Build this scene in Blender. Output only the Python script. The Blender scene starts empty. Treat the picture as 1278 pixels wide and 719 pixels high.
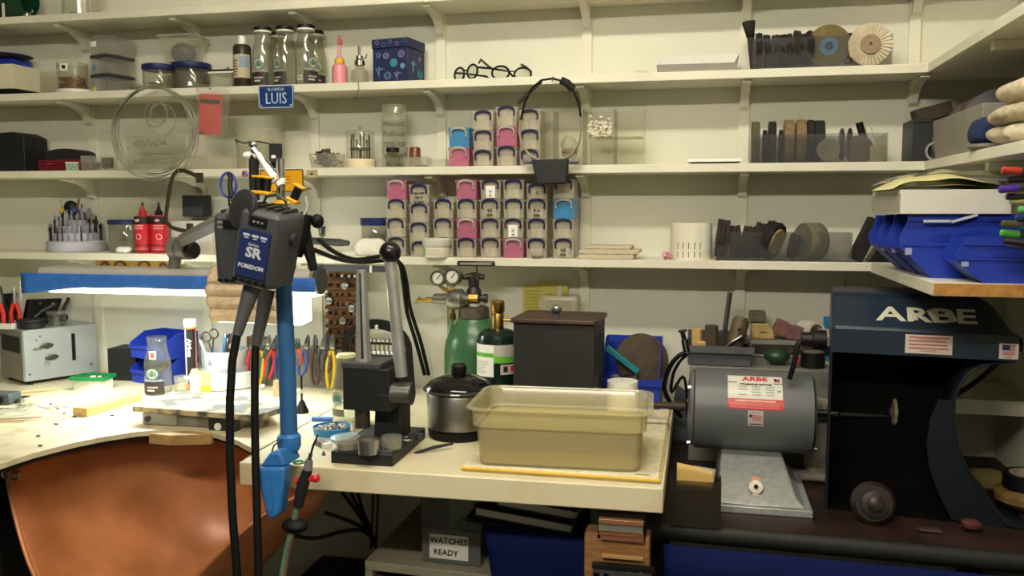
import bpy, bmesh, math, random
from mathutils import Vector, Matrix
sc = bpy.context.scene
col = sc.collection
R = random.Random(11)
PI = math.pi
rad = math.radians

# ---------------------------------------------------------------- camera, light, exposure
CAM_H, YAW, PITCH, FPX = 1.47, rad(12.4), rad(-5.25), 1080.0
cd = bpy.data.cameras.new('camera')
cam = bpy.data.objects.new('camera', cd); col.objects.link(cam)
cam.location = (0, 0, CAM_H)
cam.rotation_euler = (PI/2 + PITCH, 0, YAW)
cd.sensor_width = 36; cd.lens = 36*FPX/1278
sc.camera = cam
cd.clip_start = .02
w = bpy.data.worlds.new('world'); sc.world = w; w.use_nodes = True
w.node_tree.nodes['Background'].inputs[0].default_value = (1, .9, .72, 1)
w.node_tree.nodes['Background'].inputs[1].default_value = .12

def area(name, loc, sx, sy, power, colr, rot=(0, 0, 0)):
    l = bpy.data.lights.new(name, 'AREA'); l.shape = 'RECTANGLE'; l.size = sx; l.size_y = sy
    l.energy = power; l.color = colr
    o = bpy.data.objects.new(name, l); col.objects.link(o); o.location = loc; o.rotation_euler = rot
    return o
WARM = (1, .95, .83)
area('ceiling_tube_light', (-.45, -.46, 2.58), 1.25, .10, 25, WARM, (rad(58), 0, 0))     # fluorescent fixture over the middle of the room
area('ceiling_tube_light', (-.35, 1.20, 2.60), 1.25, .10, 11.5, WARM, (rad(42), 0, 0))     # fluorescent fixture near the benches
area('ceiling_tube_light', (-.45, -.47, 2.58), 1.25, .10, 16, WARM, (rad(-40), 0, 0))    # the rear half of each bare tube
area('ceiling_tube_light', (-.35, 1.19, 2.60), 1.25, .10, 7, WARM, (rad(-40), 0, 0))
sc.view_settings.view_transform = 'Standard'; sc.view_settings.look = 'None'
sc.view_settings.gamma = 1; sc.view_settings.use_curve_mapping = False
sc.view_settings.exposure = .62
sc.cycles.transparent_max_bounces = 40
sc.cycles.max_bounces = 8

# ---------------------------------------------------------------- helpers
_fw = Vector((-math.sin(YAW)*math.cos(PITCH), math.cos(YAW)*math.cos(PITCH), math.sin(PITCH)))
_rt = Vector((math.cos(YAW), math.sin(YAW), 0)); _up = _rt.cross(_fw)
def _ray(px, py): return _fw + _rt*((px-639)/FPX) - _up*((py-359.5)/FPX)
def A(px, py, y):                     # point of the photograph on the vertical plane at depth y
    d = _ray(px, py); return Vector((0, 0, CAM_H)) + d*(y/d.y)
def G(px, py, z):                     # point of the photograph on the level plane at height z
    d = _ray(px, py); return Vector((0, 0, CAM_H)) + d*((z-CAM_H)/d.z)
def B(l, t, r, b, y):                 # a photographed box on plane y: x centre, bottom z, width, height
    m = A((l+r)/2, b, y); k = A((l+r)/2, t, y)
    return m.x, m.z, A(r, (t+b)/2, y).x - A(l, (t+b)/2, y).x, k.z - m.z

def L(c):
    if isinstance(c, str): c = tuple(int(c[i:i+2], 16)/255 for i in (0, 2, 4))
    return tuple(x/12.92 if x <= .04045 else ((x+.055)/1.055)**2.4 for x in c) + (1,)
MATS = {}
def mat(name, c, rough=.55, metal=0, n=0, ns=30, bump=0, c2=None, emit=0, stretch=None, spec=.5, coat=0, thr=(.35, .65)):
    if name in MATS: return MATS[name]
    m = bpy.data.materials.new(name); m.use_nodes = True; nt = m.node_tree; p = nt.nodes['Principled BSDF']
    p.inputs['Roughness'].default_value = rough; p.inputs['Metallic'].default_value = metal
    p.inputs['Specular IOR Level'].default_value = spec; p.inputs['Coat Weight'].default_value = coat
    c = L(c); p.inputs['Base Color'].default_value = c
    if n or bump or c2:
        tc = nt.nodes.new('ShaderNodeTexCoord'); mp = nt.nodes.new('ShaderNodeMapping')
        nt.links.new(tc.outputs['Object'], mp.inputs[0])
        if stretch: mp.inputs['Scale'].default_value = stretch
        t = nt.nodes.new('ShaderNodeTexNoise'); t.inputs['Scale'].default_value = ns; t.inputs['Detail'].default_value = 5
        nt.links.new(mp.outputs[0], t.inputs['Vector'])
        if n or c2:
            r = nt.nodes.new('ShaderNodeValToRGB'); nt.links.new(t.outputs[0], r.inputs[0])
            r.color_ramp.elements[0].position, r.color_ramp.elements[1].position = thr
            d = L(c2) if c2 else tuple(min(1, x*(1+n)) for x in c[:3])+(1,)
            r.color_ramp.elements[0].color = c if c2 else tuple(x*(1-n) for x in c[:3])+(1,)
            r.color_ramp.elements[1].color = d
            nt.links.new(r.outputs[0], p.inputs['Base Color'])
        if bump:
            b = nt.nodes.new('ShaderNodeBump'); b.inputs['Strength'].default_value = bump; b.inputs['Distance'].default_value = .004
            nt.links.new(t.outputs[0], b.inputs['Height']); nt.links.new(b.outputs[0], p.inputs['Normal'])
    if emit:
        p.inputs['Emission Color'].default_value = c; p.inputs['Emission Strength'].default_value = emit
    MATS[name] = m; return m
def clear(name, tint=(1, 1, 1), op=.08, c='d8d8c8', rough=.06, blend=.22):
    """clear plastic or thin glass: tinted see-through, a little body colour, glossy towards grazing angles"""
    if name in MATS: return MATS[name]
    m = bpy.data.materials.new(name); m.use_nodes = True; nt = m.node_tree
    p = nt.nodes['Principled BSDF']; p.inputs['Base Color'].default_value = L(c); p.inputs['Roughness'].default_value = .35
    t = nt.nodes.new('ShaderNodeBsdfTransparent'); t.inputs[0].default_value = L(tint)
    g = nt.nodes.new('ShaderNodeBsdfGlossy'); g.inputs['Roughness'].default_value = rough
    m1 = nt.nodes.new('ShaderNodeMixShader'); m1.inputs[0].default_value = op
    nt.links.new(t.outputs[0], m1.inputs[1]); nt.links.new(p.outputs[0], m1.inputs[2])
    lw = nt.nodes.new('ShaderNodeLayerWeight'); lw.inputs[0].default_value = .5
    pw = nt.nodes.new('ShaderNodeMath'); pw.operation = 'POWER'; pw.inputs[1].default_value = 3.5; nt.links.new(lw.outputs['Facing'], pw.inputs[0])
    sc_ = nt.nodes.new('ShaderNodeMath'); sc_.operation = 'MULTIPLY_ADD'; sc_.inputs[1].default_value = 2.6*blend; sc_.inputs[2].default_value = .04; nt.links.new(pw.outputs[0], sc_.inputs[0])
    m2 = nt.nodes.new('ShaderNodeMixShader'); nt.links.new(sc_.outputs[0], m2.inputs[0])
    nt.links.new(m1.outputs[0], m2.inputs[1]); nt.links.new(g.outputs[0], m2.inputs[2])
    nt.links.new(m2.outputs[0], nt.nodes['Material Output'].inputs[0])
    MATS[name] = m; return m

class M:
    """collects geometry for ONE mesh"""
    def __init__(s): s.v = []; s.f = []
    def add(s, v, f):
        n = len(s.v); s.v += [tuple(q) for q in v]; s.f += [tuple(i+n for i in g) for g in f]; return s
    def box(s, x0, x1, y0, y1, z0, z1, tx=1, ty=1):      # tx, ty: scale of the top about its middle
        cx, cy = (x0+x1)/2, (y0+y1)/2
        T_ = lambda x, y: (cx+(x-cx)*tx, cy+(y-cy)*ty)
        v = [(x, y, z0) for x, y in ((x0, y0), (x1, y0), (x1, y1), (x0, y1))] + [T_(x, y)+(z1,) for x, y in ((x0, y0), (x1, y0), (x1, y1), (x0, y1))]
        return s.add(v, [(3, 2, 1, 0), (4, 5, 6, 7), (0, 1, 5, 4), (1, 2, 6, 5), (2, 3, 7, 6), (3, 0, 4, 7)])
    def cb(s, w, d, h, z0=0, x=0, y=0, tx=1, ty=1): return s.box(x-w/2, x+w/2, y-d/2, y+d/2, z0, z0+h, tx, ty)
    def tray(s, w, d, h, t=.002, tw=1, td=1, z0=0):        # open box with thickness, widening upwards by tw, td
        a, b = w/2, d/2
        ring = lambda a, b, z: [(-a, -b, z), (a, -b, z), (a, b, z), (-a, b, z)]
        v = ring(a, b, z0)+ring(a*tw, b*td, z0+h)+ring(a*tw-t, b*td-t, z0+h)+ring(a-t, b-t, z0+t)
        f = [(3, 2, 1, 0), (12, 13, 14, 15)]
        for k in range(3):
            for i in range(4):
                j = (i+1) % 4; f.append((4*k+i, 4*k+j, 4*k+4+j, 4*k+4+i))
        return s.add(v, f)
    def lathe(s, prof, n=24, c=(0, 0, 0), ax='z'):
        v = []; f = []
        for r, z in prof:
            for i in range(n):
                a = 2*PI*i/n; x, y = r*math.cos(a), r*math.sin(a)
                q = (x, y, z) if ax == 'z' else ((z, x, y) if ax == 'x' else (y, z, x))
                v.append((q[0]+c[0], q[1]+c[1], q[2]+c[2]))
        for k in range(len(prof)-1):
            for i in range(n):
                j = (i+1) % n; f.append((k*n+i, k*n+j, k*n+n+j, k*n+n+i))
        if prof[0][0] > 1e-5: f.append(tuple(range(n-1, -1, -1)))
        if prof[-1][0] > 1e-5: k = (len(prof)-1)*n; f.append(tuple(range(k, k+n)))
        return s.add(v, f)
    def cyl(s, r, z0, z1, n=20, c=(0, 0, 0), ax='z', r2=None): return s.lathe([(r, z0), (r if r2 is None else r2, z1)], n, c, ax)
    def cup(s, r0, r1, h, t=.002, n=24, c=(0, 0, 0)):      # open round vessel
        return s.lathe([(r0-.0001, 0), (r0, 0), (r1, h), (r1-t, h), (r0-t, t), (1e-6, t)], n, c)
    def ring(s, ro, ri, z0, z1, n=28, c=(0, 0, 0), ax='z'):
        k = len(s.v); m2 = M().lathe([(ri, z0), (ro, z0), (ro, z1), (ri, z1), (ri, z0)], n, c, ax)
        m2.f = [g for g in m2.f if len(g) == 4]
        return s.add(m2.v, m2.f)
    def tube(s, pts, r, n=8, closed=False, flat=None):     # flat=(a,b): elliptical section
        P = [Vector(p) for p in pts]; N = len(P); v = []; f = []
        up = None
        for i, p in enumerate(P):
            if closed: t = P[(i+1) % N]-P[i-1]
            else: t = P[min(i+1, N-1)]-P[max(i-1, 0)]
            t.normalize()
            if up is None:
                up = Vector((0, 0, 1)) if abs(t.z) < .9 else Vector((0, 1, 0))
            a = t.cross(up).normalized(); b = a.cross(t).normalized(); up = b
            rr = r[i] if isinstance(r, (list, tuple)) else r
            for k in range(n):
                g = 2*PI*k/n; ca, cb = math.cos(g)*rr, math.sin(g)*rr
                if flat: ca *= flat[0]; cb *= flat[1]
                v.append(p+a*ca+b*cb)
        for i in range(N if closed else N-1):
            o, q = i*n, ((i+1) % N)*n
            for k in range(n):
                j = (k+1) % n; f.append((o+k, o+j, q+j, q+k))
        if not closed: f += [tuple(range(n-1, -1, -1)), tuple(range((N-1)*n, N*n))]
        return s.add(v, f)
    def prism(s, poly, a0, a1, ax='y'):                    # poly in the two other axes: y -> (x,z), x -> (y,z), z -> (x,y)
        n = len(poly)
        q = (lambda u, w_, a: (u, a, w_)) if ax == 'y' else ((lambda u, w_, a: (a, u, w_)) if ax == 'x' else (lambda u, w_, a: (u, w_, a)))
        v = [q(u, w_, a0) for u, w_ in poly]+[q(u, w_, a1) for u, w_ in poly]
        f = [tuple(range(n-1, -1, -1)), tuple(range(n, 2*n))]+[(i, (i+1) % n, n+(i+1) % n, n+i) for i in range(n)]
        return s.add(v, f)
    def ball(s, c, r, n=12, k=(1, 1, 1), jit=0):
        m = n//2; v = []; f = []
        for i in range(m+1):
            ph = PI*i/m-PI/2
            for j in range(n):
                a = 2*PI*j/n; q = r*(1+(R.uniform(-jit, jit) if 0 < i < m else 0))
                v.append((c[0]+q*k[0]*math.cos(ph)*math.cos(a), c[1]+q*k[1]*math.cos(ph)*math.sin(a), c[2]+q*k[2]*math.sin(ph)))
        for i in range(m):
            for j in range(n): f.append((i*n+j, i*n+(j+1) % n, (i+1)*n+(j+1) % n, (i+1)*n+j))
        return s.add(v, f)
    def torus(s, c, ro, ri, ax='z', n=32, m=8, k=(1, 1)):
        pts = []
        for i in range(n):
            a = 2*PI*i/n; u, w_ = ro*k[0]*math.cos(a), ro*k[1]*math.sin(a)
            pts.append((c[0]+u, c[1]+w_, c[2]) if ax == 'z' else ((c[0]+u, c[1], c[2]+w_) if ax == 'y' else (c[0], c[1]+u, c[2]+w_)))
        return s.tube(pts, ri, m, True)
    def grid(s, fn, nu, nv, thick=0):
        v = [fn(i/nu, j/nv) for j in range(nv+1) for i in range(nu+1)]
        return s.add(v, [(j*(nu+1)+i, j*(nu+1)+i+1, (j+1)*(nu+1)+i+1, (j+1)*(nu+1)+i) for j in range(nv) for i in range(nu)])
    def xf(s, mtx, i0=0):
        s.v = s.v[:i0]+[tuple(mtx @ Vector(q)) for q in s.v[i0:]]; return s
def rotm(deg, ax='Z', c=(0, 0, 0)):
    c = Vector(c); return Matrix.Translation(c) @ Matrix.Rotation(rad(deg), 4, ax) @ Matrix.Translation(-c)

def O(name, m, mt, parent=None, loc=(0, 0, 0), rz=0, rot=None, bev=0, sharp=35, solid=0, kind=None, label=None):
    me = bpy.data.meshes.new(name); me.from_pydata(m.v, [], m.f)
    b = bmesh.new(); b.from_mesh(me); bmesh.ops.remove_doubles(b, verts=b.verts, dist=2e-6)
    bmesh.ops.recalc_face_normals(b, faces=b.faces); b.to_mesh(me); b.free()
    me.polygons.foreach_set('use_smooth', [True]*len(me.polygons)); me.set_sharp_from_angle(angle=rad(sharp))
    me.materials.append(mt)
    o = bpy.data.objects.new(name, me); col.objects.link(o)
    if parent: o.parent = parent
    o.location = loc; o.rotation_euler = rot if rot else (0, 0, rz)
    if solid:
        s_ = o.modifiers.new('thickness', 'SOLIDIFY'); s_.thickness = solid; s_.offset = 0
    if bev:
        s_ = o.modifiers.new('edge', 'BEVEL'); s_.width = bev; s_.segments = 2; s_.limit_method = 'ANGLE'; s_.angle_limit = rad(40)
    if kind: o['kind'] = kind
    if label: o['label'] = label
    return o
def tag(o, label, cat, group=None):
    o['label'] = label; o['category'] = cat
    if group: o['group'] = group
    return o
def T(name, label, cat, loc=(0, 0, 0), rz=0, group=None, rot=None):     # an Empty at the thing's base, parent of its parts
    o = bpy.data.objects.new(name, None); col.objects.link(o); o.empty_display_size = .05
    o.location = loc; o.rotation_euler = rot if rot else (0, 0, rz)
    return tag(o, label, cat, group)
def one(name, m, mt, label, cat, loc=(0, 0, 0), rz=0, group=None, **k):  # a thing that is one mesh
    return tag(O(name, m, mt, None, loc, rz, **k), label, cat, group)
def dup(root, loc, rz=None, label=None, rot=None):
    """copy a thing, its parts and their sub-parts"""
    def cp(o, par):
        c = o.copy(); col.objects.link(c)
        if par: c.parent = par
        for ch in o.children: cp(ch, c)
        return c
    c = cp(root, None); c.location = loc
    if rz is not None: c.rotation_euler = (0, 0, rz)
    if rot is not None: c.rotation_euler = rot
    if label: c['label'] = label
    return c
def txt(s, size, mt, parent, loc, rot=(PI/2, 0, 0), name='lettering', ext=.0004, wrap=0, sx=1, align='CENTER', shear=0, bold=0):
    """lettering as a mesh part; wrap bends it round a cylinder of that radius"""
    cu = bpy.data.curves.new('t', 'FONT'); cu.body = s; cu.size = size; cu.extrude = ext; cu.align_x = align; cu.align_y = 'CENTER'
    cu.resolution_u = 2; cu.shear = shear; cu.offset = bold
    ob = bpy.data.objects.new('t', cu); col.objects.link(ob)
    me = bpy.data.meshes.new_from_object(ob.evaluated_get(bpy.context.evaluated_depsgraph_get()))
    bpy.data.objects.remove(ob); bpy.data.curves.remove(cu)
    for v in me.vertices:
        v.co.x *= sx
        if wrap:
            a = v.co.x/wrap; v.co = Vector((math.sin(a)*(wrap+v.co.z), v.co.y, (wrap+v.co.z)*math.cos(a)-wrap))
    me.materials.clear(); me.materials.append(mt); me.name = name
    o = bpy.data.objects.new(name, me); col.objects.link(o); o.parent = parent; o.location = loc; o.rotation_euler = rot
    return o
def arc(cx, cy, r, a0, a1, n): return [(cx+r*math.cos(rad(a0+(a1-a0)*i/n)), cy+r*math.sin(rad(a0+(a1-a0)*i/n))) for i in range(n+1)]
def patch(r, a0, a1, z0, z1, n=12):                      # curved sticker on a cylinder about z; angles in degrees, -90 faces the camera
    return M().grid(lambda u, v: (r*math.cos(rad(a0+(a1-a0)*u)), r*math.sin(rad(a0+(a1-a0)*u)), z0+(z1-z0)*v), n, 1)

# ---------------------------------------------------------------- common materials
white_paint = mat('white_paint', 'dedac6', .5, n=.05, ns=6, bump=.05)
wall_paint = mat('wall_paint', 'd8d6c4', .6, n=.03, ns=3, bump=.04)
black = mat('black_plastic', '0d0d0e', .45, spec=.35)
dblack = mat('black_rubber', '080808', .6, spec=.25)
dgrey = mat('dark_grey_plastic', '34353a', .5, n=.1, ns=60)
grey = mat('grey_plastic', '6c6d70', .5)
white = mat('white_plastic', 'e6e3da', .4)
cream = mat('cream_plastic', 'e4d8b4', .45)
chrome = mat('chrome', 'c8c8c8', .12, 1)
steel = mat('steel', '9a9a98', .3, 1, n=.15, ns=40)
brass = mat('brass', 'b0924e', .3, 1, n=.15, ns=50)
navy = mat('navy_plastic', '1a2458', .4)
bluebin = mat('blue_bin_plastic', '1c36a2', .4)
red = mat('red_plastic', 'c8202a', .4)
paper = mat('white_paper', 'eceadf', .7)
wood = mat('pale_wood', 'c9a468', .6, n=.18, ns=14, stretch=(1, 8, 8))
brownwood = mat('brown_wood', '6b4626', .6, n=.3, ns=14, stretch=(8, 8, 1))
glass = clear('clear_glass', (.965, .965, .95), .03, 'cfd2c0', .04, .24)
plastic = clear('clear_plastic', (.985, .985, .97), .11, 'e4e0d0', .12, .15)
smoky = clear('smoky_plastic', (.85, .84, .78), .25, '8a8776', .15, .2)
frost = clear('frosted_plastic', (.96, .95, .90), .30, 'd2cebb', .3, .12)
ink = mat('black_ink', '15151a', .6)
SH = {1: 2.050, 2: 1.820, 3: 1.585, 4: 1.335}           # shelf tops
SF, WALL = 2.30, 2.46
RWX = .764                                                # right wall
BZ, TZ = .935, .82                                         # bench top, machine table top
# ================================================================ room
O('floor', M().box(-5.1, 1.0, -4.2, 2.6, -.1, 0), mat('floor_concrete', '4a4642', .7, n=.1, ns=4), kind='structure')
O('ceiling', M().box(-5.1, 1.0, -4.2, 2.6, 2.66, 2.76), white_paint, kind='structure')
O('wall_back', M().box(-5.1, 1.0, WALL, 2.6, 0, 2.66), wall_paint, kind='structure')
O('wall_right', M().box(RWX, 1.0, -4.2, WALL, 0, 2.66), wall_paint, kind='structure')
O('wall_left', M().box(-5.1, -5.0, -4.2, WALL, 0, 2.66), wall_paint, kind='structure')
O('wall_front', M().box(-5.0, RWX, -4.2, -4.1, 0, 2.66), wall_paint, kind='structure')
lamp_white = mat('lamp_tube', 'fff2d0', .4, emit=5)
for i, (x, y) in enumerate(((-.45, -.46), (-.35, 1.20))):
    f = T('ceiling_light', ('long fluorescent ceiling light over the middle of the room', 'long fluorescent ceiling light over the workbenches')[i], 'ceiling light', (x, y, 2.66), group='ceiling lights')
    O('housing', M().box(-.65, .65, -.09, .09, -.045, 0, 1.04, 1.3), white, f)
    for s in (-.06, .06): O('tube', M().cyl(.013, -.6, .6, 12, (0, s, -.060), 'x'), lamp_white, f)
# wall shelves: white boards on painted brackets
BRX = [A(p, 160, WALL).x for p in (115, 253, 394, 552, 732, 928, 1136)]
names = {1: 'topmost white wall shelf, cut by the top of the picture', 2: 'white wall shelf with glass bottles, second from the top',
         3: 'white wall shelf with the navy license plate hanging above it, third from the top', 4: 'lowest white wall shelf, right above the workbench'}
names[3] = 'white wall shelf carrying the upper storage boxes and the glass dome, third from the top'
def bracket(x, z):
    p = [(WALL-.011, z), (WALL-.14, z), (WALL-.14, z-.008)]
    p += [(WALL-.140+.118*math.sin(rad(a)), z-.056+.048*math.cos(rad(a))) for a in range(0, 91, 15)]
    p.append((WALL-.011, z-.064))
    return M().prism(p, x-.011, x+.011, 'x')
for k in (1, 2, 3, 4):
    x1 = .525 if k < 4 else .413
    t = T('wall_shelf', names[k], 'shelf', (0, 0, 0), group='long wall shelves')
    O('board', M().prism([(-3.3, SF), (x1, SF), (RWX-.002, SF), (RWX-.002, WALL-.001), (-3.3, WALL-.001)], SH[k]-.022, SH[k], 'z'), white_paint, t, bev=.0015)
    for x in BRX:
        O('bracket', bracket(x, SH[k]-.0225), white_paint, t)
for i, x in enumerate(BRX):
    O('trim_%d' % (i+1), M().box(x-.014, x+.014, WALL-.010, WALL, .93, 2.35), white_paint, kind='structure')
for k, y0, lab in ((2, .4, 'white side shelf with a sloping edge at the top right corner'), (3, .4, 'white side shelf holding the grey tub and folded beige cloths')):
    t = T('side_shelf', lab, 'shelf', (0, 0, 0), group='side shelves on the right wall')
    O('board', M().box(.525, RWX-.002, y0, SF-.001, SH[k]-.022, SH[k]), white_paint, t, bev=.0015)
    for y in (1.0, 1.9): O('bracket', M().box(.55, RWX-.002, y-.011, y+.011, SH[k]-.04, SH[k]-.0225), white_paint, t)
raw = mat('raw_board_edge', 'b07c3c', .7, n=.25, ns=60)
t = T('side_shelf', 'white side shelf with a raw brown end holding the large blue bins', 'shelf', (0, 0, 0), group='side shelves on the right wall')
O('board', M().box(.413, RWX-.002, 1.70, SF-.001, SH[4]-.024, SH[4]), white_paint, t, bev=.0008)
O('raw_edge', M().box(.4135, RWX-.002, 1.697, 1.700, SH[4]-.0235, SH[4]-.0005), raw, t, label='raw brown chipboard edge')
O('bracket', M().box(.60, RWX-.002, 2.1, 2.122, SH[4]-.05, SH[4]-.0245), white_paint, t)
# low white ledge behind the polishing hood
one('wall_ledge', M().box(.46, RWX-.002, 2.20, WALL-.011, .985, 1.02), white_paint, 'low white ledge on the wall behind the dark polishing hood', 'ledge')
# hook in the wall under the lowest shelf
p = A(1054, 356, WALL)
m = M().tube([(0, 0, .012), (0, -.012, .012), (0, -.016, .004), (.006, -.014, -.012), (.010, -.012, -.018)], .0025, 8)
one('wall_hook', m, steel, 'small metal hook screwed into the wall above the polishing motor', 'hook', p)
# right workbench: thick white top; left jeweller's bench: thin top with a rounded cut-out
bench = T('workbench', 'thick white painted workbench carrying the press and the water tank', 'workbench', (0, 0, 0))
fr = G(828, 610, BZ); fl_ = G(298, 577, BZ)
bench_top = mat('bench_top', 'd9cfae', .42, c2='c2a36c', ns=5, thr=(.50, .80))
O('worktop', M().prism([(fr.x, fr.y), (fr.x-.004, 2.448), (fl_.x-.02, 2.448), (fl_.x, fl_.y)], BZ-.05, BZ, 'z'), bench_top, bench, bev=.003)
for x, y in ((-.22, 2.36), (-.80, 2.39)): O('leg', M().cb(.07, .07, BZ-.05, 0, x, y), white_paint, bench)
jb = T('jewellers_bench', 'thin white-topped bench with a rounded cut-out below the desk lamp', 'workbench', (0, 0, 0))
CUT = [G(px, py, BZ) for px, py in ((-90, 612), (-40, 592), (0, 579), (40, 566), (90, 553), (130, 545), (170, 539), (205, 536), (240, 537), (270, 541), (297, 550), (318, 563))]
bt2 = mat('bench_top_white', 'cfc4a2', .42, c2='a8966c', ns=14, thr=(.54, .78))
O('worktop', M().prism([(fl_.x-.004, fl_.y+.03), (fl_.x-.0225, 2.448), (-3.29, 2.448), (-3.29, 1.50)]+[(p.x, p.y) for p in CUT[:-1]]+[(fl_.x-.004, CUT[-1].y)], BZ-.012, BZ-.0002, 'z'), bt2, jb)
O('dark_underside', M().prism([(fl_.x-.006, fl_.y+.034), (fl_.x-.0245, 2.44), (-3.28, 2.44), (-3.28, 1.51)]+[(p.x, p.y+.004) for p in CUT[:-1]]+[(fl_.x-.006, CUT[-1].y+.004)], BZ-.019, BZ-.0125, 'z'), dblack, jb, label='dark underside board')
for x, y in ((-2.2, 2.36), (-3.2, 1.6), (-3.2, 2.36)): O('leg', M().cb(.07, .07, BZ-.0195, 0, x, y), white_paint, jb)
# machine table, dark, with a blue cloth skirt
tab = T('machine_table', 'dark machine table with a rounded black front edge under the polishing motor', 'table', (0, 0, 0))
tl, tr = G(800, 655, TZ), G(1290, 694, TZ)
tabtop = mat('table_top', '2c1c18', .45, n=.4, ns=12)
O('tabletop', M().prism([(-.14, tl.y+.03), (RWX-.003, tr.y+.005), (RWX-.003, 2.44), (-.14, 2.44)], TZ-.04, TZ, 'z'), tabtop, tab)
O('edge_trim', M().tube([(-.14, tl.y+.03, TZ-.018), (RWX-.003, tr.y+.005, TZ-.018)], .019, 16, flat=(.8, 1)), mat('table_edge', '0f0e0d', .65), tab)
for x in (-.1, .7):
    for y in (1.9, 2.4): O('leg', M().cb(.05, .05, TZ-.04, 0, x, y), black, tab)
cloth = mat('blue_cloth', '0d1746', .8, spec=.1, n=.15, ns=120, bump=.1)
def skirt(u, v):
    x = -.065+(.80)*u*1.02; y0 = tl.y+.03+(tr.y-tl.y-.025)*u
    return (min(x, RWX-.006), y0-.030+.006*math.sin(u*26)*v+.004*math.sin(u*61+1)*v, TZ-.037-.5*v)
one('cloth_skirt', M().grid(skirt, 60, 8), cloth, 'dark blue cloth hanging from the machine table edge', 'cloth', solid=.002)
def skirt2(u, v):
    a = G(612, 652, .78) if False else None
    return (-.46+.36*u-.02*(1-u)*0+(.075*v*(1-u)), 1.80+.006*math.sin(u*20)*v, .775-.5*v-.012*u)
one('cloth_skirt', M().grid(skirt2, 24, 8), cloth, 'dark blue cloth hanging below the bench beside the watch bin', 'cloth', solid=.002)
# ================================================================ top shelf (only the bottoms of things show)
x, z, w_, h = B(-14, -30, 40, 14, 2.36)
t = T('fabric_pouch', 'dark green shiny pouch with a clip at the left end of the topmost shelf', 'pouch', (x, 2.37, SH[1]))
green_s = mat('green_satin', '16422c', .3, n=.2, ns=20)
O('body', M().grid(lambda u, v: ((u-.5)*.13, -.04*math.sin(PI*v)*1-.004*math.sin(9*u), .12*v+.003*math.sin(8*u)), 16, 8).grid(lambda u, v: ((u-.5)*.13, .04*math.sin(PI*v), .12*v+.003*math.sin(8*u)), 16, 8), green_s, t)
O('stripe', M().cb(.006, .005, .04, .004, -.035, -.034).cb(.006, .005, .045, .004, .0, -.038), white, t, label='white stripes')
O('clip', M().ball((.068, -.02, .014), .011, 10).tube([(.066, -.02, .014), (.088, -.02, .026)], .004), chrome, t, label='shiny metal clip')
x, z, w_, h = B(72, -40, 123, 12, 2.37)
t = T('round_container', 'clear round container with brown bits on the topmost shelf', 'container', (x, 2.385, SH[1]))
O('body', M().cup(.054, .055, .11), plastic, t)
m = M()
for i in range(26):
    a, r_ = R.uniform(0, 6.3), R.uniform(0, .042); m.ball((r_*math.cos(a), r_*math.sin(a), .006+R.uniform(0, .012)), .006, 6, (1.4, .8, .6))
O('contents', m, mat('brown_bits', '77603f', .7, n=.3), t, kind='stuff')

# ================================================================ second shelf
Y2 = 2.335
# white box with blue bag on top, on a dark tray
x, z, w_, h = B(-40, 72, 26, 106, 2.32)
t = T('card_box', 'cream cardboard box at the left end of the second shelf, on a black tray', 'box', (-2.155, 2.375, SH[2]+.018))
O('body', M().cb(.15, .12, .075), mat('cream_card', 'd9d2b6', .6), t, bev=.001)
one('flat_tray', M().tray(.20, .13, .016, .003, 1.05, 1.05), black, 'flat black tray under the cream cardboard box', 'tray', (-2.17, 2.378, SH[2]+.0005))
one('blue_case', M().cb(.14, .10, .020, 0, tx=.9, ty=.8), mat('blue_vinyl', '1b2f9a', .4), 'flat blue case lying on the cream cardboard box', 'case', (-2.165, 2.375, SH[2]+.0935), bev=.004)
one('dark_dish', M().lathe([(.03, 0), (.07, .008), (.085, .014), (.08, .016), (.03, .006)], 24), dgrey, 'thin dark dish lying on the blue case at the left edge', 'dish', (-2.165, 2.375, SH[2]+.114))
# white lid with a clear cup of brown bits
x, z, w_, h = B(52, 100, 111, 111, 2.32)
one('white_plate', M().lathe([(.058, 0), (.062, .003), (.062, .011), (.057, .014), (1e-6, .014)], 32), white, 'flat round white plate lying under the clear cup of brown shavings', 'plate', (x, 2.375, SH[2]))
x2 = A(86, 100, 2.36).x
t = T('clear_cup', 'clear cup half full of brown shavings, standing on a flat white plate', 'cup', (x2, 2.378, SH[2]+.0145))
O('body', M().cup(.042, .046, .082), glass, t)
m = M()
for i in range(190):
    a, r_ = R.uniform(0, 6.3), .036*math.sqrt(R.random()); c = Vector((r_*math.cos(a), r_*math.sin(a), .004+R.uniform(0, .034)))
    d = Vector((R.uniform(-1, 1), R.uniform(-1, 1), R.uniform(-.3, .3)))*.007; m.tube([c-d, c+d], .0035, 5)
O('shavings', m, mat('copper_bits', '8c5a38', .5, n=.3), t, kind='stuff')
O('sticker', patch(.0462, -100, -68, .055, .077), paper, t, label='white oval sticker'); O('sticker_print', patch(.0466, -90, -76, .060, .071), ink, t, label='dark print on the sticker')
one('framed_card', M().cb(.07, .006, .085), frost, 'small pale frosted panel leaning behind the cream cardboard box', 'panel', (A(58, 95, 2.42).x, 2.43, SH[2]))
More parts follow.
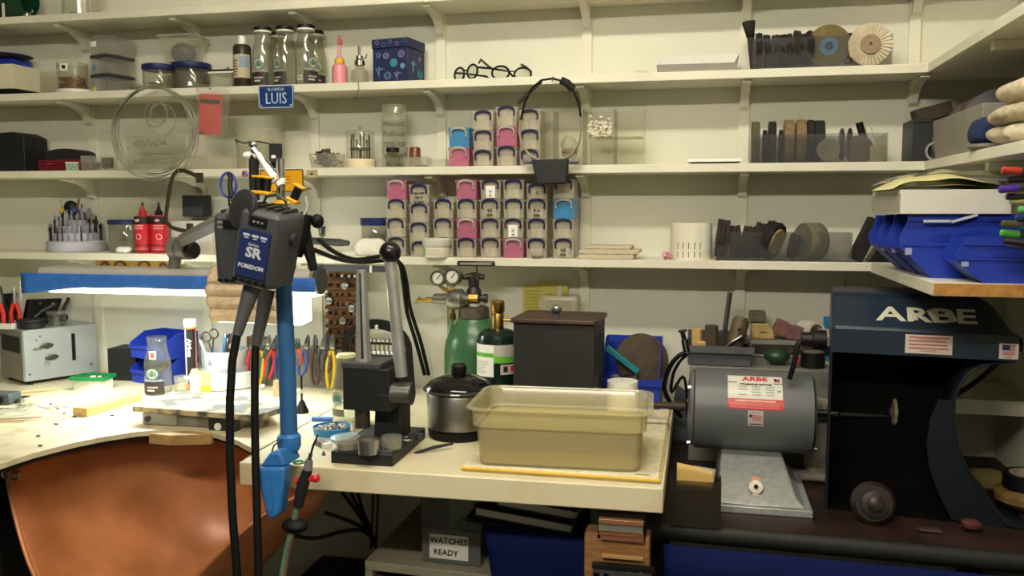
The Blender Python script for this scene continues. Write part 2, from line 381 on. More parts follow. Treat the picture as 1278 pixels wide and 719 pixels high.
# stack of three clear drawers
clear_drawer = clear('drawer_plastic', (.97, .97, .96), .14, 'cbc9c0', .1, .12)
x, z, w_, h = B(112, 88, 150, 112, 2.34)
for i in range(3):
    t = T('small_organizer', ('clear plastic drawer with a yellow sticker, bottom one of the stack of three', 'clear plastic drawer with a blue sticker, middle one of the stack of three', 'clear plastic drawer with a white label, topmost of the stack of three')[i], 'drawer', (x-.004+.001*i, 2.385, SH[2]+.057*i), rad(-14), group='stack of clear drawers')
    O('body', M().tray(.072, .10, .046, .002), clear_drawer, t)
    O('front_edge', M().cb(.074, .102, .009, .0465), dgrey if i < 2 else clear_drawer, t, label='dark edge strip' if i < 2 else None)
    O('divider', M().box(-.034, .034, -.001, .001, .002, .045).box(-.001, .001, -.048, .048, .002, .045), clear_drawer, t)
    O('sticker', [M().prism([(-.008, 0), (.008, 0), (.005, .012), (-.005, .012)], -.0512, -.0505, 'y'), M().ball((0, -.0505, .008), .010, 12, (.7, .05, 1)), M().box(-.012, .012, -.0512, -.0505, .0, .016)][i].xf(Matrix.Translation((-.02, 0, (.006, .010, .024)[i]))), [mat('yellow_sticker', 'd8c832', .6), mat('blue_sticker', '3f7fae', .5), paper][i], t)
# crystals
m = M()
for i in range(14):
    m.ball((R.uniform(-.026, .026), R.uniform(-.014, .014), .007+R.uniform(0, .012)), .008, 8, jit=.2)
m.tube([(.0, 0, .01), (.014, 0, .038)], .002)
one('crystal_cluster', m, glass, 'cluster of clear sparkling crystal beads beside the blue-lidded jars', 'crystals', (A(163, 105, Y2).x, 2.345, SH[2]))
# blue-lidded jars
def lid_jar(lab, x, y, z, r, h, lidh=.016, fill=None, fh=0, lidm=navy, group=None):
    t = T('lidded_jar', lab, 'jar', (x, y, z), group=group)
    O('body', M().lathe([(r*.93, 0), (r, .004), (r, h-lidh-.004), (r*.95, h-lidh), (r*.95-.002, h-lidh), (r-.0025, h-lidh-.006), (r-.0025, .005), (1e-6, .004)], 28), glass, t)
    O('lid', M().lathe([(r*1.03, h-lidh), (r*1.05, h-lidh+.002), (r*1.05, h-.002), (r*1.01, h), (1e-6, h)], 28), lidm, t)
    if fill: O('contents', M().lathe([(r-.004, .006), (r-.004, fh), (r*.5, fh+.004), (1e-6, fh+.002)], 20), fill, t)
    return t
x, z, w_, h = B(178, 72, 213, 110, 2.345)
lid_jar('clear jar with navy lid and nothing inside on the second shelf', x, 2.36, SH[2], w_/2, .078)
x, z, w_, h = B(214, 70, 256, 109, 2.37)
lid_jar('clear jar with navy lid and dark grey contents on the second shelf', x, 2.39, SH[2], w_/2, .084, fill=mat('grey_grit', '5c584c', .8, n=.2), fh=.055)
x3, z, w_, h = B(203, 32, 250, 70, 2.37)
t = T('plastic_tub', 'open frosted plastic tub with dark contents standing on the navy jar lid', 'tub', (x3-.002, 2.385, SH[2]+.0845))
O('body', M().tray(.078, .075, .078, .002, 1.32, 1.25), plastic, t, bev=.001)
O('rim', M().box(-.056, .056, -.051, -.0465, .073, .079).box(-.056, .056, .0465, .051, .073, .079).box(-.056, -.051, -.046, .046, .073, .079).box(.051, .056, -.046, .046, .073, .079), frost, t)
O('contents', M().ball((0, 0, .032), .040, 14, (.98, .88, .74), .05), dgrey, t)
# clear box with black and white lid
x, z, w_, h = B(258, 84, 292, 108, 2.33)
t = T('small_case', 'clear case with a black and white lid beside the brown bottle', 'case', (x, 2.375, SH[2]))
O('body', M().tray(.070, .08, .044, .002), plastic, t)
O('lid', M().cb(.080, .085, .005, .0445), white, t); O('lid_top', M().cb(.078, .083, .005, .050), black, t); O('pin', M().cyl(.004, .055, .068, 10), steel, t)
# brown bottle with white cap
x, z, w_, h = B(289, 52, 313, 107, 2.34)
t = T('plastic_bottle', 'dark brown bottle with a white cap and beige label', 'bottle', (x, 2.35, SH[2]))
brownp = mat('brown_bottle', '33261c', .3)
O('body', M().lathe([(.024, 0), (.026, .003), (.026, .118), (.022, .124), (.012, .126), (1e-6, .126)], 24), brownp, t)
O('cap', M().cyl(.0125, .1265, .150, 20, r2=.0115), white, t)
O('label_wrap', patch(.0262, -160, -5, .028, .095, 16), mat('beige_label', 'b9ac90', .6), t, label='beige paper label')
O('label_panel', patch(.0265, -80, -22, .058, .090, 10), mat('blue_grey_label', '7f93a6', .6), t, label='bluish panel on the label')
for i in range(6): O('print_line', patch(.0266, -140, -95+R.uniform(-8, 8), .036+.008*i, .038+.008*i, 8), ink, t)
# coffee drink bottles
silver_print = mat('pale_print', 'b9c2b2', .6); darkband = mat('dark_bottle_print', '2a2420', .6)
emb_green = mat('emblem_green', '3f6650', .6)
def emblem(parent, r0, ang, z, r, fg, bg):
    """round badge: ring of dots, crowned figure reduced to its wavy lines"""
    def put(m, off): 
        return M().add([((r0+off+q[1]*0)*math.cos(rad(ang)+q[0]/r0), (r0+off)*math.sin(rad(ang)+q[0]/r0), z+q[2]) for q in m.v], m.f)
    d = M().add([(r*math.cos(2*PI*i/24), 0, r*math.sin(2*PI*i/24)) for i in range(24)], [tuple(range(24))])
    O('emblem', put(d, .0006), bg, parent, label='round emblem')
    m = M()
    for i in range(24):
        a, b = 2*PI*i/24, 2*PI*(i+1)/24
        m.add([(q*math.cos(u), 0, q*math.sin(u)) for q, u in ((r, a), (r, b), (r*.90, b), (r*.90, a))], [(0, 1, 2, 3)])
    for s in (-1, 1):
        for k in range(3):
            xs = s*(.28+.17*k)*r
            for j in range(6):
                z0 = -.55*r+.16*r*j*(1-.06*k); dx = .05*r*math.sin(j*1.6)
                m.add([(xs+dx-.05*r, 0, z0), (xs+dx+.05*r, 0, z0), (xs+dx+.05*r, 0, z0+.15*r), (xs+dx-.05*r, 0, z0+.15*r)], [(0, 1, 2, 3)])
    m.add([(-.16*r, 0, -.5*r), (.16*r, 0, -.5*r), (.20*r, 0, .1*r), (0, 0, .2*r), (-.20*r, 0, .1*r)], [(0, 1, 2, 3, 4)])
    m.add([(q[0]*r, 0, q[1]*r) for q in ((-.2, .3), (.2, .3), (.26, .62), (.08, .5), (0, .72), (-.08, .5), (-.26, .62))], [tuple(range(7))])
    O('emblem_mark', put(m, .0010), fg, parent)
def coffee_bottle(lab, loc, s=1, cap=True, ang=-75, band=darkband, prn=True, group='empty coffee drink bottles', fill=None):
    t = T('coffee_bottle', lab, 'bottle', loc, group=group)
    pr = [(.030, 0), (.0325, .003), (.033, .012), (.033, .085), (.0318, .100), (.0262, .124), (.0235, .142), (.0230, .152), (.0248, .154), (.0248, .157), (.0236, .159), (.0236, .168), (.0222, .168), (.0218, .145), (.0245, .124), (.0302, .099), (.0312, .085), (.0312, .006), (1e-6, .005)]
    O('body', M().lathe([(a*s, b*s) for a, b in pr], 28), glass, t)
    if cap: O('cap', M().lathe([(.0252*s, .1575*s), (.0255*s, .159*s), (.0255*s, .1625*s), (1e-6, .1627*s)], 24), white, t, label='white rim of the cap'); O('cap_top', M().lathe([(.0252*s, .1629*s), (.0256*s, .165*s), (.0256*s, .1715*s), (.0235*s, .1735*s), (1e-6, .1735*s)], 24), black, t, label='black cap top')
    if prn:
        O('label_print', patch(.0334*s, ang-50, ang+50, .004*s, .040*s, 14), band, t, label='dark printed band')
        emblem(t, .0334*s, ang, .064*s, .0155*s, emb_green, silver_print)
        txt('FRAPPUCCINO', .0075*s, silver_print, t, (.0340*s*math.cos(rad(ang)), .0340*s*math.sin(rad(ang)), .044*s), (PI/2, 0, rad(ang+90)), wrap=.034*s, ext=.0002)
        for i in range(2): O('print_line', patch(.0338*s, ang-26, ang+22-14*i, (.022-.009*i)*s, (.027-.009*i)*s, 8), mat('rose_print', 'a98a90', .6) if not i else silver_print, t)
    if fill: O('contents', M().lathe([(.0300*s, .006), (.0285*s, fill[1]), (1e-6, fill[1]+.003)], 20), fill[0], t)
    return t
for lab, l, r_, tp, y, ang, prn in (('capped glass coffee bottle with a round emblem, beside the brown bottle', 316, 343, 35, 2.345, -88, 1),
        ('capped glass coffee bottle standing second in the front row', 345, 369, 34, 2.350, -112, 1),
        ('capped glass coffee bottle with barcode patch, right end of the front row', 368, 398, 33, 2.342, -30, 1),
        ('capped glass coffee bottle standing behind and between the first two', 338, 358, 40, 2.425, -90, 0),
        ('capped glass coffee bottle half hidden behind the right-hand bottle', 384, 405, 40, 2.425, -60, 1)):
    x = A((l+r_)/2, 105, y).x
    t = coffee_bottle(lab, (x, y, SH[2]), .985, True, ang, prn=bool(prn))
    if ang == -30: O('barcode_patch', patch(.0332, -118, -88, .014, .026, 6), paper, t); O('barcode', patch(.0335, -115, -91, .016, .024, 6), mat('grey_print_and_glint', '8d8a80', .7), t, label='grey barcode print')
# pink squeeze bottle
x, z, w_, h = B(412, 75, 433, 104, 2.34)
t = T('squeeze_bottle', 'pink squeeze bottle with a yellow collar and thin pink nozzle', 'bottle', (x, 2.35, SH[2]))
pinkp = mat('pink_plastic', 'd98a90', .35)
O('body', M().lathe([(.020, 0), (.0225, .003), (.0225, .045), (.020, .055), (.013, .060), (1e-6, .060)], 24), pinkp, t)
O('collar', M().lathe([(.0135, .0602), (.0145, .062), (.0135, .074), (1e-6, .074)], 20), mat('yellow_plastic', 'e0b030', .4), t)
O('nozzle', M().lathe([(.009, .0742), (.005, .085), (.003, .118), (1e-6, .120)], 14), pinkp, t)
O('tip', M().lathe([(.004, .113), (.0055, .116), (.0035, .138), (1e-6, .140)], 12).tube([(.003, 0, .112), (.009, 0, .118), (.008, 0, .128)], .002), mat('rose_plastic', 'b0504e', .4), t, label='darker rose tip cap')
# alcohol lamp
x, z, w_, h = B(434, 75, 461, 104, 2.34)
t = T('alcohol_lamp', 'squat glass alcohol lamp with a metal burner beside the pink bottle', 'lamp', (x, 2.35, SH[2]))
O('body', M().lathe([(.020, 0), (.026, .004), (.029, .018), (.026, .036), (.014, .046), (.012, .052), (.010, .052), (.012, .044), (.024, .035), (.027, .018), (.024, .006), (1e-6, .004)], 8, ), glass, t, sharp=20)
O('collar', M().lathe([(.013, .0522), (.015, .054), (.015, .066), (.010, .070), (.010, .080), (1e-6, .081)], 20), chrome, t)
O('wick_tube', M().cyl(.004, .081, .108, 10).tube([(.008, 0, .07), (.02, 0, .075), (.022, 0, .085)], .002), steel, t)
p0, p1, p2 = A(448, 101, 2.30), A(448, 112, 2.292), A(444, 124, 2.30)
one('thin_string', M().tube([p0-p0, Vector((.0, -.006, -.004)), p1-p0, p2-p0], .0009, 5), dgrey, 'thin dark string hanging over the second shelf edge from the alcohol lamp', 'string', p0)
# navy patterned box
x, z, w_, h = B(461, 52, 510, 102, 2.325)
t = T('gift_box', 'navy cube box printed with pale doodles of leaves and circles', 'box', (x+.008, 2.385, SH[2]), rad(-9))
navybox = mat('navy_card', '16204a', .55)
O('body', M().cb(.112, .10, .096), navybox, t, bev=.002); O('lid', M().cb(.116, .104, .026, .0965), navybox, t, bev=.002)
dood = mat('pale_doodle', '5c7fa0', .6); teal = mat('teal_doodle', '2f7f86', .6); mau = mat('mauve_doodle', '8a7fae', .6)
def doodle(kind, x, z, r, face):
    m = M()
    if kind == 'ring': m.torus((x, 0, z), r, r*.14, 'y', 16, 4); m.torus((x, 0, z), r*.5, r*.12, 'y', 12, 4)
    elif kind == 'disc': m.ball((x, 0, z), r, 12, (1, .02, 1))
    else:
        for k in range(5): m.tube([(x, 0, z-r), (x, 0, z-r+.3*r*k), (x+(k-2)*r*.45, 0, z+.2*r+.4*r*(2-abs(k-2))*.5)], r*.08, 4)
    return m.xf(Matrix.Translation((0, -.0563+.0045, 0)) if face == 'f' else Matrix.Translation((.0568, 0, 0)) @ Matrix.Rotation(PI/2, 4, 'Z'))
for i, (kd, x, z, r, c, fc) in enumerate((('tree', -.035, .035, .020, dood, 'f'), ('disc', .012, .055, .012, teal, 'f'), ('ring', -.012, .075, .008, mau, 'f'), ('ring', .036, .078, .009, mau, 'f'), ('tree', .022, .022, .016, mau, 'f'), ('ring', -.008, .02, .010, dood, 'f'), ('disc', .04, .045, .008, dood, 'f'), ('ring', -.036, .078, .007, dood, 'f'), ('tree', -.02, .05, .02, dood, 's'), ('ring', .02, .03, .012, teal, 's'), ('disc', .02, .072, .007, mau, 's'))):
    O('doodle', doodle(kd, x, z, r, fc), c, t)
for i in range(5): O('doodle', M().torus((-.04+.021*i, -.0525, .110+.003*(-1)**i), .005, .0008, 'y', 12, 4), (mau, teal, dood)[i % 3], t)
# spectacles
def specs(lab, loc, rz, up):
    t = T('eyeglasses', lab, 'glasses', loc, group='eyeglasses on the shelf', rot=(rad(up), 0, rz))
    for s in (-1, 1):
        rim = O('lens_rim', M().torus((s*.033, 0, .020), .022, .0030, 'y', 20, 6, (1.15, .85)), black, t)
        O('lens', M().ball((s*.033, 0, .020), .0215, 14, (1.13, .04, .83)), glass, rim)
        O('temple', M().tube([(s*.058, .001, .028), (s*.060, .04, .029), (s*.056, .105, .027), (s*.052, .125, .012)], .0030, 6), black, t)
    O('bridge', M().tube([(-.011, 0, .024), (0, -.002, .028), (.011, 0, .024)], .002, 6), black, t)
specs('black-rimmed eyeglasses lying open nearest the shelf bracket', (A(582, 97, 2.34).x, 2.335, SH[2]), rad(-42), 0)
specs('dark eyeglasses folded and leaning beside the first pair of spectacles', (A(622, 97, 2.36).x+.030, 2.38, SH[2]+.002), rad(35), 24)
# magnifier headband hanging from the shelf
hb = A(690, 100, 2.275)
t = T('headband_magnifier', 'magnifier headband hanging from a hook with its black visor downwards', 'visor', (hb.x, 2.262, 0))
S_ = lambda px, py: A(px, py, 2.262)-Vector((hb.x, 2.262, 0))
loopb = [(650, 150), (648, 165), (652, 182), (662, 195), (680, 203), (697, 203), (713, 194), (722, 180), (726, 160), (725, 146)]
loopt = [(725, 146), (722, 128), (715, 112), (704, 102), (690, 98), (676, 100), (664, 110), (655, 128), (650, 150)]
O('strap', M().tube([S_(*q) for q in loopt], .0042, 8, flat=(.7, 1.5)), black, t, label='black upper strap')
O('strap_tail', M().tube([S_(*q) for q in ((676, 101), (664, 112), (655, 121), (646, 129))], .0036, 8, flat=(.6, 1.4)), black, t)
O('buckle', M().tube([S_(*q) for q in ((700, 100), (708, 104), (715, 111))], .0085, 8, flat=(.7, 1.2)), dblack, t)
O('headband', M().tube([S_(*q) for q in loopb], .005, 8, flat=(.6, 1.6)), mat('beige_band', 'a8a08a', .5), t, label='beige lower headband')
v0, v1, v2, v3 = S_(664, 200), S_(710, 198), S_(708, 229), S_(671, 231)
O('visor', M().prism([(q.x, q.z) for q in (v0, v1, v2, v3)], -.012, .012, 'y'), mat('black_visor', '0d0d0e', .6), t, bev=.004, label='black visor plate')
for s, q in ((-1, S_(659, 201)), (1, S_(717, 201))): O('pivot_knob', M().cyl(.008, -.012, .012, 12, (q.x, 0, q.z), 'x'), grey, t)
O('hanger', M().tube([S_(690, 100)+Vector((0, .035, .004)), S_(690, 97)+Vector((0, 0, .002)), S_(690, 101)+Vector((0, -.010, -.002))], .002, 6), chrome, t)
# white trays
x, z, w_, h = B(822, 70, 916, 90, 2.33)
for i, lab in enumerate(('grey shallow tray, lower one of the pair on the second shelf', 'white shallow tray, upper one of the pair with a grey inside')):
    one('shallow_tray', M().tray(.185, .10, .022, .003, 1.12, 1.1), mat('pale_grey_tray', '8f8d82', .5) if not i else white, lab, 'tray', (x+.004*i, 2.378, SH[2]+.0225*i), rad(2-3*i), group='stacked shallow trays')
one('crumpled_wrap', M().ball((0, 0, .006), .007, 8, (3, 1, .8), .3), clear('wrap', op=.3), 'scrap of crumpled clear wrap on the second shelf right of the headband', 'wrap', (A(800, 92, 2.34).x, 2.34, SH[2]))
# clear bin of brushes and buffs
binp = clear('acrylic_bin', (.93, .93, .92), .09, '8c8e92', .08, .14)
def acrylic_bin(lab, l, r_, tp, k, depth=.09, yf=2.315, hh=None):
    x, z, w_, h = B(l, tp, r_, tp+40, yf); h = hh or (A((l+r_)/2, tp, yf).z-SH[k])
    t = T('acrylic_bin', lab, 'bin', (x, yf+depth/2, SH[k]))
    O('body', M().tray(w_, depth, h, .002), binp, t)
    return t, x, w_, h
t, bx, bw, bh = acrylic_bin('clear acrylic bin of black brushes and buffing discs on the second shelf', 937, 1112, 45, 2, .085, 2.322)
bris = mat('black_bristle', '16130f', .8, n=.3, ns=200, bump=.4); umber = mat('umber_bristle', '2e2620', .85, n=.3, ns=200, bump=.4)
def brush_wheel(lab, loc, r, wd, mt, group, rot=(0, 0, 0), hub=None, ragged=.14, ax='x'):
    t = T('brush_wheel', lab, 'brush', loc, group=group, rot=rot)
    m = M()
    for k in range(3):
        n = 34; v = []; a0 = R.random()
        x0 = -wd/2+wd/3*k
        prof = []
        m0 = len(m.v)
        m.lathe([(r*.28, x0), (r, x0), (r, x0+wd/3.2), (r*.28, x0+wd/3.2)], n, (0, 0, 0), ax)
        for i in range(m0+n, m0+3*n):
            q = Vector(m.v[i]); a = 1-R.uniform(0, ragged); m.v[i] = (q.x, q.y*a, q.z*a) if ax == 'x' else (q.x*a, q.y, q.z*a)
    O('bristles', m, mt, t, sharp=180)
    O('hub', M().cyl(r*.30, -wd/2-.002, wd/2+.002, 14, (0, 0, 0), ax), hub or mat('hub_wood', '5a4630', .6), t)
    return t
gb = 'black brush wheels in the acrylic bins'
for i, (px, r_, z_, lb) in enumerate(((932, .047, .105, 'tall black brush sticking highest out of the upper brush bin at its left end'), (947, .036, .060, 'black brush wheel second from the left in the upper bin'), (957, .034, .056, 'black brush wheel third from the left in the upper bin'), (967, .033, .055, 'black brush wheel fourth from the left in the upper bin'), (976, .033, .055, 'black brush wheel fifth from the left in the upper bin'), (984, .034, .055, 'black brush wheel sixth from the left in the upper bin'), (993, .037, .058, 'black brush wheel seventh from the left in the upper bin'), (1002, .033, .055, 'black brush wheel eighth from the left in the upper bin'), (1010, .036, .056, 'black brush wheel rightmost in the upper bin, touching the brown disc'))):
    p = A(px, 60, 2.36)
    if i == 0:
        tt = T('bench_brush', lb, 'brush', (A(942, 70, 2.35).x, 2.36, SH[2]+.02), rot=(0, rad(-9), 0), group=None)
        O('handle', M().cyl(.012, -.015, .07, 10, r2=.009), umber, tt); O('bristles', M().cyl(.010, .0702, .11, 12, r2=.017), bris, tt, sharp=180)
        continue
    brush_wheel(lb, (p.x, 2.36, SH[2]+.012+r_*1.22), r_*1.25, .016, bris if i % 3 else umber, gb, (0, rad(R.uniform(-4, 4)), 0))
def disc(name, lab, cat, loc, r, th, mt, rot=(0, 0, 0), hubr=.3, hub=None, group=None, hublab=None):
    t = T(name, lab, cat, loc, rot=rot, group=group)
    O('disc', M().lathe([(.004, -th/2), (r*.96, -th/2), (r, -th/3), (r, th/3), (r*.96, th/2), (.004, th/2)], 36, (0, 0, 0), 'y'), mt, t)
    if hub: O('label_disc', M().ring(r*hubr, .006, -th/2-.001, -th/2, 24, ax='y'), hub, t, label=hublab)
    return t
x = A(1033, 60, 2.35).x
t = disc('grinding_disc', 'brown grinding disc with a blue centre label in the upper bin', 'disc', (x, 2.335, SH[2]+.055), .053, .012, mat('brown_abrasive', '6e6038', .85, n=.15, ns=90), (rad(6), 0, 0), .42, mat('blue_label', '5c8ec8', .5), hublab='blue round label')
O('arbor', M().ring(.010, .004, -.0085, -.0072, 16, ax='y'), navy, t)
one('rubber_block', M().cyl(.011, 0, .075, 12, r2=.008), dblack, 'black rubber cone behind the two discs in the upper bin', 'cone', (A(1060, 60, 2.37).x, 2.38, SH[2]+.018))
x = A(1086, 60, 2.305).x
t = T('muslin_buff', 'pleated pale muslin buffing wheel with a tan centre', 'buffing wheel', (x, 2.3085, SH[2]+.051))
m = M()
for i in range(30):
    a = 2*PI*i/30; b = a+2*PI/30*.9; ro = .051*(1+R.uniform(-.03, .03))
    q = [(.022*math.cos(a), -.004, .022*math.sin(a)), (ro*math.cos(a), -.006, ro*math.sin(a)), (ro*math.cos(b), -.002, ro*math.sin(b)), (.022*math.cos(b), -.004, .022*math.sin(b))]
    q2 = [(u, y+.009, v) for u, y, v in q]; m.add(q+q2, [(0, 1, 2, 3), (7, 6, 5, 4), (0, 4, 5, 1), (1, 5, 6, 2), (2, 6, 7, 3), (3, 7, 4, 0)])
O('pleats', m, mat('muslin', 'c6b99e', .85, n=.12, ns=40), t, kind='stuff')
O('leather_centre', M().ring(.023, .004, -.010, .006, 24, ax='y'), mat('tan_leather', '927a62', .7, n=.1), t)
# ================================================================ hung on the second and third shelf edges
c = A(192, 162, 2.255); cr = (A(244, 162, 2.255)-A(141, 162, 2.255)).length/2
m = M()
for i in range(7):
    n = 48; rr = cr*(.90+.018*i)
    k0 = len(m.v); m.torus((0, 0, 0), rr, .0017, 'y', n, 6, (1, 1.0)); m.xf(Matrix.Translation((R.uniform(-.004, .004), R.uniform(-.006, .010), R.uniform(-.004, .004)-.002*i)) @ Matrix.Rotation(rad(R.uniform(-4, 4)), 4, 'X') @ Matrix.Rotation(rad(R.uniform(-3, 3)), 4, 'Z'), k0)
t = T('wire_coil', 'large coil of silvery wire hanging from the second shelf edge', 'wire', c)
O('wire_loops', m, mat('silver_wire', '77746a', .28, .6, c2='cfcbbd', ns=9, thr=(.36, .64)), t)  # bright and dark metal reflections painted in as a mottled tone
m = M()
for (dx, dz, r_) in ((.0, .045, .036), (.012, .05, .028), (.02, .03, .045)): m.torus((dx, .01, dz), r_, .0009, 'y', 30, 5)
O('thin_loops', m, mat('silver_wire', '77746a', .28, .6, c2='cfcbbd', ns=9, thr=(.36, .64)), t)
O('hanging_nail', M().cyl(.0025, -.012, .048, 10, (0, 0, cr*.985), 'y'), steel, t)
# red card in a zip bag
c = A(261, 112, 2.284)
t = T('zip_bag', 'clear zip bag with a red card hanging from the second shelf edge', 'bag', (c.x, 2.286, c.z-.13), rot=(0, rad(4), 0))
O('bag', M().grid(lambda u, v: ((u-.42)*.108, .003*math.sin(9*u+3*v)-.008, -.002+.145*v), 10, 10), clear('bag_plastic', (1, 1, 1), .06, 'dcd8c8', .1, .16), t, solid=.0006)
O('card', M().box(-.040, .032, -.001, .000, .002, .118), mat('red_card', 'c2403f', .55), t)
O('zip_strip', M().box(-.036, .026, -.0025, -.001, .090, .102), dgrey, t); O('corner_tab', M().box(-.036, -.020, -.002, -.001, .004, .008), ink, t)
O('pin', M().ball((0, -.013, .133), .004, 10), steel, t)
# license plate LUIS
a, b = A(322, 107, 2.290), A(366, 134, 2.290)
t = T('license_plate', 'small navy license plate reading LUIS on the second shelf edge', 'license plate', ((a.x+b.x)/2, 2.294, (a.z+b.z)/2))
pw, ph = b.x-a.x, a.z-b.z
def rrect(w_, h, r, n=4):
    p = []
    for cx, cy, a0 in ((w_/2-r, h/2-r, 0), (-w_/2+r, h/2-r, 90), (-w_/2+r, -h/2+r, 180), (w_/2-r, -h/2+r, 270)): p += arc(cx, cy, r, a0, a0+90, n)
    return p
O('plate', M().prism(rrect(pw, ph, .005), -.001, .002, 'y'), mat('plate_blue', '14366e', .35), t)
mm = M(); o_, i_ = rrect(pw, ph, .005), rrect(pw-.005, ph-.005, .004); n = len(o_)
mm.add([(u, -.0025, v) for u, v in o_]+[(u, -.0025, v) for u, v in i_], [(k, (k+1) % n, n+(k+1) % n, n+k) for k in range(n)])
platew = mat('plate_white', 'b9c6da', .4)
O('rim', mm, platew, t, solid=.001)
txt('LUIS', ph*.70, platew, t, (0, -.0018, -ph*.10), sx=.80, ext=.0006, name='lettering_name').data
txt('FLORIDA', ph*.20, platew, t, (0, -.0022, ph*.315), sx=1.0, name='lettering_state')
for sx in (-1, 1):
    for sz in (-1, 1): O('bolt_hole', M().cyl(.0022, -.0030, -.0022, 10, (sx*pw*.42, 0, sz*ph*.38), 'y'), platew if sz < 0 else steel, t)

# ================================================================ third shelf
blackcard = mat('black_card', '141416', .6)
a, b = A(0, 185, 2.33), A(29, 214, 2.33)
t = T('black_case', 'tall black box with a sloped top at the left end of the third shelf', 'box', (-2.125, 2.38, SH[3]), rad(0))
O('body', M().prism([(-.08, 0), (.055, 0), (.055, .108), (.018, .123), (-.08, .120)], -.045, .055, 'y'), blackcard, t, bev=.002)
O('side_flap', M().box(.0555, .066, -.02, .05, 0, .07), blackcard, t)
darkred = mat('dark_red_lacquer', '6e1420', .35)
for i in range(2):
    x = A(76, 205, 2.33).x
    t = T('red_case', ('flat dark red case, lower of the two beside the black box', 'flat dark red case, upper of the two, with a pale mark')[i], 'case', (x-.002*i, 2.36, SH[3]+.0175*i), group='flat red cases')
    O('body', M().cb(.145, .075, .0085), darkred, t, bev=.001); O('lid', M().cb(.147, .077, .008, .009), darkred, t, bev=.001)
    if i: O('mark', M().box(-.04, -.015, -.0392, -.0386, .004, .0052), mat('pale_mark', 'b58a86', .5), t)
x = A(89, 190, 2.42).x
t = T('ring_display_dome', 'low black domed case behind the red cases', 'case', (x, 2.415, SH[3]+.0))
O('body', M().prism([(-.066, 0), (.066, 0), (.066, .055)]+[(.066*math.cos(rad(a)), .055+.018*math.sin(rad(a))) for a in range(15, 180, 15)]+[(-.066, .055)], -.03, .035, 'y'), mat('black_velvet', '1c1c1e', .8), t)
x = A(96, 205, 2.325).x
t = T('patterned_box', 'small pale green patterned box in front of the red cases', 'box', (A(90, 205, 2.315).x, 2.318, SH[3]))
O('body', M().cb(.034, .02, .023), mat('green_pattern', 'b9cfb2', .6, c2='7fa684', ns=240, thr=(.45, .55)), t); O('lid', M().cb(.036, .022, .003, .0232), paper, t)
x = A(120, 205, 2.33).x
t = T('clear_case', 'clear case holding a dark spool and shiny bits beside the wire coil', 'case', (x, 2.345, SH[3]))
O('body', M().tray(.085, .06, .045, .0015), plastic, t)
m = M()
for i in range(14): m.ball((R.uniform(-.034, .034), R.uniform(-.02, .02), .008+R.uniform(0, .014)), .007, 7, jit=.2)
O('contents', m, steel, t, kind='stuff'); O('spool', M().cyl(.018, .010, .040, 18, (.024, .005, 0)), dgrey, t)
# clear stacking box of beads behind the coil
x, z, w_, h = B(158, 162, 212, 212, 2.34)
t = T('bead_box', 'two-tier clear box of bright beads behind the wire coil', 'box', (x, 2.385, SH[3]))
O('lower_box', M().tray(w_, .09, .048, .002), plastic, t); O('upper_box', M().tray(w_*.98, .09, .05, .002, z0=.0505), plastic, t); O('lid', M().cb(w_*1.0, .092, .004, .1008), plastic, t)
m = M()
for i in range(46): m.ball((R.uniform(-.45, .35)*w_, -.036+R.uniform(0, .02), .075+R.uniform(0, .016)), .0055, 7)
O('beads', m, mat('bright_beads', 'd2d0c2', .15, .6), t, kind='stuff')
m = M()
for i in range(12): m.tube([(R.uniform(-.4, .0)*w_, -.03, .018+R.uniform(0, .02)), (R.uniform(0, .4)*w_, -.03, .018+R.uniform(0, .02))], .003, 5)
O('wires', m, mat('grey_bits', '8f8c80', .5), t, kind='stuff')
# low tray, round tub, marker
x, z, w_, h = B(232, 193, 290, 211, 2.32)
one('low_tray', M().tray(w_, .08, h, .002), plastic, 'low clear tray between the wire coil and the round tub', 'tray', (x, 2.36, SH[3]))
x, z, w_, h = B(289, 158, 343, 210, 2.34)
t = T('round_tub', 'wide clear round tub with a thin black wire across it', 'tub', (x, 2.385, SH[3]))
O('body', M().cup(w_*.49, w_*.49, h*.62, .002, 32), plastic, t); O('upper_tub', M().lathe([(w_*.47, h*.63), (w_*.49, h*.64), (w_*.50, h*.98), (w_*.52, h), (w_*.49, h), (w_*.48, h*.66)], 32), plastic, t)
O('wire', M().tube([(-.058, -.03, .072), (-.05, -.052, .086), (-.035, -.06, .080), (-.015, -.066, .074), (.012, -.067, .080), (.035, -.06, .078), (.055, -.04, .072)], .0016, 6), black, t, label='thin black wire')
x = A(343, 195, 2.32).x
t = T('marker_bottle', 'slim black dauber bottle standing beside the round tub', 'bottle', (x, 2.325, SH[3]))
O('body', M().lathe([(.013, 0), (.014, .003), (.014, .032), (.010, .036), (1e-6, .036)], 18), black, t); O('cap', M().cyl(.0115, .0365, .070, 18, r2=.010), mat('black_gloss', '0e0e10', .25), t)
# tub of rings
x, z, w_, h = B(379, 190, 424, 210, 2.325)
t = T('ring_tub', 'clear tub heaped with dark and silvery rings on the third shelf', 'tub', (x, 2.365, SH[3]))
O('body', M().cup(.046, .052, .042, .0015, 28), plastic, t)
m = M()
for i in range(40):
    a, r_ = R.uniform(0, 6.3), .036*math.sqrt(R.random()); k0 = len(m.v)
    m.torus((0, 0, 0), .0085, .0022, 'z', 12, 5); m.xf(Matrix.Translation((r_*math.cos(a), r_*math.sin(a), .010+R.uniform(0, .040))) @ Matrix.Rotation(R.uniform(-1, 1), 4, 'X') @ Matrix.Rotation(R.uniform(-1, 1), 4, 'Y'), k0)
O('rings', m, mat('dark_rings', '9a978c', .3, .8, c2='2a2824', ns=40), t, kind='stuff')
O('dark_piece', M().ball((.005, -.024, .018), .016, 12, (1.3, 1, .8)), dgrey, t)
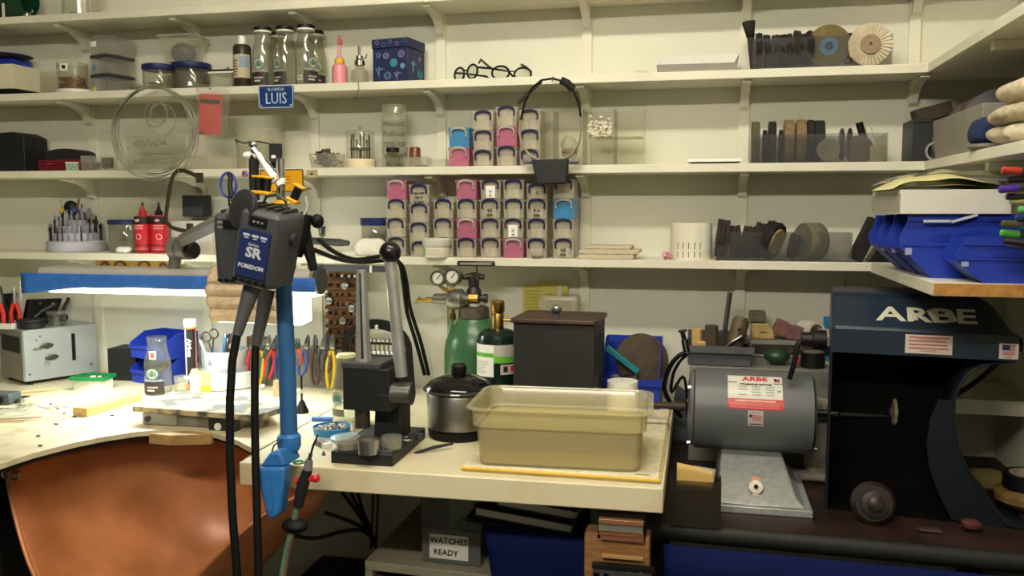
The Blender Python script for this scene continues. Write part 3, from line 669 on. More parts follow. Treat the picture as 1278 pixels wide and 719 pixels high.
# bur dome
x, z, w_, h = B(425, 160, 462, 210, 2.325)
t = T('bur_dome', 'clear domed holder of steel burs on a cream base', 'holder', (x, 2.365, SH[3]))
O('base', M().lathe([(.042, 0), (.043, .002), (.043, .022), (.040, .026), (1e-6, .026)], 32), cream, t)
O('dome', M().lathe([(.0405, .0262), (.0405, .100), (.037, .106), (.006, .108), (.005, .112), (.008, .116), (.005, .121), (1e-6, .122)], 32), glass, t)
O('rack', M().cyl(.030, .052, .058, 24), mat('grey_rack', '55534c', .4), t); O('rack_post', M().cyl(.004, .026, .054, 8), steel, t)
for i in range(16):
    a = 2*PI*i/16; rr = .026; hh = .082+.008*((i*7) % 3)
    O('bur', M().lathe([(.0014, .0262), (.0014, hh-.012), (.0022, hh-.008), (.0020, hh-.001), (.0008, hh)], 7, (rr*math.cos(a), rr*math.sin(a), 0)), mat('bur_steel', '4a4842', .35, .8), t)
# stack of round containers
x, z, w_, h = B(470, 130, 504, 210, 2.335)
nn = 6; hp = h/nn
for i in range(nn):
    t = T('round_pot', 'clear round pot of small findings, %s of the tall stack of six' % ('bottom one', 'second from the bottom', 'third from the bottom', 'fourth from the bottom', 'fifth from the bottom', 'topmost')[i], 'pot', (x, 2.375, SH[3]+hp*i), group='stacked round pots')
    O('body', M().cup(.036, .038, hp-.0006, .0015, 28), plastic, t)
    m = M()
    for k in range(60 if i < 5 else 10):
        a, r_ = R.uniform(0, 6.3), .032*math.sqrt(R.random()); m.ball((r_*math.cos(a), r_*math.sin(a), .004+R.uniform(0, .35*hp)), .0035, 6, (1.3, 1, .8))
    O('findings', m, mat('grey_findings', 'a09c8c', .4, .4, c2='3c3830', ns=150), t, kind='stuff')
x, z, w_, h = B(480, 182, 499, 209, 2.312)
t = T('small_jar', 'small clear glass jar with a black lid in front of the pot stack', 'jar', (x, 2.318, SH[3]))
O('body', M().lathe([(.020, 0), (.022, .002), (.022, .036), (.017, .042), (.015, .042), (.020, .035), (.020, .003), (1e-6, .003)], 24), glass, t); O('lid', M().cyl(.0185, .0425, .054, 24), black, t)
x = A(510, 195, 2.35).x
t = T('amber_bottle', 'small amber brown bottle behind the low clear tray', 'bottle', (x+.004, 2.395, SH[3]+.0))
O('body', M().lathe([(.015, 0), (.016, .003), (.016, .055), (.013, .060), (1e-6, .061)], 20), mat('amber', '6e3a1c', .25), t)
x = A(518, 200, 2.31).x
t = T('findings_tray', 'low clear tray with a few loose findings, wider one beside the pot stack', 'tray', (x, 2.335, SH[3])); O('body', M().tray(.062, .05, .028, .0015, 1.06), plastic, t)
m = M(); [m.ball((R.uniform(-.02, .02), R.uniform(-.015, .015), .004), .003, 6, (2, 1, 1)) for i in range(8)]; O('findings', m, dgrey, t, kind='stuff')
t = T('findings_tray', 'low clear tray touching the pink storage box, narrower one', 'tray', (A(545, 200, 2.31).x, 2.338, SH[3])); O('body', M().tray(.048, .05, .022, .0015), plastic, t)

# ---------------- mini storage boxes with clip handles
pinkc = clear('pink_clear', (.985, .92, .945), .40, 'e58bab', .12, .12); bluec = clear('blue_clear', (.80, .92, .98), .52, '55a6da', .12, .12)
clrbox = clear('storage_clear', (.985, .975, .955), .24, 'f4ecd8', .12, .15)
hnd_b = mat('navy_handle', '171c48', .4); hnd_g = mat('grey_handle', 'a8a39a', .4)
inside = mat('box_contents', 'aea898', .7, n=.3, ns=70)
BW, BD = .0615, .088
BH = (A(495, 225, 2.315).z-SH[4])/4
def storage_box(kind, loc, lab, group, wr=None, insert=None, hh=None):
    H_ = hh or BH-.0006
    t = T('storage_box', lab, 'storage box', loc, group=group)
    bm_ = {'c': clrbox, 'p': pinkc, 'b': bluec}[kind]
    key = (kind, round(H_, 4))
    if key not in storage_box.cache:
        o1 = O('body', M().tray(BW*.90, BD*.92, H_-.0065, .0018, 1.05, 1.04), bm_, t)
        o2 = O('lid', M().cb(BW, BD, .0055, H_-.006).cb(BW*.9, BD*.9, .0006, H_-.0006), bm_ if kind != 'c' else clrbox, t)
        q = [(-.021, -BD/2-.0022, H_-.022), (-.0215, -BD/2-.003, H_-.012), (-.018, -BD/2-.0035, H_-.006), (-.010, -BD/2-.0035, H_-.0025), (0, -BD/2-.0035, H_-.0015)]
        q = q+[(-a, b, c) for a, b, c in q[::-1][1:]]
        o3 = O('handle', M().tube(q, [.0020, .0026, .0034, .0038, .0040, .0038, .0034, .0026, .0020], 6, flat=(1, .9)).box(-.0235, -.018, -BD/2-.003, -BD/2-.0005, H_-.025, H_-.021).box(.018, .0235, -BD/2-.003, -BD/2-.0005, H_-.025, H_-.021), hnd_b if kind == 'c' else hnd_g, t)
        storage_box.cache[key] = (o1.data, o2.data, o3.data)
    else:
        for nm, me in zip(('body', 'lid', 'handle'), storage_box.cache[key]):
            o = bpy.data.objects.new(nm, me); col.objects.link(o); o.parent = t
    if kind == 'c':
        if 'ins' not in storage_box.cache:
            storage_box.cache['ins'] = O('contents', M().box(-.0155, .0155, -BD*.42, BD*.10, .003, .027), inside, t).data
        else:
            o = bpy.data.objects.new('contents', storage_box.cache['ins']); col.objects.link(o); o.parent = t
    if insert: O('label_card', M().box(-.013, .013, -BD/2-.0006, -BD/2+.0009, .004, H_-.016), insert, t, label='pale label' if insert is paper else None)
    if wr: txt(wr, .0115, ink, t, (0, -BD/2-.0010, .0165), name='writing', bold=.0004)
    return t
storage_box.cache = {}
yb = 2.315+BD/2
colx = [A(p, 300, 2.315).x for p in (494.5, 523.5, 553, 582, 611.5, 640.5, 670, 703)]
ordn = ('first', 'second', 'third', 'fourth', 'fifth', 'sixth', 'seventh', 'last')
rown = ('bottom', 'second', 'third', 'top')
spec = ['cccp', 'cccc', 'ccc', 'cpcp', 'cccc', 'pccc', 'cccc', 'ccbc']
wr = {(1, 3): ('== ==\n== =\n= ===', None), (4, 2): ('9.5\nmm', None), (6, 2): ('9 m\nmm', None), (6, 3): ('3', None), (7, 0): ('4.5\nmm', None), (4, 3): (':::\n:::', paper), (5, 1): (':::\n:::', paper)}
cn = {'c': 'clear', 'p': 'pink', 'b': 'blue'}
for ci, s_ in enumerate(spec):
    for ri, kd in enumerate(s_):
        wr_, ins = wr.get((ci, ri), (None, None)); z0 = SH[4]+BH*ri
        lab = '%s mini storage box, lowest shelf, %s column from the left, %s row' % (cn[kd], ordn[ci], rown[ri])
        hh = BH*.78 if (ci == 6 and ri == 3) or (ci == 1 and ri == 0) else None
        if ci == 1 and ri > 0: z0 -= BH*.22
        storage_box(kd, (colx[ci]+R.uniform(-.001, .001), yb+R.uniform(-.003, .003), z0), lab, 'mini storage boxes on the lowest shelf', wr_, ins, hh)
y3 = 2.315+BD/2
for ci, (px, s_) in enumerate(((572.5, 'pb'), (603, 'ccc'), (632, 'cpc'), (661, 'ccc'))):
    x = A(px, 195, 2.315).x
    for ri, kd in enumerate(s_):
        lab = '%s mini storage box, third shelf, %s column of the group, %s' % (cn[kd], ordn[ci], ('bottom', 'middle', 'top')[ri] if len(s_) == 3 else ('bottom', 'top')[ri])
        hh = BH*.80 if s_ == 'ccc' and ri == 0 else None
        storage_box(kd, (x, y3+R.uniform(-.002, .002), SH[3]+BH*ri-(BH*.2 if s_ == 'ccc' and ri else 0)), lab, 'mini storage boxes on the third shelf', hh=hh)
# large divided acrylic case
x, z, w_, h = B(679, 137, 802, 208, 2.335)
t = T('divided_case', 'large clear divided case with white beads and a plastic bag in its cells', 'case', (x, 2.385, SH[3]))
ac = clear('case_acrylic', (1, 1, .99), .02, 'e8e4d4', .06, .10)
O('case_body', M().tray(w_, .09, h, .002), ac, t)
for px in (690, 727, 766): O('divider', M().box(-.0012, .0012, -.042, .042, .002, h-.001), clear('divider_acrylic', (.92, .92, .90), .12, '9c9684', .1, .08), t, (A(px, 170, 2.335).x-x, 0, 0))
O('shelf_panel', M().box(-.001, A(801, 170, 2.335).x-x, -.042, .042, .074, .0755), clear('divider_acrylic'), t, (0, 0, .0))
m = M(); x0, x1 = A(732, 170, 2.335).x-x, A(763, 170, 2.335).x-x
for i in range(170): m.ball((R.uniform(x0+.003, x1-.003), -.038+R.uniform(0, .03), .079+abs(R.gauss(0, .5))*.034), .0046, 6, (1.2, 1, 1), .1)
O('white_beads', m, mat('white_beads', 'f0ead8', .4), t, kind='stuff', label='white beads')
m = M(); m.ball((A(708, 170, 2.335).x-x, -.01, .052), .022, 14, (1.1, .9, 1.5), .12)
O('plastic_bag', m, clear('bag2', (.97, .96, .93), .2, 'dcd8cc', .12, .3), t)
O('bag_contents', M().ball((A(708, 170, 2.335).x-x, -.012, .040), .018, 12, (1.3, .9, .5), .1), mat('brown_bits', '77603f'), t)
# flat lid / tray at right
x, z, w_, h = B(858, 193, 925, 203, 2.325)
t = T('flat_tray', 'flat white tray with a black underside near the right end of the third shelf', 'tray', (x, 2.365, SH[3])); O('tray_body', M().cb(w_, .08, .008, .006), paper, t); O('underside', M().cb(w_*.9, .075, .0055), black, t)
# bin of buffing wheels
t, bx, bw, bh = acrylic_bin('clear acrylic bin of buffing wheels on the third shelf', 935, 1106, 167, 3)
xs0 = A(935, 180, 2.315).x
colsw = {'o': mat('olive_felt', '55503c', .9, n=.2, ns=80), 'k': mat('black_felt', '1e1d1c', .9, n=.3, ns=80), 't': mat('tan_felt', '7a6648', .9, n=.2, ns=80)}
for i, (px, wd, r_, cm) in enumerate(((943, .020, .054, 'o'), (955, .010, .043, 'k'), (964, .018, .054, 'k'), (975, .008, .043, 'k'), (985, .024, .0555, 't'), (1000, .024, .0555, 't'), (1012, .016, .055, 'k'), (1023, .024, .054, 'k'))):
    p = A(px, 185, 2.34)
    tt = T('felt_buff', '%s felt wheel standing on edge, %s from the left in the third shelf bin' % ({'o': 'olive', 'k': 'black', 't': 'tan'}[cm], ('first', 'second', 'third', 'fourth', 'fifth', 'sixth', 'seventh', 'eighth')[i]), 'wheel', (p.x, 2.365, SH[3]+.003+r_*.98), group='felt wheels in the third shelf bin')
    O('wheel_body', M().lathe([(.005, -wd/2), (r_*.97, -wd/2), (r_, -wd/2+.002), (r_, wd/2-.002), (r_*.97, wd/2), (.005, wd/2)], 28, (0, 0, 0), 'x').xf(Matrix.Scale(.72, 4, (0, 1, 0))), colsw[cm], tt, sharp=60)
    O('hub', M().cyl(.012, -wd/2-.001, wd/2+.001, 12, (0, 0, 0), 'x'), brownwood, tt)
p = A(1034, 187, 2.32)
disc('felt_disc', 'pale round felt disc with a tan hub facing out of the third shelf bin', 'disc', (p.x, 2.325, p.z), .028, .008, mat('grey_felt', '8c8470', .9, n=.15, ns=80), hubr=.5, hub=mat('tan_leather', '927a62'))
for i, (px, an, cm) in enumerate(((1052, 28, mat('slate', '4a4c50', .6)), (1062, 34, mat('dark_brown', '3a2c22', .7)))):
    p = A(px, 180, 2.35); disc('grinding_disc', ('grey grinding disc leaning in the third shelf bin', 'dark brown grinding disc leaning in the third shelf bin')[i], 'disc', (p.x, 2.37, p.z), .042, .006, cm, (0, 0, rad(70)) if 0 else (rad(0), rad(an), rad(74)), group='leaning grinding discs')
p = A(1072, 187, 2.34); disc('grinding_disc', 'maroon grinding disc facing out at the right of the third shelf bin', 'disc', (p.x, 2.345, p.z), .036, .006, mat('maroon', '5a3a38', .7), (rad(8), 0, rad(-20)))
p = A(1076, 160, 2.35); one('rubber_stick', M().cyl(.009, -.022, .022, 12), dblack, 'black rubber stick leaning above the maroon disc', 'stick', (p.x, 2.36, p.z-.006), rot=(0, rad(-16), 0))
p = A(1090, 178, 2.35); one('chalk_stick', M().cyl(.008, -.042, .042, 12), mat('chalk', 'd8d2bc', .8), 'white chalk stick leaning at the right end of the third shelf bin', 'stick', (p.x, 2.36, p.z), rot=(0, rad(-18), 0))
p = A(1096, 190, 2.325); one('pale_card', M().box(-.018, .018, -.001, .001, -.02, .02), mat('yellowish_card', 'b5aa7c', .7), 'small yellowish card at the right end of the third shelf bin', 'card', (p.x, 2.33, p.z-.003))
# ================================================================ right side shelves
def AX(px, py, x):
    d = _ray(px, py); return Vector((0, 0, CAM_H)) + d*(x/d.x)
t = T('black_box', 'upright black box in the corner of the third shelf beside the grey tub', 'box', (A(1150, 190, 2.33).x, 2.385, SH[3]))
O('body', M().box(-.022, .022, -.06, .06, 0, .105), mat('charcoal_card', '202226', .5), t, bev=.001); O('seam', M().box(-.0225, .0225, -.061, -.06, .095, .097), dblack, t)
p = A(1163, 150, 2.36)
one('wood_block', M().cb(.086, .05, .034), mat('dark_block', '3c3326', .8, n=.3, ns=30), 'dark wood block tilted across the upright black box and the grey tub', 'block', (p.x+.006, 2.375, SH[3]+.107), rot=(0, rad(-14), 0), bev=.002)
one('tape_ring', M().ring(.024, .019, -.012, .012, 28, ax='y'), mat('grey_ring', '8d8a80', .5), 'grey tape ring standing behind the dark wood block', 'ring', (A(1166, 163, 2.33).x+.002, 2.318, SH[3]+.0245), rot=(0, 0, rad(-8)))
ga = AX(1163, 197, .535); gb = AX(1226, 187, .535)
t = T('grey_tub', 'open grey plastic tub of worn discs on the right side shelf', 'tub', (.62, (ga.y+gb.y)/2+.02, SH[3]))
O('body', M().tray(.15, abs(ga.y-gb.y)-.02, .094, .003, 1.1, 1.03), mat('grey_tub', '8c877a', .5, n=.1, ns=8), t, bev=.002)
for i, (dy, cm, r_) in enumerate(((.15, 'dark_brown', .066), (.12, 'rust_brown', .068), (.09, 'slate', .067), (.05, 'dark_brown', .070), (.02, 'rust_brown', .070), (-.015, 'slate', .071), (-.05, 'slate', .071))):
    disc('worn_disc', 'worn %s abrasive disc, %s from the back in the grey tub' % (('dark brown', 'rusty brown', 'grey')[('dark_brown', 'rust_brown', 'slate').index(cm)], ('first', 'second', 'third', 'fourth', 'fifth', 'sixth', 'seventh')[i]), 'disc',
         (.615, (ga.y+gb.y)/2+dy-.02, SH[3]+.075), r_, .010, mat(cm, {'dark_brown': '3a2c22', 'rust_brown': '5a4030', 'slate': '4a4c50'}[cm], .8), (rad(-28), 0, 0), group='worn discs in the grey tub')
def cloth_pile(name, lab, cat, c, w_, d, h, mt, n=1, ph=0):
    def fn(u, v):
        a = 2*PI*u; s_ = max(1e-3, math.sin(PI*v))**.45
        x = w_/2*s_*math.copysign(abs(math.cos(a))**.6, math.cos(a)); y = d/2*s_*math.copysign(abs(math.sin(a))**.6, math.sin(a))
        k = 1+.05*math.sin(5*a+ph+3*v)+.03*math.sin(11*a+2*ph)
        z = h*(.5-.5*math.cos(PI*v))
        z += .10*h*math.sin(3*a+ph)*math.sin(PI*v)
        return (x*k, y*k, max(0, z))
    return one(name, M().grid(fn, 40, 14), mt, lab, cat, c, sharp=180)
terry = mat('beige_terry', 'b5a88c', .95, n=.2, ns=90, bump=.6); terry2 = mat('beige_terry_light', 'c4b89e', .95, n=.15, ns=90, bump=.6)
cx_l = A(1244, 160, 1.74).x+.105
for i, (h0, hh, dx, mt_, lab) in enumerate(((0, .042, .0, terry2, 'folded beige cloth at the bottom of the pile on the right side shelf'), (.036, .040, -.004, terry, 'folded beige cloth in the middle of the pile on the right side shelf'), (.072, .05, .016, terry2, 'crumpled beige cloth on top of the pile on the right side shelf'))):
    cloth_pile('folded_cloth', lab, 'cloth', (cx_l+dx, 1.76, SH[3]+h0), .21, .17, hh, mt_, ph=i*1.7)
    o = col.objects[-1]; o['group'] = 'beige cloths on the side shelf'
na = A(1230, 185, 1.90)
cloth_pile('navy_glove', 'rolled navy cloth glove lying in front of the beige cloths', 'glove', (na.x+.008, 1.905, SH[3]+.012), .075, .085, .052, mat('navy_cloth', '1c2b52', .9, n=.2, ns=60, bump=.4), ph=2)
one('glove_cuff', M().lathe([(.03, 0), (.042, .006), (.040, .012), (1e-6, .013)], 20), mat('grey_sole', '6f6b62', .6), 'grey pad under the rolled navy glove', 'pad', (na.x+.008, 1.90, SH[3]))
# blue bins on the lowest side shelf
def blue_bin(lab, loc, w_, d, h, rz=0, group=None, label_=True, slant=.30):
    """stacking bin seen from its long side: open top, low sloping front end towards -x"""
    t = T('blue_bin', lab, 'bin', loc, rz, group=group)
    side = [(-w_/2+w_*slant*.55, 0), (w_/2, 0), (w_/2+.004, h), (-w_/2+.02, h), (-w_/2, h*.62), (-w_/2+.004, h*.46)]
    m = M()
    for y in (-d/2, d/2-.003): m.prism(side, y, y+.003, 'y')
    m.box(-w_/2+w_*slant*.55, w_/2, -d/2+.003, d/2-.003, 0, .003).box(w_/2-.003, w_/2, -d/2+.003, d/2-.003, .003, h)
    m.add([(-w_/2+w_*slant*.55, -d/2, 0), (-w_/2+w_*slant*.55, d/2, 0), (-w_/2+.004, d/2, h*.46), (-w_/2+.004, -d/2, h*.46), (-w_/2+w_*slant*.55+.003, -d/2, .003), (-w_/2+w_*slant*.55+.003, d/2, .003), (-w_/2+.007, d/2, h*.46), (-w_/2+.007, -d/2, h*.46)], [(0, 1, 2, 3), (7, 6, 5, 4), (3, 2, 6, 7)])
    O('body', m, bluebin, t)
    O('rim', M().box(-w_/2+.014, w_/2+.006, -d/2-.004, -d/2, h-.014, h).box(-w_/2+.014, w_/2+.006, d/2, d/2+.004, h-.014, h), bluebin, t)
    O('side_rib', M().box(-w_/2+.006, w_/2, -d/2-.0025, -d/2, h*.50, h*.53).prism([(-w_/2+.06, h*.58), (w_*.14, h*.58), (w_*.22, h*.90), (-w_/2+.07, h*.90)], -d/2-.0012, -d/2, 'y'), bluebin, t)
    if label_: O('label_slot', M().box(-w_/2+.012, -w_/2+.024, -d/2-.0012, -d/2-.0002, h*.36, h*.47), mat('slot_label', '9aa0c8', .5), t)
    return t
zA = A(1200, 262, 1.78).z
hb_ = (A(1200, 268, 1.76).z-SH[4])
x0 = A(1104, 300, 1.76).x
gbn = 'blue bins nested on the side shelf'
for i, (dx, dy, lab) in enumerate(((.025, 0, 'large blue plastic bin nearest in the nested row on the low side shelf'), (.004, .10, 'large blue plastic bin in the middle of the nested row on the low side shelf'), (-.012, .20, 'large blue plastic bin farthest back in the nested row on the low side shelf'))):
    x0 = A((1122, 1106, 1093)[i], 300, 1.815+dy).x-dx
    wl = RWX-.012-(x0+dx)
    blue_bin(lab, (x0+dx+wl/2, 1.86+dy, SH[4]+.0005), wl, .088, hb_-.002*i, group=gbn)
xs = A(1193, 320, 1.70).x
blue_bin('smaller blue plastic bin at the raw brown end of the low side shelf', (xs+(RWX-.012-xs)/2, 1.752, SH[4]+.0005), RWX-.012-xs, .085, A(1230, 297, 1.71).z-SH[4])
ztop = SH[4]+hb_
sg = mat('grey_slip', 'b9bcc4', .6)
for i, ((a, b), lab) in enumerate((((( 1153, 276), (1187, 276)), 'straight grey paper slip on the side of the front large blue bin'), (((1188, 277), (1221, 268)), 'slanted grey paper slip on the side of the front large blue bin'))):
    pa, pb = A(*a, 1.795), A(*b, 1.795); d = pb-pa
    one('paper_slip', M().box(0, d.length, -.0008, .0008, -.0025, .0025), sg, lab, 'slip', (pa.x, 1.7985, pa.z), rot=(0, -math.atan2(d.z, d.x), 0), group='paper slips on the blue bin')
# white box lid and papers
xl, xr_ = A(1122, 250, 1.80).x, A(1262, 245, 1.80).x
zb, zt = ztop+.002, ztop+.055
t = T('white_carton', 'shallow white cardboard box lying on top of the large blue bins', 'box', ((xl+xr_)/2, 1.80+.13, ztop+.001), rad(1))
O('body', M().cb(xr_-xl, .26, A(1190, 236, 1.80).z-ztop-.002), mat('white_card', 'd6d2c6', .6), t, bev=.001); O('lid_flap', M().box(-(xr_-xl)/2-.0008, -(xr_-xl)/2, -.13, .13, .004, .040), mat('grey_card', 'a9a596', .6), t)
zb = A(1190, 236, 1.80).z
def pap(u, v): return ((u-.5)*.20, (v-.5)*.22, .030*(1-abs(2*u-1)**3)*(.6+.4*math.sin(PI*v))+.002*math.sin(14*u))
one('paper_bundle', M().grid(pap, 20, 8).grid(lambda u, v: (lambda q: (q[0]*.97+.004, q[1], q[2]*.35))(pap(u, v)), 20, 8), mat('yellow_paper', 'ddd6a2', .7), 'loose bundle of pale yellow papers lying on the white cardboard box', 'papers', ((xl+xr_)/2-.01, 1.915, zb+.001))
one('plastic_sleeve', M().grid(lambda u, v: ((u-.5)*.23, (v-.5)*.20, .022*(1-abs(2*u-1)**2)+.003*math.sin(20*u+5*v)), 20, 8), clear('sleeve', (1, 1, 1), .2, 'd8d4c0', .1, .35), 'clear plastic sleeve over the yellow papers', 'sleeve', ((xl+xr_)/2+.002, 1.91, zb+.014))
# markers pointing left
for i, (px, py, c, nm) in enumerate(((1245, 237, '4a2590', 'purple'), (1252, 212, 'b03828', 'orange-red'), (1262, 224, '1c1c20', 'black, upper'), (1268, 238, 'd0a890', 'pale pink'), (1258, 245, '22222a', 'dull black'), (1264, 250, 'c2b87c', 'pale yellow'), (1270, 262, '58b060', 'light green'), (1266, 272, '1c2a60', 'navy'), (1249, 279, '4c4a30', 'olive'), (1269, 282, '1e8a80', 'teal'), (1251, 291, '52a83c', 'bright green'), (1250, 300, '26262a', 'black, lowest'), (1260, 303, '8ab0b4', 'pale blue-grey'), (1270, 305, '8a3a52', 'dull rose'))):
    p = A(px, py, 1.62); t = T('marker_pen', '%s marker pen pointing out of the holder above the blue bin' % nm, 'marker', p+Vector((0, R.uniform(-.01, .02), 0)), group='marker pens at the right edge', rot=(0, rad(R.uniform(-8, 8)), rad(R.uniform(-12, 6))))
    cm = mat('marker_'+nm.split(',')[0].replace(' ', '_').replace('-', '_'), c, .4)
    O('cap', M().lathe([(.004, 0), (.0062, .002), (.0066, .030), (1e-6, .030)], 12, (0, 0, 0), 'x'), cm, t); O('barrel', M().cyl(.0060, .0302, .12, 12, (0, 0, 0), 'x'), dgrey, t)
t = T('marker_holder', 'dark marker holder at the right edge above the blue bins', 'holder', (.66, 1.62, SH[4]+.035))
O('panel', M().box(-.012, .09, -.05, .05, .01, .18), dgrey, t); O('post', M().box(.03, .05, -.02, .02, -.0345, .01), dgrey, t)
# ================================================================ right part of the lowest shelf
t, bx, bw, bh = acrylic_bin('clear acrylic bin of dark brush wheels on the lowest shelf', 892, 1062, 290, 4)
for i, (px, py, r_, mt_, ry, wd) in enumerate(((902, 288, .052, umber, 5, .032), (918, 296, .044, umber, -4, .030), (933, 297, .044, umber, 8, .028), (947, 293, .048, umber, 14, .030))):
    p = A(px, py, 2.35); tt = brush_wheel('dark brown brush wheel, %s from the left in the lowest acrylic bin' % ('first', 'second', 'third', 'fourth')[i], (p.x, 2.36, SH[4]+.004+r_), r_, wd, mt_, 'brown brush wheels in the lowest bin', (0, rad(ry), 0))
p = A(967, 284, 2.35); tt = brush_wheel('large black brush wheel with a yellow disc in its open end', (p.x-.008, 2.355, SH[4]+.054), .052, .030, bris, None, (0, rad(18), rad(-30)))
O('yellow_face', M().cyl(.034, .0155, .020, 20, (0, 0, 0), 'x'), mat('yellow_wax', 'c0a03c', .7, n=.2), tt, label='yellow face')
p = A(990, 300, 2.36); brush_wheel('small dark brush wheel between the black wheel and the grey felt wheel', (p.x, 2.365, SH[4]+.038), .036, .02, umber, None, (0, rad(10), 0))
p = A(1015, 298, 2.345); tt = T('felt_buff', 'thick grey felt wheel showing its round face in the lowest acrylic bin', 'wheel', (p.x-.004, 2.36, SH[4]+.050), rot=(0, 0, rad(-62)))
O('wheel_body', M().lathe([(.004, -.024), (.046, -.024), (.048, -.021), (.048, .021), (.046, .024), (.004, .024)], 32, (0, 0, 0), 'y'), mat('grey_felt2', '6a6252', .9, n=.15, ns=60), tt); O('hub', M().cyl(.007, -.0255, -.0242, 14, (0, 0, 0), 'y'), dgrey, tt)
p = A(1082, 300, 2.35); t = one('pumice_block', M().cb(.030, .06, .115), mat('black_rough', '1b1a18', .95, n=.5, ns=120, bump=.8), 'rough black block leaning against the acrylic bin on the lowest shelf', 'block', (p.x-.028, 2.355, SH[4]+.003), rot=(0, rad(24), 0))
one('black_wedge', M().prism([(-.03, 0), (.04, 0), (.0, .05)], -.03, .03, 'y'), black, 'black wedge supporting the leaning rough block', 'wedge', (A(1096, 320, 2.35).x+.004, 2.36, SH[4]))
# paper roll
x, z, w_, h = B(835, 279, 888, 325, 2.32)
t = T('label_roll', 'white roll of printed labels standing at the left of the acrylic bin', 'roll', (x, 2.375, SH[4]))
O('roll_body', M().ring(w_/2, w_/2-.010, 0, h, 40), mat('label_paper', 'e2ddc8', .7), t); O('core', M().ring(w_/2-.0102, w_/2-.014, 0, h-.002, 32), dgrey, t)
for i in range(5):
    for k in range(2): O('print_line', patch(w_/2+.0004, -128+16*i, -126+16*i, .006+.022*k, .022+.020*k+(.004 if k else 0), 2), ink, t)
O('torn_edge', patch(w_/2+.0008, -60, -20, h*.25, h*.97, 8), paper, t)
p = A(833, 318, 2.315); m = M(); [m.ball((R.uniform(-.010, .010), R.uniform(-.006, .006), .008+R.uniform(-.003, .010)), .007, 7, jit=.3) for i in range(7)]
one('pink_candy', m, mat('pink_foil', 'b05870', .35, c2='e0b0b4', ns=160), 'small crumpled pink wrapped candy beside the label roll', 'candy', (p.x, 2.325, SH[4]))
# folded towel on shelf
x, z, w_, h = B(721, 308, 797, 325, 2.305)
tw = mat('towel_cream', 'c9bda0', .95, n=.1, ns=120, bump=.5)
t = T('folded_towel', 'small folded cream towel on the lowest shelf right of the storage boxes', 'towel', (x, 2.35, SH[4]))
pr = [(-w_/2, .010)]; 
def fold(zz, th, x0, x1):
    return M().prism([(x0, zz+th*.2), (x0+.004, zz), (x1-.004, zz), (x1, zz+th*.3), (x1, zz+th*.7), (x1-.004, zz+th), (x0+.012, zz+th), (x0, zz+th*.75)], -.05, .06, 'y')
O('fold', fold(0, .013, -w_/2, w_/2-.012), tw, t, bev=.002); O('fold', fold(.0135, .013, -w_/2+.002, w_/2), tw, t, bev=.002); O('top_fold', fold(.0268, .009, -w_/2+.016, w_/2-.02), tw, t, bev=.002)
# small dish and cream jar in front of the boxes
t = T('small_dish', 'small clear dish of dark bits in front of the storage boxes', 'dish', (A(670, 318, 2.305).x, 2.3035+.009, SH[4])); O('body', M().cup(.018, .0185, .018, .0012, 20).xf(Matrix.Scale(.9, 4)), plastic, t); O('contents', M().cyl(.0150, .002, .007, 16), dgrey, t)
x, z, w_, h = B(527, 297, 561, 321, 2.30)
t = T('cream_pot', 'white cream pot with a wide pale lid in front of the storage boxes', 'pot', (x, 2.31, SH[4]))
O('body', M().lathe([(w_*.44, 0), (w_*.46, .003), (w_*.46, .030), (1e-6, .030)], 28), mat('pot_white', 'ddd8c4', .4), t); O('lid', M().lathe([(w_*.49, .0305), (w_*.51, .033), (w_*.51, .048), (w_*.46, .053), (1e-6, .054)], 28), mat('pot_lid', 'c9c8be', .4), t)
O('green_print', patch(w_*.463, -160, -138, .004, .026, 4), mat('green_print', '3f9a5a', .5), t)
for i in range(3): O('print_line', patch(w_*.463, -125, -60, .008+.006*i, .0095+.006*i, 8), mat('beige_print', 'b5a98a', .6), t)
# ================================================================ left part of the lowest shelf
x, z, w_, h = B(40, 292, 121, 311, 2.33)
t = T('bur_stand', 'round lavender-white stand bristling with steel burs at the left of the lowest shelf', 'stand', (x, 2.385, SH[4]), 0)
lav = mat('lavender_plastic', 'b9b7c4', .45)
O('base', M().lathe([(.084, 0), (.087, .003), (.087, .030), (.083, .034), (1e-6, .034)], 40), lav, t)
O('tier', M().lathe([(.068, .0345), (.068, .058), (.052, .058), (.052, .080), (.032, .080), (.032, .098), (1e-6, .098)], 32), lav, t)
bs = mat('bur_steel', '4a4842', .35, .8)
for (rr, n_, z0, hh) in ((.076, 26, .034, .044), (.060, 22, .058, .046), (.042, 16, .080, .046), (.02, 8, .098, .040)):
    for i in range(n_):
        a = 2*PI*(i+R.random()*.3)/n_; hd = R.choice((.0018, .0026, .005, .004)); h2 = hh*R.uniform(.75, 1.25)
        O('bur', M().lathe([(.0022, z0), (.0022, z0+h2*.7), (hd, z0+h2*.8), (hd*.9, z0+h2), (1e-6, z0+h2+.001)], 7, (rr*math.cos(a), rr*math.sin(a), 0)), bs if R.random() < .35 else mat('bur_shank', '9a98a4', .4, .3), t)
p = A(86, 258, 2.37); t = T('tape_measure', 'black and navy tool pouch with a yellow tag resting on the bur stand', 'pouch', (p.x, 2.375, p.z-.012), rot=(0, rad(18), 0))
O('body', M().ball((0, 0, .01), .022, 14, (1.05, .8, 1.0)), black, t); O('navy_side', M().ball((.016, -.006, .004), .017, 12, (.9, .8, .9)), mat('navy_rubber', '1f2f55', .5), t); O('tag', M().box(-.020, -.007, -.0215, -.0185, -.010, .002), mat('yellow_tag', 'c8b040', .5), t, label='yellow tag')
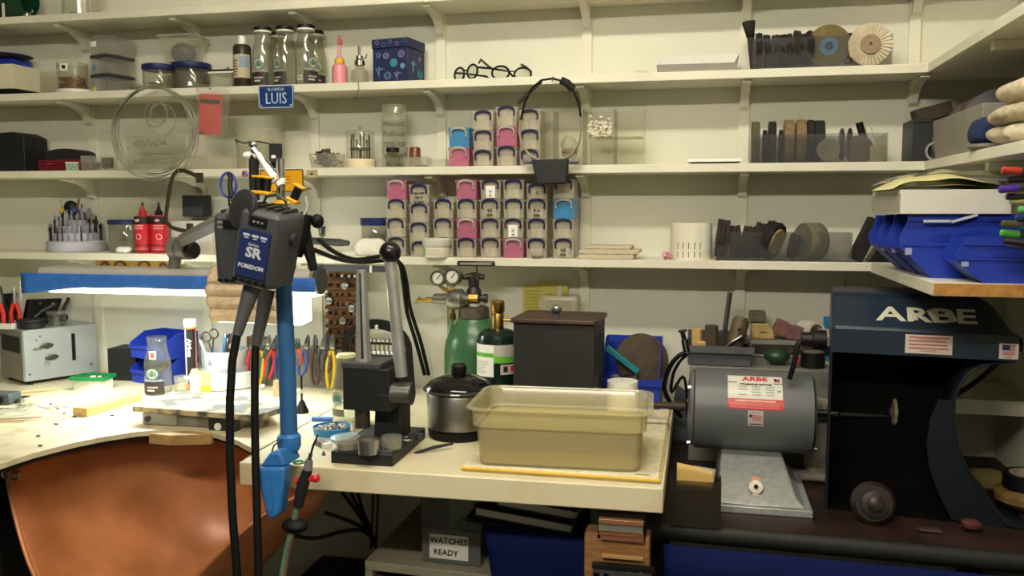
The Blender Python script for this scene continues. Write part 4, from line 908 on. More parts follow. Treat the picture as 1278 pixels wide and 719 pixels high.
one('tweezers', M().tube([(0, 0, 0), (.006, 0, .02), (.016, 0, .045)], .002, 6).tube([(.003, 0, -.002), (.010, 0, .02), (.016, 0, .045)], .002, 6), brass, 'brass tweezers leaning right beside the tool pouch on the bur stand', 'tweezers', (p.x+.024, 2.37, p.z-.018))
one('needle_file', M().tube([(0, 0, 0), (-.008, 0, .04)], [.0022, .0010], 6), steel, 'thin needle file leaning left of the tool pouch on the bur stand', 'file', (p.x-.022, 2.37, p.z-.016))
x, z, w_, h = B(129, 272, 169, 313, 2.33)
lid_jar('wide clear jar with a navy lid holding a white lump, lowest shelf', x, 2.372, SH[4], w_/2*.97, h, .014)
cloth_pile('white_lump', 'white crumpled lump in front of the navy-lidded jar', 'tissue', (A(154, 310, 2.315).x, 2.318, SH[4]), .046, .03, .020, paper, ph=1)
x, z, w_, h = B(121, 252, 173, 270, 2.34)
one('clear_bin', M().tray(w_*.95, .09, h*.95, .002, 1.06, 1.05), plastic, 'open clear plastic bin standing on the navy-lidded jar', 'bin', (x, 2.385, SH[4]+(A(149, 272, 2.33).z-SH[4])+.001))
def solution_bottle(lab, l, r_, topc):
    x, z, w_, h = B(l, 252, r_, 313, 2.33)
    t = T('glue_bottle', lab, 'bottle', (x, 2.345, SH[4]), group='red and black glue bottles')
    r0 = w_/2*.97; bz = A((l+r_)/2, 269, 2.33).z-SH[4]
    O('body', M().lathe([(r0*.95, 0), (r0, .003), (r0, bz-.003), (r0*.9, bz), (1e-6, bz)], 24), mat('bottle_red', 'c41f2c', .35), t)
    O('shoulder_band', patch(r0*1.008, -178, -2, bz*.77, bz-.003, 16), mat('band_black', '241414', .5), t, label='black band'); O('badge', M().ball((-.003 if l < 186 else .010, -r0*1.0, bz*.87), .0085, 12, (1, .25, .55)), mat('badge', 'd0a8a4', .5), t, label='pale oval badge')
    O('cap', M().lathe([(.011, bz+.0005), (.0115, bz+.003), (.0115, bz+.013), (.007, bz+.015), (.004, bz+.030), (1e-6, bz+.030)], 18), topc, t)
    O('nozzle', M().cyl(.0035, bz+.0302, bz+.040, 10), mat('nozzle_brown', '3a2418', .5), t)
    m = M().torus((0, 0, 0), .008, .0012, 'y', 20, 5); m = M().add([(r0*1.012*math.sin(v[0]/r0+(0 if l < 186 else .5)), -r0*1.012*math.cos(v[0]/r0+(0 if l < 186 else .5)), bz*.44+v[2]) for v in m.v], m.f)
    O('ring_mark', m, mat('mark_pale', 'e2b8b0', .5), t)
    for i in range(3): O('print_line', patch(r0*1.01, -125+(28 if l >= 186 else 0), -58+(28 if l >= 186 else 0), bz*(.64+.045*i), bz*(.655+.045*i), 8), mat('mark_pale', 'e2b8b0'), t)
    O('dark_rule', patch(r0*1.01, -178, -2, bz*.20, bz*.22, 14), mat('band_black', '241414'), t); O('pale_rule', patch(r0*1.01, -150, -30, bz*.09, bz*.12, 12), mat('rule_pink', 'd8707a', .5), t)
solution_bottle('red bottle with a red nozzle cap, left one of the pair on the lowest shelf', 166.5, 186, mat('cap_red', 'c22436', .35))
solution_bottle('red bottle with a black nozzle cap, right one of the pair on the lowest shelf', 186.5, 206, black)
x, z, w_, h = B(210, 271, 262, 311, 2.37)
one('white_box', M().cb(w_, .07, h), mat('white_card', 'd6d2c6'), 'plain white box behind the lamp arm on the lowest shelf', 'box', (x, 2.42, SH[4]), bev=.001)
x, z, w_, h = B(222, 243, 247, 270, 2.36)
t = T('black_card_box', 'small black box with a shiny lower band standing on the plain white box', 'box', (x, 2.41, SH[4]+A(236, 271, 2.37).z-SH[4]+.001)); O('body', M().cb(w_, .05, h), blackcard, t); O('shiny_band', M().box(-w_/2, w_/2, -.0262, -.0252, .003, h*.46), mat('grey_gloss', '3c3d42', .2), t)
# small tin hanging items on the third shelf edge
c = A(285, 231, 2.287)
t = T('blue_ring_band', 'thin blue ring band hanging from the third shelf edge', 'ring', c); O('band', M().torus((0, 0, 0), .025, .0036, 'y', 36, 8, (1, 1.42)), mat('blue_band', '2a3fa8', .4), t); O('hanging_pin', M().cyl(.002, -.008, .015, 8, (0, 0, .034), 'y'), steel, t)
m = M()
for s in (0, 1):
    for i in range(12 if s else 15): m.ball((.004+.009*s+.0015*math.sin(i), -.004, .030-.0068*i), .0042, 8)
one('bead_chain', m, mat('dark_beads', '121418', .25), 'black double bead chain hanging inside the blue ring band', 'chain', c)
c = A(306, 217, 2.292)
t = T('round_sticker', 'small colourful sticker on the third shelf edge beside the blue ring', 'sticker', c); O('backing', M().ball((0, 0, 0), .012, 14, (1, .12, .9)), mat('sticker_pink', 'b8868c', .6), t); O('figure_print', M().ball((-.003, -.0012, .002), .006, 10, (1, .12, 1)).ball((.005, -.0012, -.004), .004, 8, (1, .12, 1)), mat('sticker_blue', '3a5a90', .6), t); O('red_print', M().ball((-.006, -.0012, -.004), .004, 8, (1, .1, 1)), red, t)
a, b = A(324, 212, 2.284), A(378, 239, 2.284)
t = T('yellow_plate', 'orange-yellow license plate with a dark rim behind the hanging tools', 'license plate', ((a.x+b.x)/2, 2.288, (a.z+b.z)/2)); pw, ph = b.x-a.x, a.z-b.z
O('plate', M().prism(rrect(pw, ph, .004), -.001, .0015, 'y'), mat('plate_yellow', 'e0a018', .4), t); mm = M(); o_, i_ = rrect(pw+.002, ph+.002, .005), rrect(pw-.003, ph-.003, .003); n = len(o_)
mm.add([(u, -.0018, v) for u, v in o_]+[(u, -.0018, v) for u, v in i_], [(k, (k+1) % n, n+(k+1) % n, n+k) for k in range(n)]); O('rim', mm, black, t, solid=.001)
for i in range(3):
    for k in range(3): O('dark_mark', M().box(.006+.008*k, .011+.008*k, -.0018, -.0012, .010-.009*i, .013-.009*i), mat('red_print', 'a03a20', .5), t)
c = A(389, 217, 2.292); t = T('arrow_plate', 'tiny tan plate with a dark arrow on the third shelf edge', 'plate', c); O('plate', M().box(-.016, .016, -.001, .0035, -.011, .011), mat('tan_plate', 'b0a27c', .5), t); O('arrow', M().add([(-.006, -.0016, 0), (.001, -.0016, .004), (.001, -.0016, .0015), (.007, -.0016, .0015), (.007, -.0016, -.0015), (.001, -.0016, -.0015), (.001, -.0016, -.004)], [tuple(range(7))]), ink, t)
# coping saw hanging from the shelf edge
t = T('jewellers_saw', 'bronze coloured saw frame hanging by the lamp arm', 'saw', A(230, 250, 2.24))
S2_ = lambda px, py: A(px, py, 2.24)-A(230, 250, 2.24)
m = M().tube([S2_(*q) for q in ((248, 221), (240, 217), (230, 213), (222, 213), (216, 219), (212, 234), (209, 255), (207, 270), (208, 278), (214, 284), (224, 287), (234, 289))], .0062, 8, flat=(.7, 1))
O('frame', m, mat('bronze_metal', '4e4630', .35, .5), t); O('upper_clamp', M().box(-.008, .008, -.007, .007, -.016, .012).xf(Matrix.Translation(S2_(249, 221))), mat('bronze_metal', '4e4630'), t); O('lower_clamp', M().box(-.007, .007, -.007, .007, -.012, .012).xf(Matrix.Translation(S2_(237, 284))), mat('bronze_metal', '4e4630'), t)
O('hanging_hook', M().tube([S2_(224, 214)+Vector((0, .056, 0)), S2_(224, 212)+Vector((0, .0, .004)), S2_(224, 214)+Vector((0, -.008, 0))], .002, 6), steel, t)
# vial, blue-lidded stack, tissue, magnetic bar
t = T('wall_clip', 'tiny dark clip fixed alone on the wall right of the motors', 'clip', (A(402, 291, 2.45).x, 2.448, A(402, 293, 2.448).z)); 

O('body', M().cyl(.0085, 0, .026, 14, r2=.0105), dgrey, t); O('highlight_strip', M().box(-.002, .002, -.0105, -.0095, .003, .024), mat('grey_print_and_glint', '8d8a80'), t)  # highlight on the dark clip drawn as a grey strip
x, z, w_, h = B(445, 272, 482, 322, 2.34)
t2 = lid_jar('clear jar with a navy lid and navy base standing left of the storage boxes', x, 2.38, SH[4], w_/2*.95, A(463, 272, 2.35).z-SH[4], .022, fill=navy, fh=.035)
cloth_pile('crumpled_tissue', 'white crumpled tissue on the lowest shelf behind the lever knob', 'tissue', (A(455, 320, 2.28).x, 2.325, SH[4]), .088, .045, .05, mat('tissue', 'e4ded0', .9, bump=.6, ns=40), ph=.5)
t = T('tapered_mandrel', 'dark grey tapered tool lying along the lowest shelf', 'tool', A(416, 311, 2.315)+Vector((0, 0, .02)), rot=(0, rad(3), 0))
O('handle', M().lathe([(.004, -.075), (.010, -.07), (.011, .02), (.007, .048), (1e-6, .05)], 16, (0, 0, 0), 'x'), mat('charcoal', '3a3b3c', .4), t)
one('white_tray', M().cb(.20, .10, .012), paper, 'flat white tray under the grey tool on the lowest shelf', 'tray', (A(420, 318, 2.32).x, 2.38, SH[4]+.0005))
t = T('magnetic_bar', 'dark magnetic tool bar fixed under the lowest shelf', 'tool bar', ((A(385, 333, 2.31).x+A(481, 333, 2.31).x)/2, 2.312, A(430, 335, 2.31).z)); O('bar', M().cb(A(481, 333, 2.31).x-A(385, 333, 2.31).x, .016, .017, -.009), mat('charcoal', '3a3b3c'), t)
O('white_peg', M().cyl(.004, -.010, .010, 12, (.078, -.012, 0)), white, t)
# ================================================================ left bench
def base(px, py, ymax=2.40):
    p = G(px, py, BZ)
    if p.y > ymax: p = A(px, py, ymax); p.z = BZ
    return p
# silver instrument box
p = base(32, 482); q = A(122, 450, 2.40); ang = math.atan2(q.y-p.y, q.x-p.x); ln = math.hypot(q.x-p.x, q.y-p.y)
hh = A(30, 413, p.y).z-BZ-.012
t = T('instrument_box', 'silver instrument box with oval badges and rubber feet at the left of the bench', 'instrument', (p.x, p.y, BZ), ang)
silver = mat('silver_panel', 'a9adac', .38, .35)
silver_side = mat('silver_side', '8f9088', .4, .3)
SD = .17
O('case', M().box(0, ln, 0, SD, .012, .012+hh), silver, t, bev=.002)
O('end_panel', M().box(-.003, -.0002, .003, SD-.003, .014, .010+hh), silver_side, t)
O('end_window', M().box(-.0045, -.0032, .02, SD-.02, .012+hh*.55, .012+hh*.86), black, t, label='dark display window')
for x, y in ((.02, .015), (ln-.03, .015), (.02, SD-.02), (ln-.03, SD-.02)): O('foot', M().cyl(.008, 0, .0118, 12, (x, y, 0)), black, t)
O('vent', M().box(ln*.64, ln*.69, -.0012, -.0001, hh*.38, hh*.92), dblack, t)
for (u, v, s_) in ((.30, .66, 1), (.36, .42, 1)):
    O('badge', M().ball((ln*u, -.001, .012+hh*v), .015, 16, (1.35, .1, .62)), mat('badge_dark', '50504a', .3, .6), t, label='dark oval badge'); O('badge_rim', M().torus((ln*u, -.001, .012+hh*v), .0155, .0013, 'y', 24, 6, (1.3, .62)), chrome, t)
O('badge_stem', M().tube([(ln*.12, -.004, .012+hh*.62), (ln*.26, -.004, .012+hh*.62)], .0035, 8).tube([(ln*.26, -.003, .012+hh*.34), (ln*.32, -.003, .012+hh*.30)], .004, 8), chrome, t)
for (u, v) in ((.17, .80), (.22, .86), (.06, .14), (.90, .18)): O('screw', M().cyl(.0035, -.0022, -.0001, 10, (ln*u, 0, .012+hh*v), 'y'), steel, t)
top = BZ+.0125+hh
def on_box(u, v): return (p.x+math.cos(ang)*u-math.sin(ang)*v, p.y+math.sin(ang)*u+math.cos(ang)*v, top)
c = on_box(.045, .05)
t = T('oval_case', 'flat black oval case lying on top of the silver instrument box', 'case', c, .2)
O('body', M().lathe([(.036, 0), (.039, .002), (.039, .018), (1e-6, .019)], 24), blackcard, t); O('lid', M().lathe([(.040, .0192), (.041, .021), (.040, .027), (1e-6, .028)], 24), blackcard, t)
t = T('round_pot', 'small clear round pot standing on the silver box beside the black case', 'pot', on_box(.125, .06)); O('body', M().cup(.026, .028, .035, .0015, 24), glass, t); O('lid', M().lathe([(.029, .0352), (.029, .043), (1e-6, .044)], 24), plastic, t)
t = T('white_dish', 'small white dish holding the red-handled tools at the left edge', 'dish', on_box(.0, .11), 0); O('body', M().tray(.09, .07, .018, .002, 1.06, 1.06), white, t)
for i, (u, v, c_, lab) in enumerate(((-.022, .105, 'ce2e22', 'red-handled pliers leaning in the tool rack, left one'), (.022, .105, 'ce2e22', 'red-handled pliers leaning in the tool rack, right one'), (-.06, .13, '202022', 'black-handled pliers at the left edge above the silver box'), (0.0, .145, '202022', 'black-handled cutters standing behind the red pliers'))):
    x, y, z = on_box(u, v); t = T('pliers', lab, 'pliers', (x, y, z+.003 if u > -.05 else z+.001), rad(20*i), group='pliers in the rack on the silver box')
    hm = mat('handle_'+c_, c_, .4)
    O('handle', M().tube([(-.010, 0, .0), (-.013, 0, .04), (-.004, 0, .072)], .0065, 8), hm, t); O('handle', M().tube([(.010, 0, .0), (.013, 0, .04), (.004, 0, .072)], .0065, 8), hm, t)
    O('jaws', M().lathe([(.008, .070), (.010, .080), (.004, .112), (.001, .125)], 8), dgrey if i > 1 else steel, t)
t = T('tool_rack', 'dark upright rack panel behind the pliers on the silver box', 'rack', on_box(.01, .165), ang); O('panel', M().box(-.10, .045, 0, .004, 0, .10), dblack, t); O('post', M().cyl(.003, .0, .135, 8, (.055, 0, 0)), white, t, label='thin white post')
t = T('cable_clip', 'black folding loupe stand with angled arms on the silver box', 'stand', on_box(.10, .13), ang+.1)
O('body', M().prism([(-.05, .0), (.03, .0), (.05, .02), (.075, .075), (-.03, .08)], -.012, .012, 'y'), dblack, t, bev=.003); O('arm', M().tube([(.03, -.012, .01), (.07, -.014, .03), (.095, -.012, .075)], .006, 8), black, t); O('arm', M().tube([(-.03, -.014, .015), (0, -.018, .04), (.05, -.014, .06)], .005, 8), dgrey, t); O('red_mark', M().ball((.0, -.014, .065), .005, 8).ball((.04, -.014, .06), .006, 8), mat('dull_red', '70302c', .5), t); O('wheel', M().cyl(.014, -.018, -.006, 16, (.072, 0, .014), 'y'), dblack, t)
# black cube, blue bins
pb_ = base(146, 466, 2.32)
one('black_cube', M().cb(.095, .09, .10), blackcard, 'plain black box standing on the bench left of the blue bins', 'box', (pb_.x, 2.385, BZ), rad(4), bev=.0015)
def stack_bin(lab, loc, w_, d, h, rz, group):
    t = T('blue_bin', lab, 'bin', loc, rz, group=group)
    s_ = [(-d/2, 0), (d/2, 0), (d/2+.004, h), (-d/2+.05, h), (-d/2-.004, h*.62), (-d/2-.004, h*.50)]
    m = M(); [m.prism(s_, x, x+.003, 'x') for x in (-w_/2, w_/2-.003)]
    m.box(-w_/2+.003, w_/2-.003, -d/2, d/2, 0, .003).box(-w_/2+.003, w_/2-.003, d/2-.003, d/2, .003, h).box(-w_/2+.003, w_/2-.003, -d/2-.003, -d/2, .0, h*.50)
    O('body', m, bluebin, t); O('front_lip', M().box(-w_/2, w_/2, -d/2-.008, -d/2-.0032, h*.38, h*.52), bluebin, t); O('rim', M().box(-w_/2-.004, -w_/2, -d/2+.05, d/2, h-.010, h).box(w_/2, w_/2+.004, -d/2+.05, d/2, h-.010, h), bluebin, t)
    return t
pb2 = base(200, 468, 2.30); bh2 = .076
for i, lab in enumerate(('blue plastic bin under another blue bin behind the coffee bottle', 'blue plastic bin stacked on top behind the coffee bottle')):
    stack_bin(lab, (A(203, 450, 2.36).x, 2.372, BZ+.0005+i*(bh2+.001)), .150, .125, bh2, rad(-16), 'stacked blue bins on the bench')
# coffee bottle on the bench
pj = base(198, 488, 2.2)
t = coffee_bottle('open glass coffee bottle with a round emblem on the bench by the blue bins', pj, (A(198, 420, pj.y).z-pj.z)/.168, cap=False, ang=-80, group='empty coffee drink bottles', fill=None)
t.scale = (1.16, 1.16, 1)
O('price_tag', patch(.0266, -100, -62, .104, .128, 6), paper, t, label='white tag with red print'); O('tag_print', patch(.0274, -92, -70, .108, .124, 4), mat('rust_print', 'b0503c', .6), t)
# caddy, glue, scissors
pc = base(270, 484, 2.33)
rc = (A(312, 470, pc.y).x-A(228, 470, pc.y).x)/2
caddy_y = min(pc.y+rc, 2.36)
cad = T('tool_caddy', 'white two-tier round tool caddy with scissors and pens', 'caddy', (pc.x, caddy_y, BZ))
cw = mat('caddy_white', 'd4d8da', .4)
O('lower_tier', M().lathe([(rc*.94, 0), (rc, .004), (rc*1.02, .050), (rc*.98, .052), (rc*.96, .012), (rc*.62, .010)], 44), cw, cad)
O('upper_tier', M().lathe([(rc*.60, .0), (rc*.62, .108), (rc*.59, .108), (rc*.57, .012), (1e-6, .010)], 40), cw, cad)
O('inner_rail', M().ring(rc*.80, rc*.77, .012, .064, 40), clear('rail_clear', (.95, .95, .95), .35, 'c9cccc'), cad)
O('arrow_mark', M().prism([(-.006, 0), (.006, 0), (0, .016)], -.0012, 0, 'y').xf(Matrix.Translation((-.01, -rc*.625, .073))), mat('arrow_grey', '8a9096', .5), cad)
O('sticky_note', patch(rc*1.035, -106, -80, -.001+.002, .062, 6), mat('yellow_note', 'd9d77a', .7), cad, label='yellow sticky note'); O('note_band', patch(rc*1.04, -106, -80, .002, .018, 6), mat('note_strong', 'c8c030', .7), cad)
# contents of the caddy, each its own thing
def in_cad(dx, dy): return Vector((pc.x+dx, caddy_y+dy, BZ+.0125))
t = T('scissors', 'scissors with silvery loops standing in the white caddy', 'scissors', in_cad(-.028, -.01)+Vector((0, 0, .0)), rot=(0, rad(-6), 0))
O('blades', M().box(-.004, .004, -.001, .001, 0, .105), steel, t); O('finger_loop', M().torus((-.014, 0, .135), .015, .0028, 'y', 22, 6), chrome, t); O('finger_loop', M().torus((.012, .002, .143), .014, .0028, 'y', 22, 6), chrome, t); O('shank', M().tube([(-.004, 0, .10), (-.008, 0, .121)], .003, 6).tube([(.004, .001, .10), (.008, .002, .130)], .003, 6), chrome, t)
for dx, dy, lean, c_, lab, hh_ in ((-.04, -.02, -24, 'd6d8da', 'white pen leaning left in the white caddy', .135), (-.016, -.025, 10, '4a8ab8', 'pale blue pen in the white caddy', .14), (-.004, -.01, 4, '6fa0c8', 'light blue stick standing in the white caddy', .14), (.010, -.02, 8, '5a3a2c', 'brown stick in the white caddy', .125)):
    t = T('pen', lab, 'pen', in_cad(dx*.4, dy), rot=(0, rad(lean), 0), group='pens in the white caddy'); O('barrel', M().cyl(.005, 0, hh_, 10), mat('pen_'+c_, c_, .4), t); O('tip', M().lathe([(.005, hh_), (.0015, hh_+.010), (1e-6, hh_+.011)], 10), steel, t)
t = T('metal_clip', 'wide steel nipper head standing in the white caddy', 'tool', in_cad(.030, -.01)); O('handle_part', M().cyl(.012, 0, .10, 12), dgrey, t); O('head', M().prism(arc(0, .128, .019, -40, 220, 12), -.006, .006, 'y'), steel, t); O('inset', M().prism(arc(0, .130, .010, 0, 360, 12)[:-1], -.0075, -.006, 'y'), mat('dark_inset', '4a4c4c', .4), t)
pg = base(234, 470, 2.27)
t = T('glue_tube', 'white and orange glue tube with a white cap and sideways black lettering', 'tube', (A(236, 440, 2.26).x, 2.27, BZ))
gh = A(236, 404, 2.26).z-BZ; r0 = .0165
O('body', M().lathe([(.015, 0), (r0, .004), (r0, gh-.014), (.014, gh-.012), (1e-6, gh-.012)], 22), mat('tube_orange', 'd9822c', .45), t)
O('label_wrap', patch(r0*1.02, -105, -10, .02, gh-.016, 12), ink, t, label='black label panel'); O('white_strip', patch(r0*1.02, -124, -105, .02, gh-.016, 4), mat('strip_grey', 'd6d2cc', .5), t)
O('cap', M().lathe([(.0165, gh-.0118), (.019, gh-.009), (.019, gh+.010), (.017, gh+.013), (1e-6, gh+.013)], 22), white, t)
txt('Airbon', .020, paper, t, (.006, -.0185, gh*.64), (PI/2, rad(90), 0), sx=.95, bold=.0006)
t = T('small_bottle', 'white ribbed bottle top with a yellow tip in front of the white caddy', 'bottle', (A(243, 455, 2.20).x, 2.20, BZ)); O('body', M().lathe([(.013, 0), (.014, .003), (.014, .035), (.016, .040), (.016, .062), (1e-6, .064)], 20), white, t); O('yellow_tip', M().lathe([(.012, .0642), (.013, .068), (.008, .076), (1e-6, .077)], 14), mat('tip_yellow', 'd8cf70', .5), t); O('spout', M().cyl(.0045, -.034, -.0155, 10, (0, 0, .05), 'x'), white, t)
one('clear_pot', M().cup(.022, .024, .045), plastic, 'small clear pot between the coffee bottle and the white caddy', 'pot', (A(222, 470, 2.22).x, 2.24, BZ))
# bench pin board with its metal bracket
z1 = BZ+.030
cs = [G(165, 514, z1), G(318, 526, z1), G(352, 509, z1+.014), G(335, 494, z1+.014), G(215, 489, z1+.014)]
cx = sum((c.x for c in cs))/5; cy = sum((c.y for c in cs))/5
pinw = mat('pin_board', 'c9b488', .6, c2='4e4d48', ns=18, thr=(.42, .58))
t = T('bench_pin_board', 'pale wooden work board covered in grey smudges at the bench edge', 'board', (cx, cy, z1))
O('board', M().prism([(c.x-cx, c.y-cy) for c in cs], .0, .014, 'z'), pinw, t, bev=.002)
yF = cs[0].y+.004; ds_ = mat('dull_steel', '8c8a80', .4, .4, n=.2)
bl_ = lambda px, py: A(px, py, yF)-Vector((cx, cy, z1))
q0, q1, q2 = bl_(180, 520), bl_(222, 520), bl_(300, 530)
O('bracket', M().box(q0.x, q2.x, q0.y, q0.y+.10, -.0295, -.0005), ds_, t, bev=.002)
O('side_plate', M().box(q0.x, q1.x, q0.y-.006, q0.y-.0003, -.028, -.001), mat('pale_plate', 'a09c90', .4, .4), t, label='pale side plate')
O('mount_block', M().box(bl_(266, 530).x, q2.x, q0.y-.020, q0.y-.0003, -.045, -.001), mat('dark_mount', '3a3a38', .4, .5), t, label='dark mount block')
O('screw', M().cyl(.007, q0.y-.012, q0.y-.0062, 12, (bl_(187, 525).x, 0, -.014), 'y'), dgrey, t); O('round_hole_cap', M().cyl(.009, q0.y-.0235, q0.y-.0203, 16, (bl_(278, 533).x, 0, -.020), 'y'), white, t, label='bright round cap')
a_, b_ = A(186, 545, yF-.10), A(268, 536, yF-.02)
one('bench_pin', M().prism([(0, 0), (.060, -.006), (.150, .020), (.150, .048), (.085, .046)], -.020, .004, 'z').xf(Matrix.Translation((0, 0, 0))), mat('worn_wood', 'a88450', .7, n=.25, ns=30), 'wedge-shaped worn wooden bench pin jutting out under the work board', 'bench pin', (A(186, 543, yF-.075).x, yF-.075, BZ-.006), rad(2))
# wood block, green lid, odds and ends
a, b = G(108, 510, BZ+.022), G(178, 490, BZ+.022); dv = b-a; 
one('wood_stick', M().box(0, dv.length, 0, .045, 0, .022), wood, 'pale square wooden stick lying on the bench before the coffee bottle', 'stick', (a.x, a.y, BZ), math.atan2(dv.y, dv.x), bev=.001)
pgn = base(108, 488, 2.33)
t = T('green_lid', 'green shallow tray lid lying on a white pot on the bench', 'lid', (pgn.x, pgn.y+.03, BZ+.031), rad(8)); O('rim', M().tray(.105, .075, .010, .004), mat('green_plastic', '14783c', .4), t); O('inner_panel', M().box(-.048, .048, -.033, .033, .0041, .0055), mat('dark_green', '0e5a2e', .5), t); O('white_print', M().ball((0, 0, .006), .009, 10, (1, 1, .3)).ball((.018, .004, .006), .006, 8, (1, 1, .3)), paper, t)
t = T('white_pot', 'low white pot under the green tray lid', 'pot', (pgn.x, pgn.y+.03, BZ)); O('body', M().tray(.088, .06, .030, .002), mat('milky', 'd9d8cc', .4), t)
def bits(name, lab, cat, px, py, m, mt, rz=0, z=0):
    q = base(px, py); return one(name, m, mt, lab, cat, (q.x, q.y, BZ+z), rz)
t = T('dial_gauge', 'dark grey instrument with a round dial at the left edge of the bench', 'gauge', base(5, 503), rad(5)); O('body', M().cb(.07, .05, .030), mat('slate_plastic', '4a5254', .4), t, bev=.003); O('dial', M().cyl(.010, -.029, -.0252, 16, (.008, 0, .014), 'y'), black, t)
bits('metal_collar', 'short shiny metal ring collar lying near the plastic bag', 'collar', 32, 505, M().ring(.014, .011, 0, .022, 24), chrome)
bits('collar_nut', 'small steel nut beside the shiny collar', 'nut', 25, 503, M().ring(.009, .005, 0, .012, 6), steel)
q0, q1 = base(18, 492), base(70, 487); dv = q1-q0
one('wooden_dowel', M().cyl(.004, 0, dv.length, 10, (0, 0, .004), 'x'), wood, 'thin wooden dowel lying in front of the silver instrument box', 'dowel', q0, math.atan2(dv.y, dv.x))
q = base(38, 522)
def bag(u, v): return ((u-.5)*.24, (v-.5)*.14, .006+.016*math.sin(PI*u)*math.sin(PI*v)*(1+.5*math.sin(17*u+9*v))+.003*math.sin(31*u)*math.sin(23*v))
t = T('plastic_bag', 'crumpled clear plastic bag lying on the bench at the left edge', 'bag', (q.x-.02, q.y+.02, BZ), rad(14)); O('film', M().grid(bag, 30, 18), clear('bag_film', (1, 1, 1), .22, 'd8d8d0', .1, .4), t, sharp=180); O('sticks', M().tube([(-.11, -.06, .004), (.05, -.04, .006)], .0025, 6).tube([(-.09, -.075, .003), (.02, -.065, .004)], .002, 6), wood, t)
for px, py, wh_ in ((80, 517, 'touching the right end of the plastic bag'), (93, 521, 'just right of the plastic bag'), (72, 511, 'behind the plastic bag'), (63, 505, 'between the dowel and the plastic bag'), (140, 519, 'in front of the square wooden stick'), (70, 530, 'in front of the plastic bag'), (48, 545, 'near the bench edge, upper of two'), (50, 557, 'near the bench edge, lower of two')):
    bits('metal_scrap', 'tiny dark metal scrap on the bench %s' % wh_, 'scrap', px, py, M().ball((0, 0, .002), .004, 6, (1.6, .9, .5), .3), dgrey); col.objects[-1]['group'] = 'metal scraps on the bench top'
p = base(404, 500, 2.3); 
bits('round_stone', 'small grey ball-shaped stone on the corner of the work board', 'stone', 328, 497, M().ball((0, 0, .010), .010, 12, (1, 1, .9), .05), mat('stone', '8a8a84', .7), z=.022)
bits('bottle_stopper', 'beige wax plug standing behind the blue pole', 'plug', 349, 494, M().lathe([(.018, 0), (.019, .02), (.016, .045), (1e-6, .048)], 14), mat('wax_plug', '9a8c66', .7, n=.2))
bits('grey_pebble', 'tiny grey pebble on the bright bench left of the blue pole', 'pebble', 333, 530, M().ball((0, 0, .006), .007, 8, (1, 1, .8), .15), mat('stone', '8a8a84'))
# black applicator cone
t = T('applicator', 'black cone-based applicator standing behind the blue pole', 'applicator', base(377, 515)); O('cone', M().lathe([(.017, 0), (.018, .003), (.007, .030), (.004, .034), (1e-6, .034)], 20), black, t); O('stem', M().cyl(.003, .034, .10, 8), black, t); O('white_cap', M().cyl(.008, .052, .062, 12, (-.004, 0, 0)), white, t)
# pliers rack
p0, p1 = base(312, 482, 2.36), base(430, 490, 2.36)
xr0, xr1 = A(310, 470, 2.36).x, A(432, 470, 2.36).x
t = T('pliers_rack', 'clear acrylic rack carrying the row of coloured pliers', 'rack', ((xr0+xr1)/2, 2.375, BZ)); wr_ = xr1-xr0
O('front_panel', M().box(-wr_/2, wr_/2, -.004, 0, 0, .118), clear('rack_acrylic', (.9, .9, .86), .4, 'b5b2a4', .12, .2), t); O('back_panel', M().box(-wr_/2, wr_/2, .045, .049, 0, .118), clear('rack_acrylic'), t); O('base_panel', M().box(-wr_/2, wr_/2, .0005, .0445, 0, .004), clear('rack_acrylic'), t)
for i, (px, lean, c_, jw, hl, lab) in enumerate(((314, 2, 'b82830', 's', .085, 'pliers with dark red handles at the left end of the rack'), (326, 8, 'e0a020', 'c', .115, 'pliers with orange-yellow handles left of the blue pole'), (333, 9, '1f5a4a', 'c', .100, 'pliers with dark green handles beside the orange pair'), (341, 14, 'd0202c', 'n', .090, 'pliers with bright red handles left of the blue pole'), (350, 6, '27408a', 'n', .085, 'pliers with navy handles half hidden by the blue pole'), (371, -2, 'd8552c', 'b', .050, 'pliers with short orange handles right of the blue pole'), (381, 12, '3a5aa8', 'c', .080, 'pliers with pale blue handles right of the orange pair'), (393, 0, '5a3038', 'n', .105, 'pliers with brown and green grips and a black grip spring'), (402, 10, '1c4a40', 'n', .085, 'pliers with teal green handles leaning right'), (408, 6, '6a4a58', 'n', .075, 'pliers with dull plum handles near the right end of the rack'), (414, 4, 'e2c020', 'n', .115, 'pliers with bright yellow handles at the right end of the rack'))):
    hm = mat('handle_'+c_, c_, .38); zt = A(px, 438 if jw != 'b' else 436, 2.33).z
    t = T('pliers', lab, 'pliers', (A(px, 440, 2.345).x, 2.349, zt), rot=(0, rad(lean), 0), group='pliers hanging on the acrylic rack')
    for s in (-1, 1):
        O('handle', M().tube([(s*.004, -.004, -.002), (s*.012, -.004, -hl*.35), (s*.011, -.004, -hl*.75), (s*.005, -.004, -hl)], [.004, .0058, .0055, .004], 8), hm, t)
    O('pivot', M().ball((0, 0, .010), .010, 10, (1, .5, 1.3)), dgrey if i % 2 else steel, t)
    for s in (-1, 1): O('jaw', M().tube([(s*.004, 0, .014), (s*.0045, 0, .028), (s*.0015, 0, .046 if jw != 'b' else .03)], [.0045, .0038, .0014], 7), dgrey if i % 3 == 0 else steel, t)
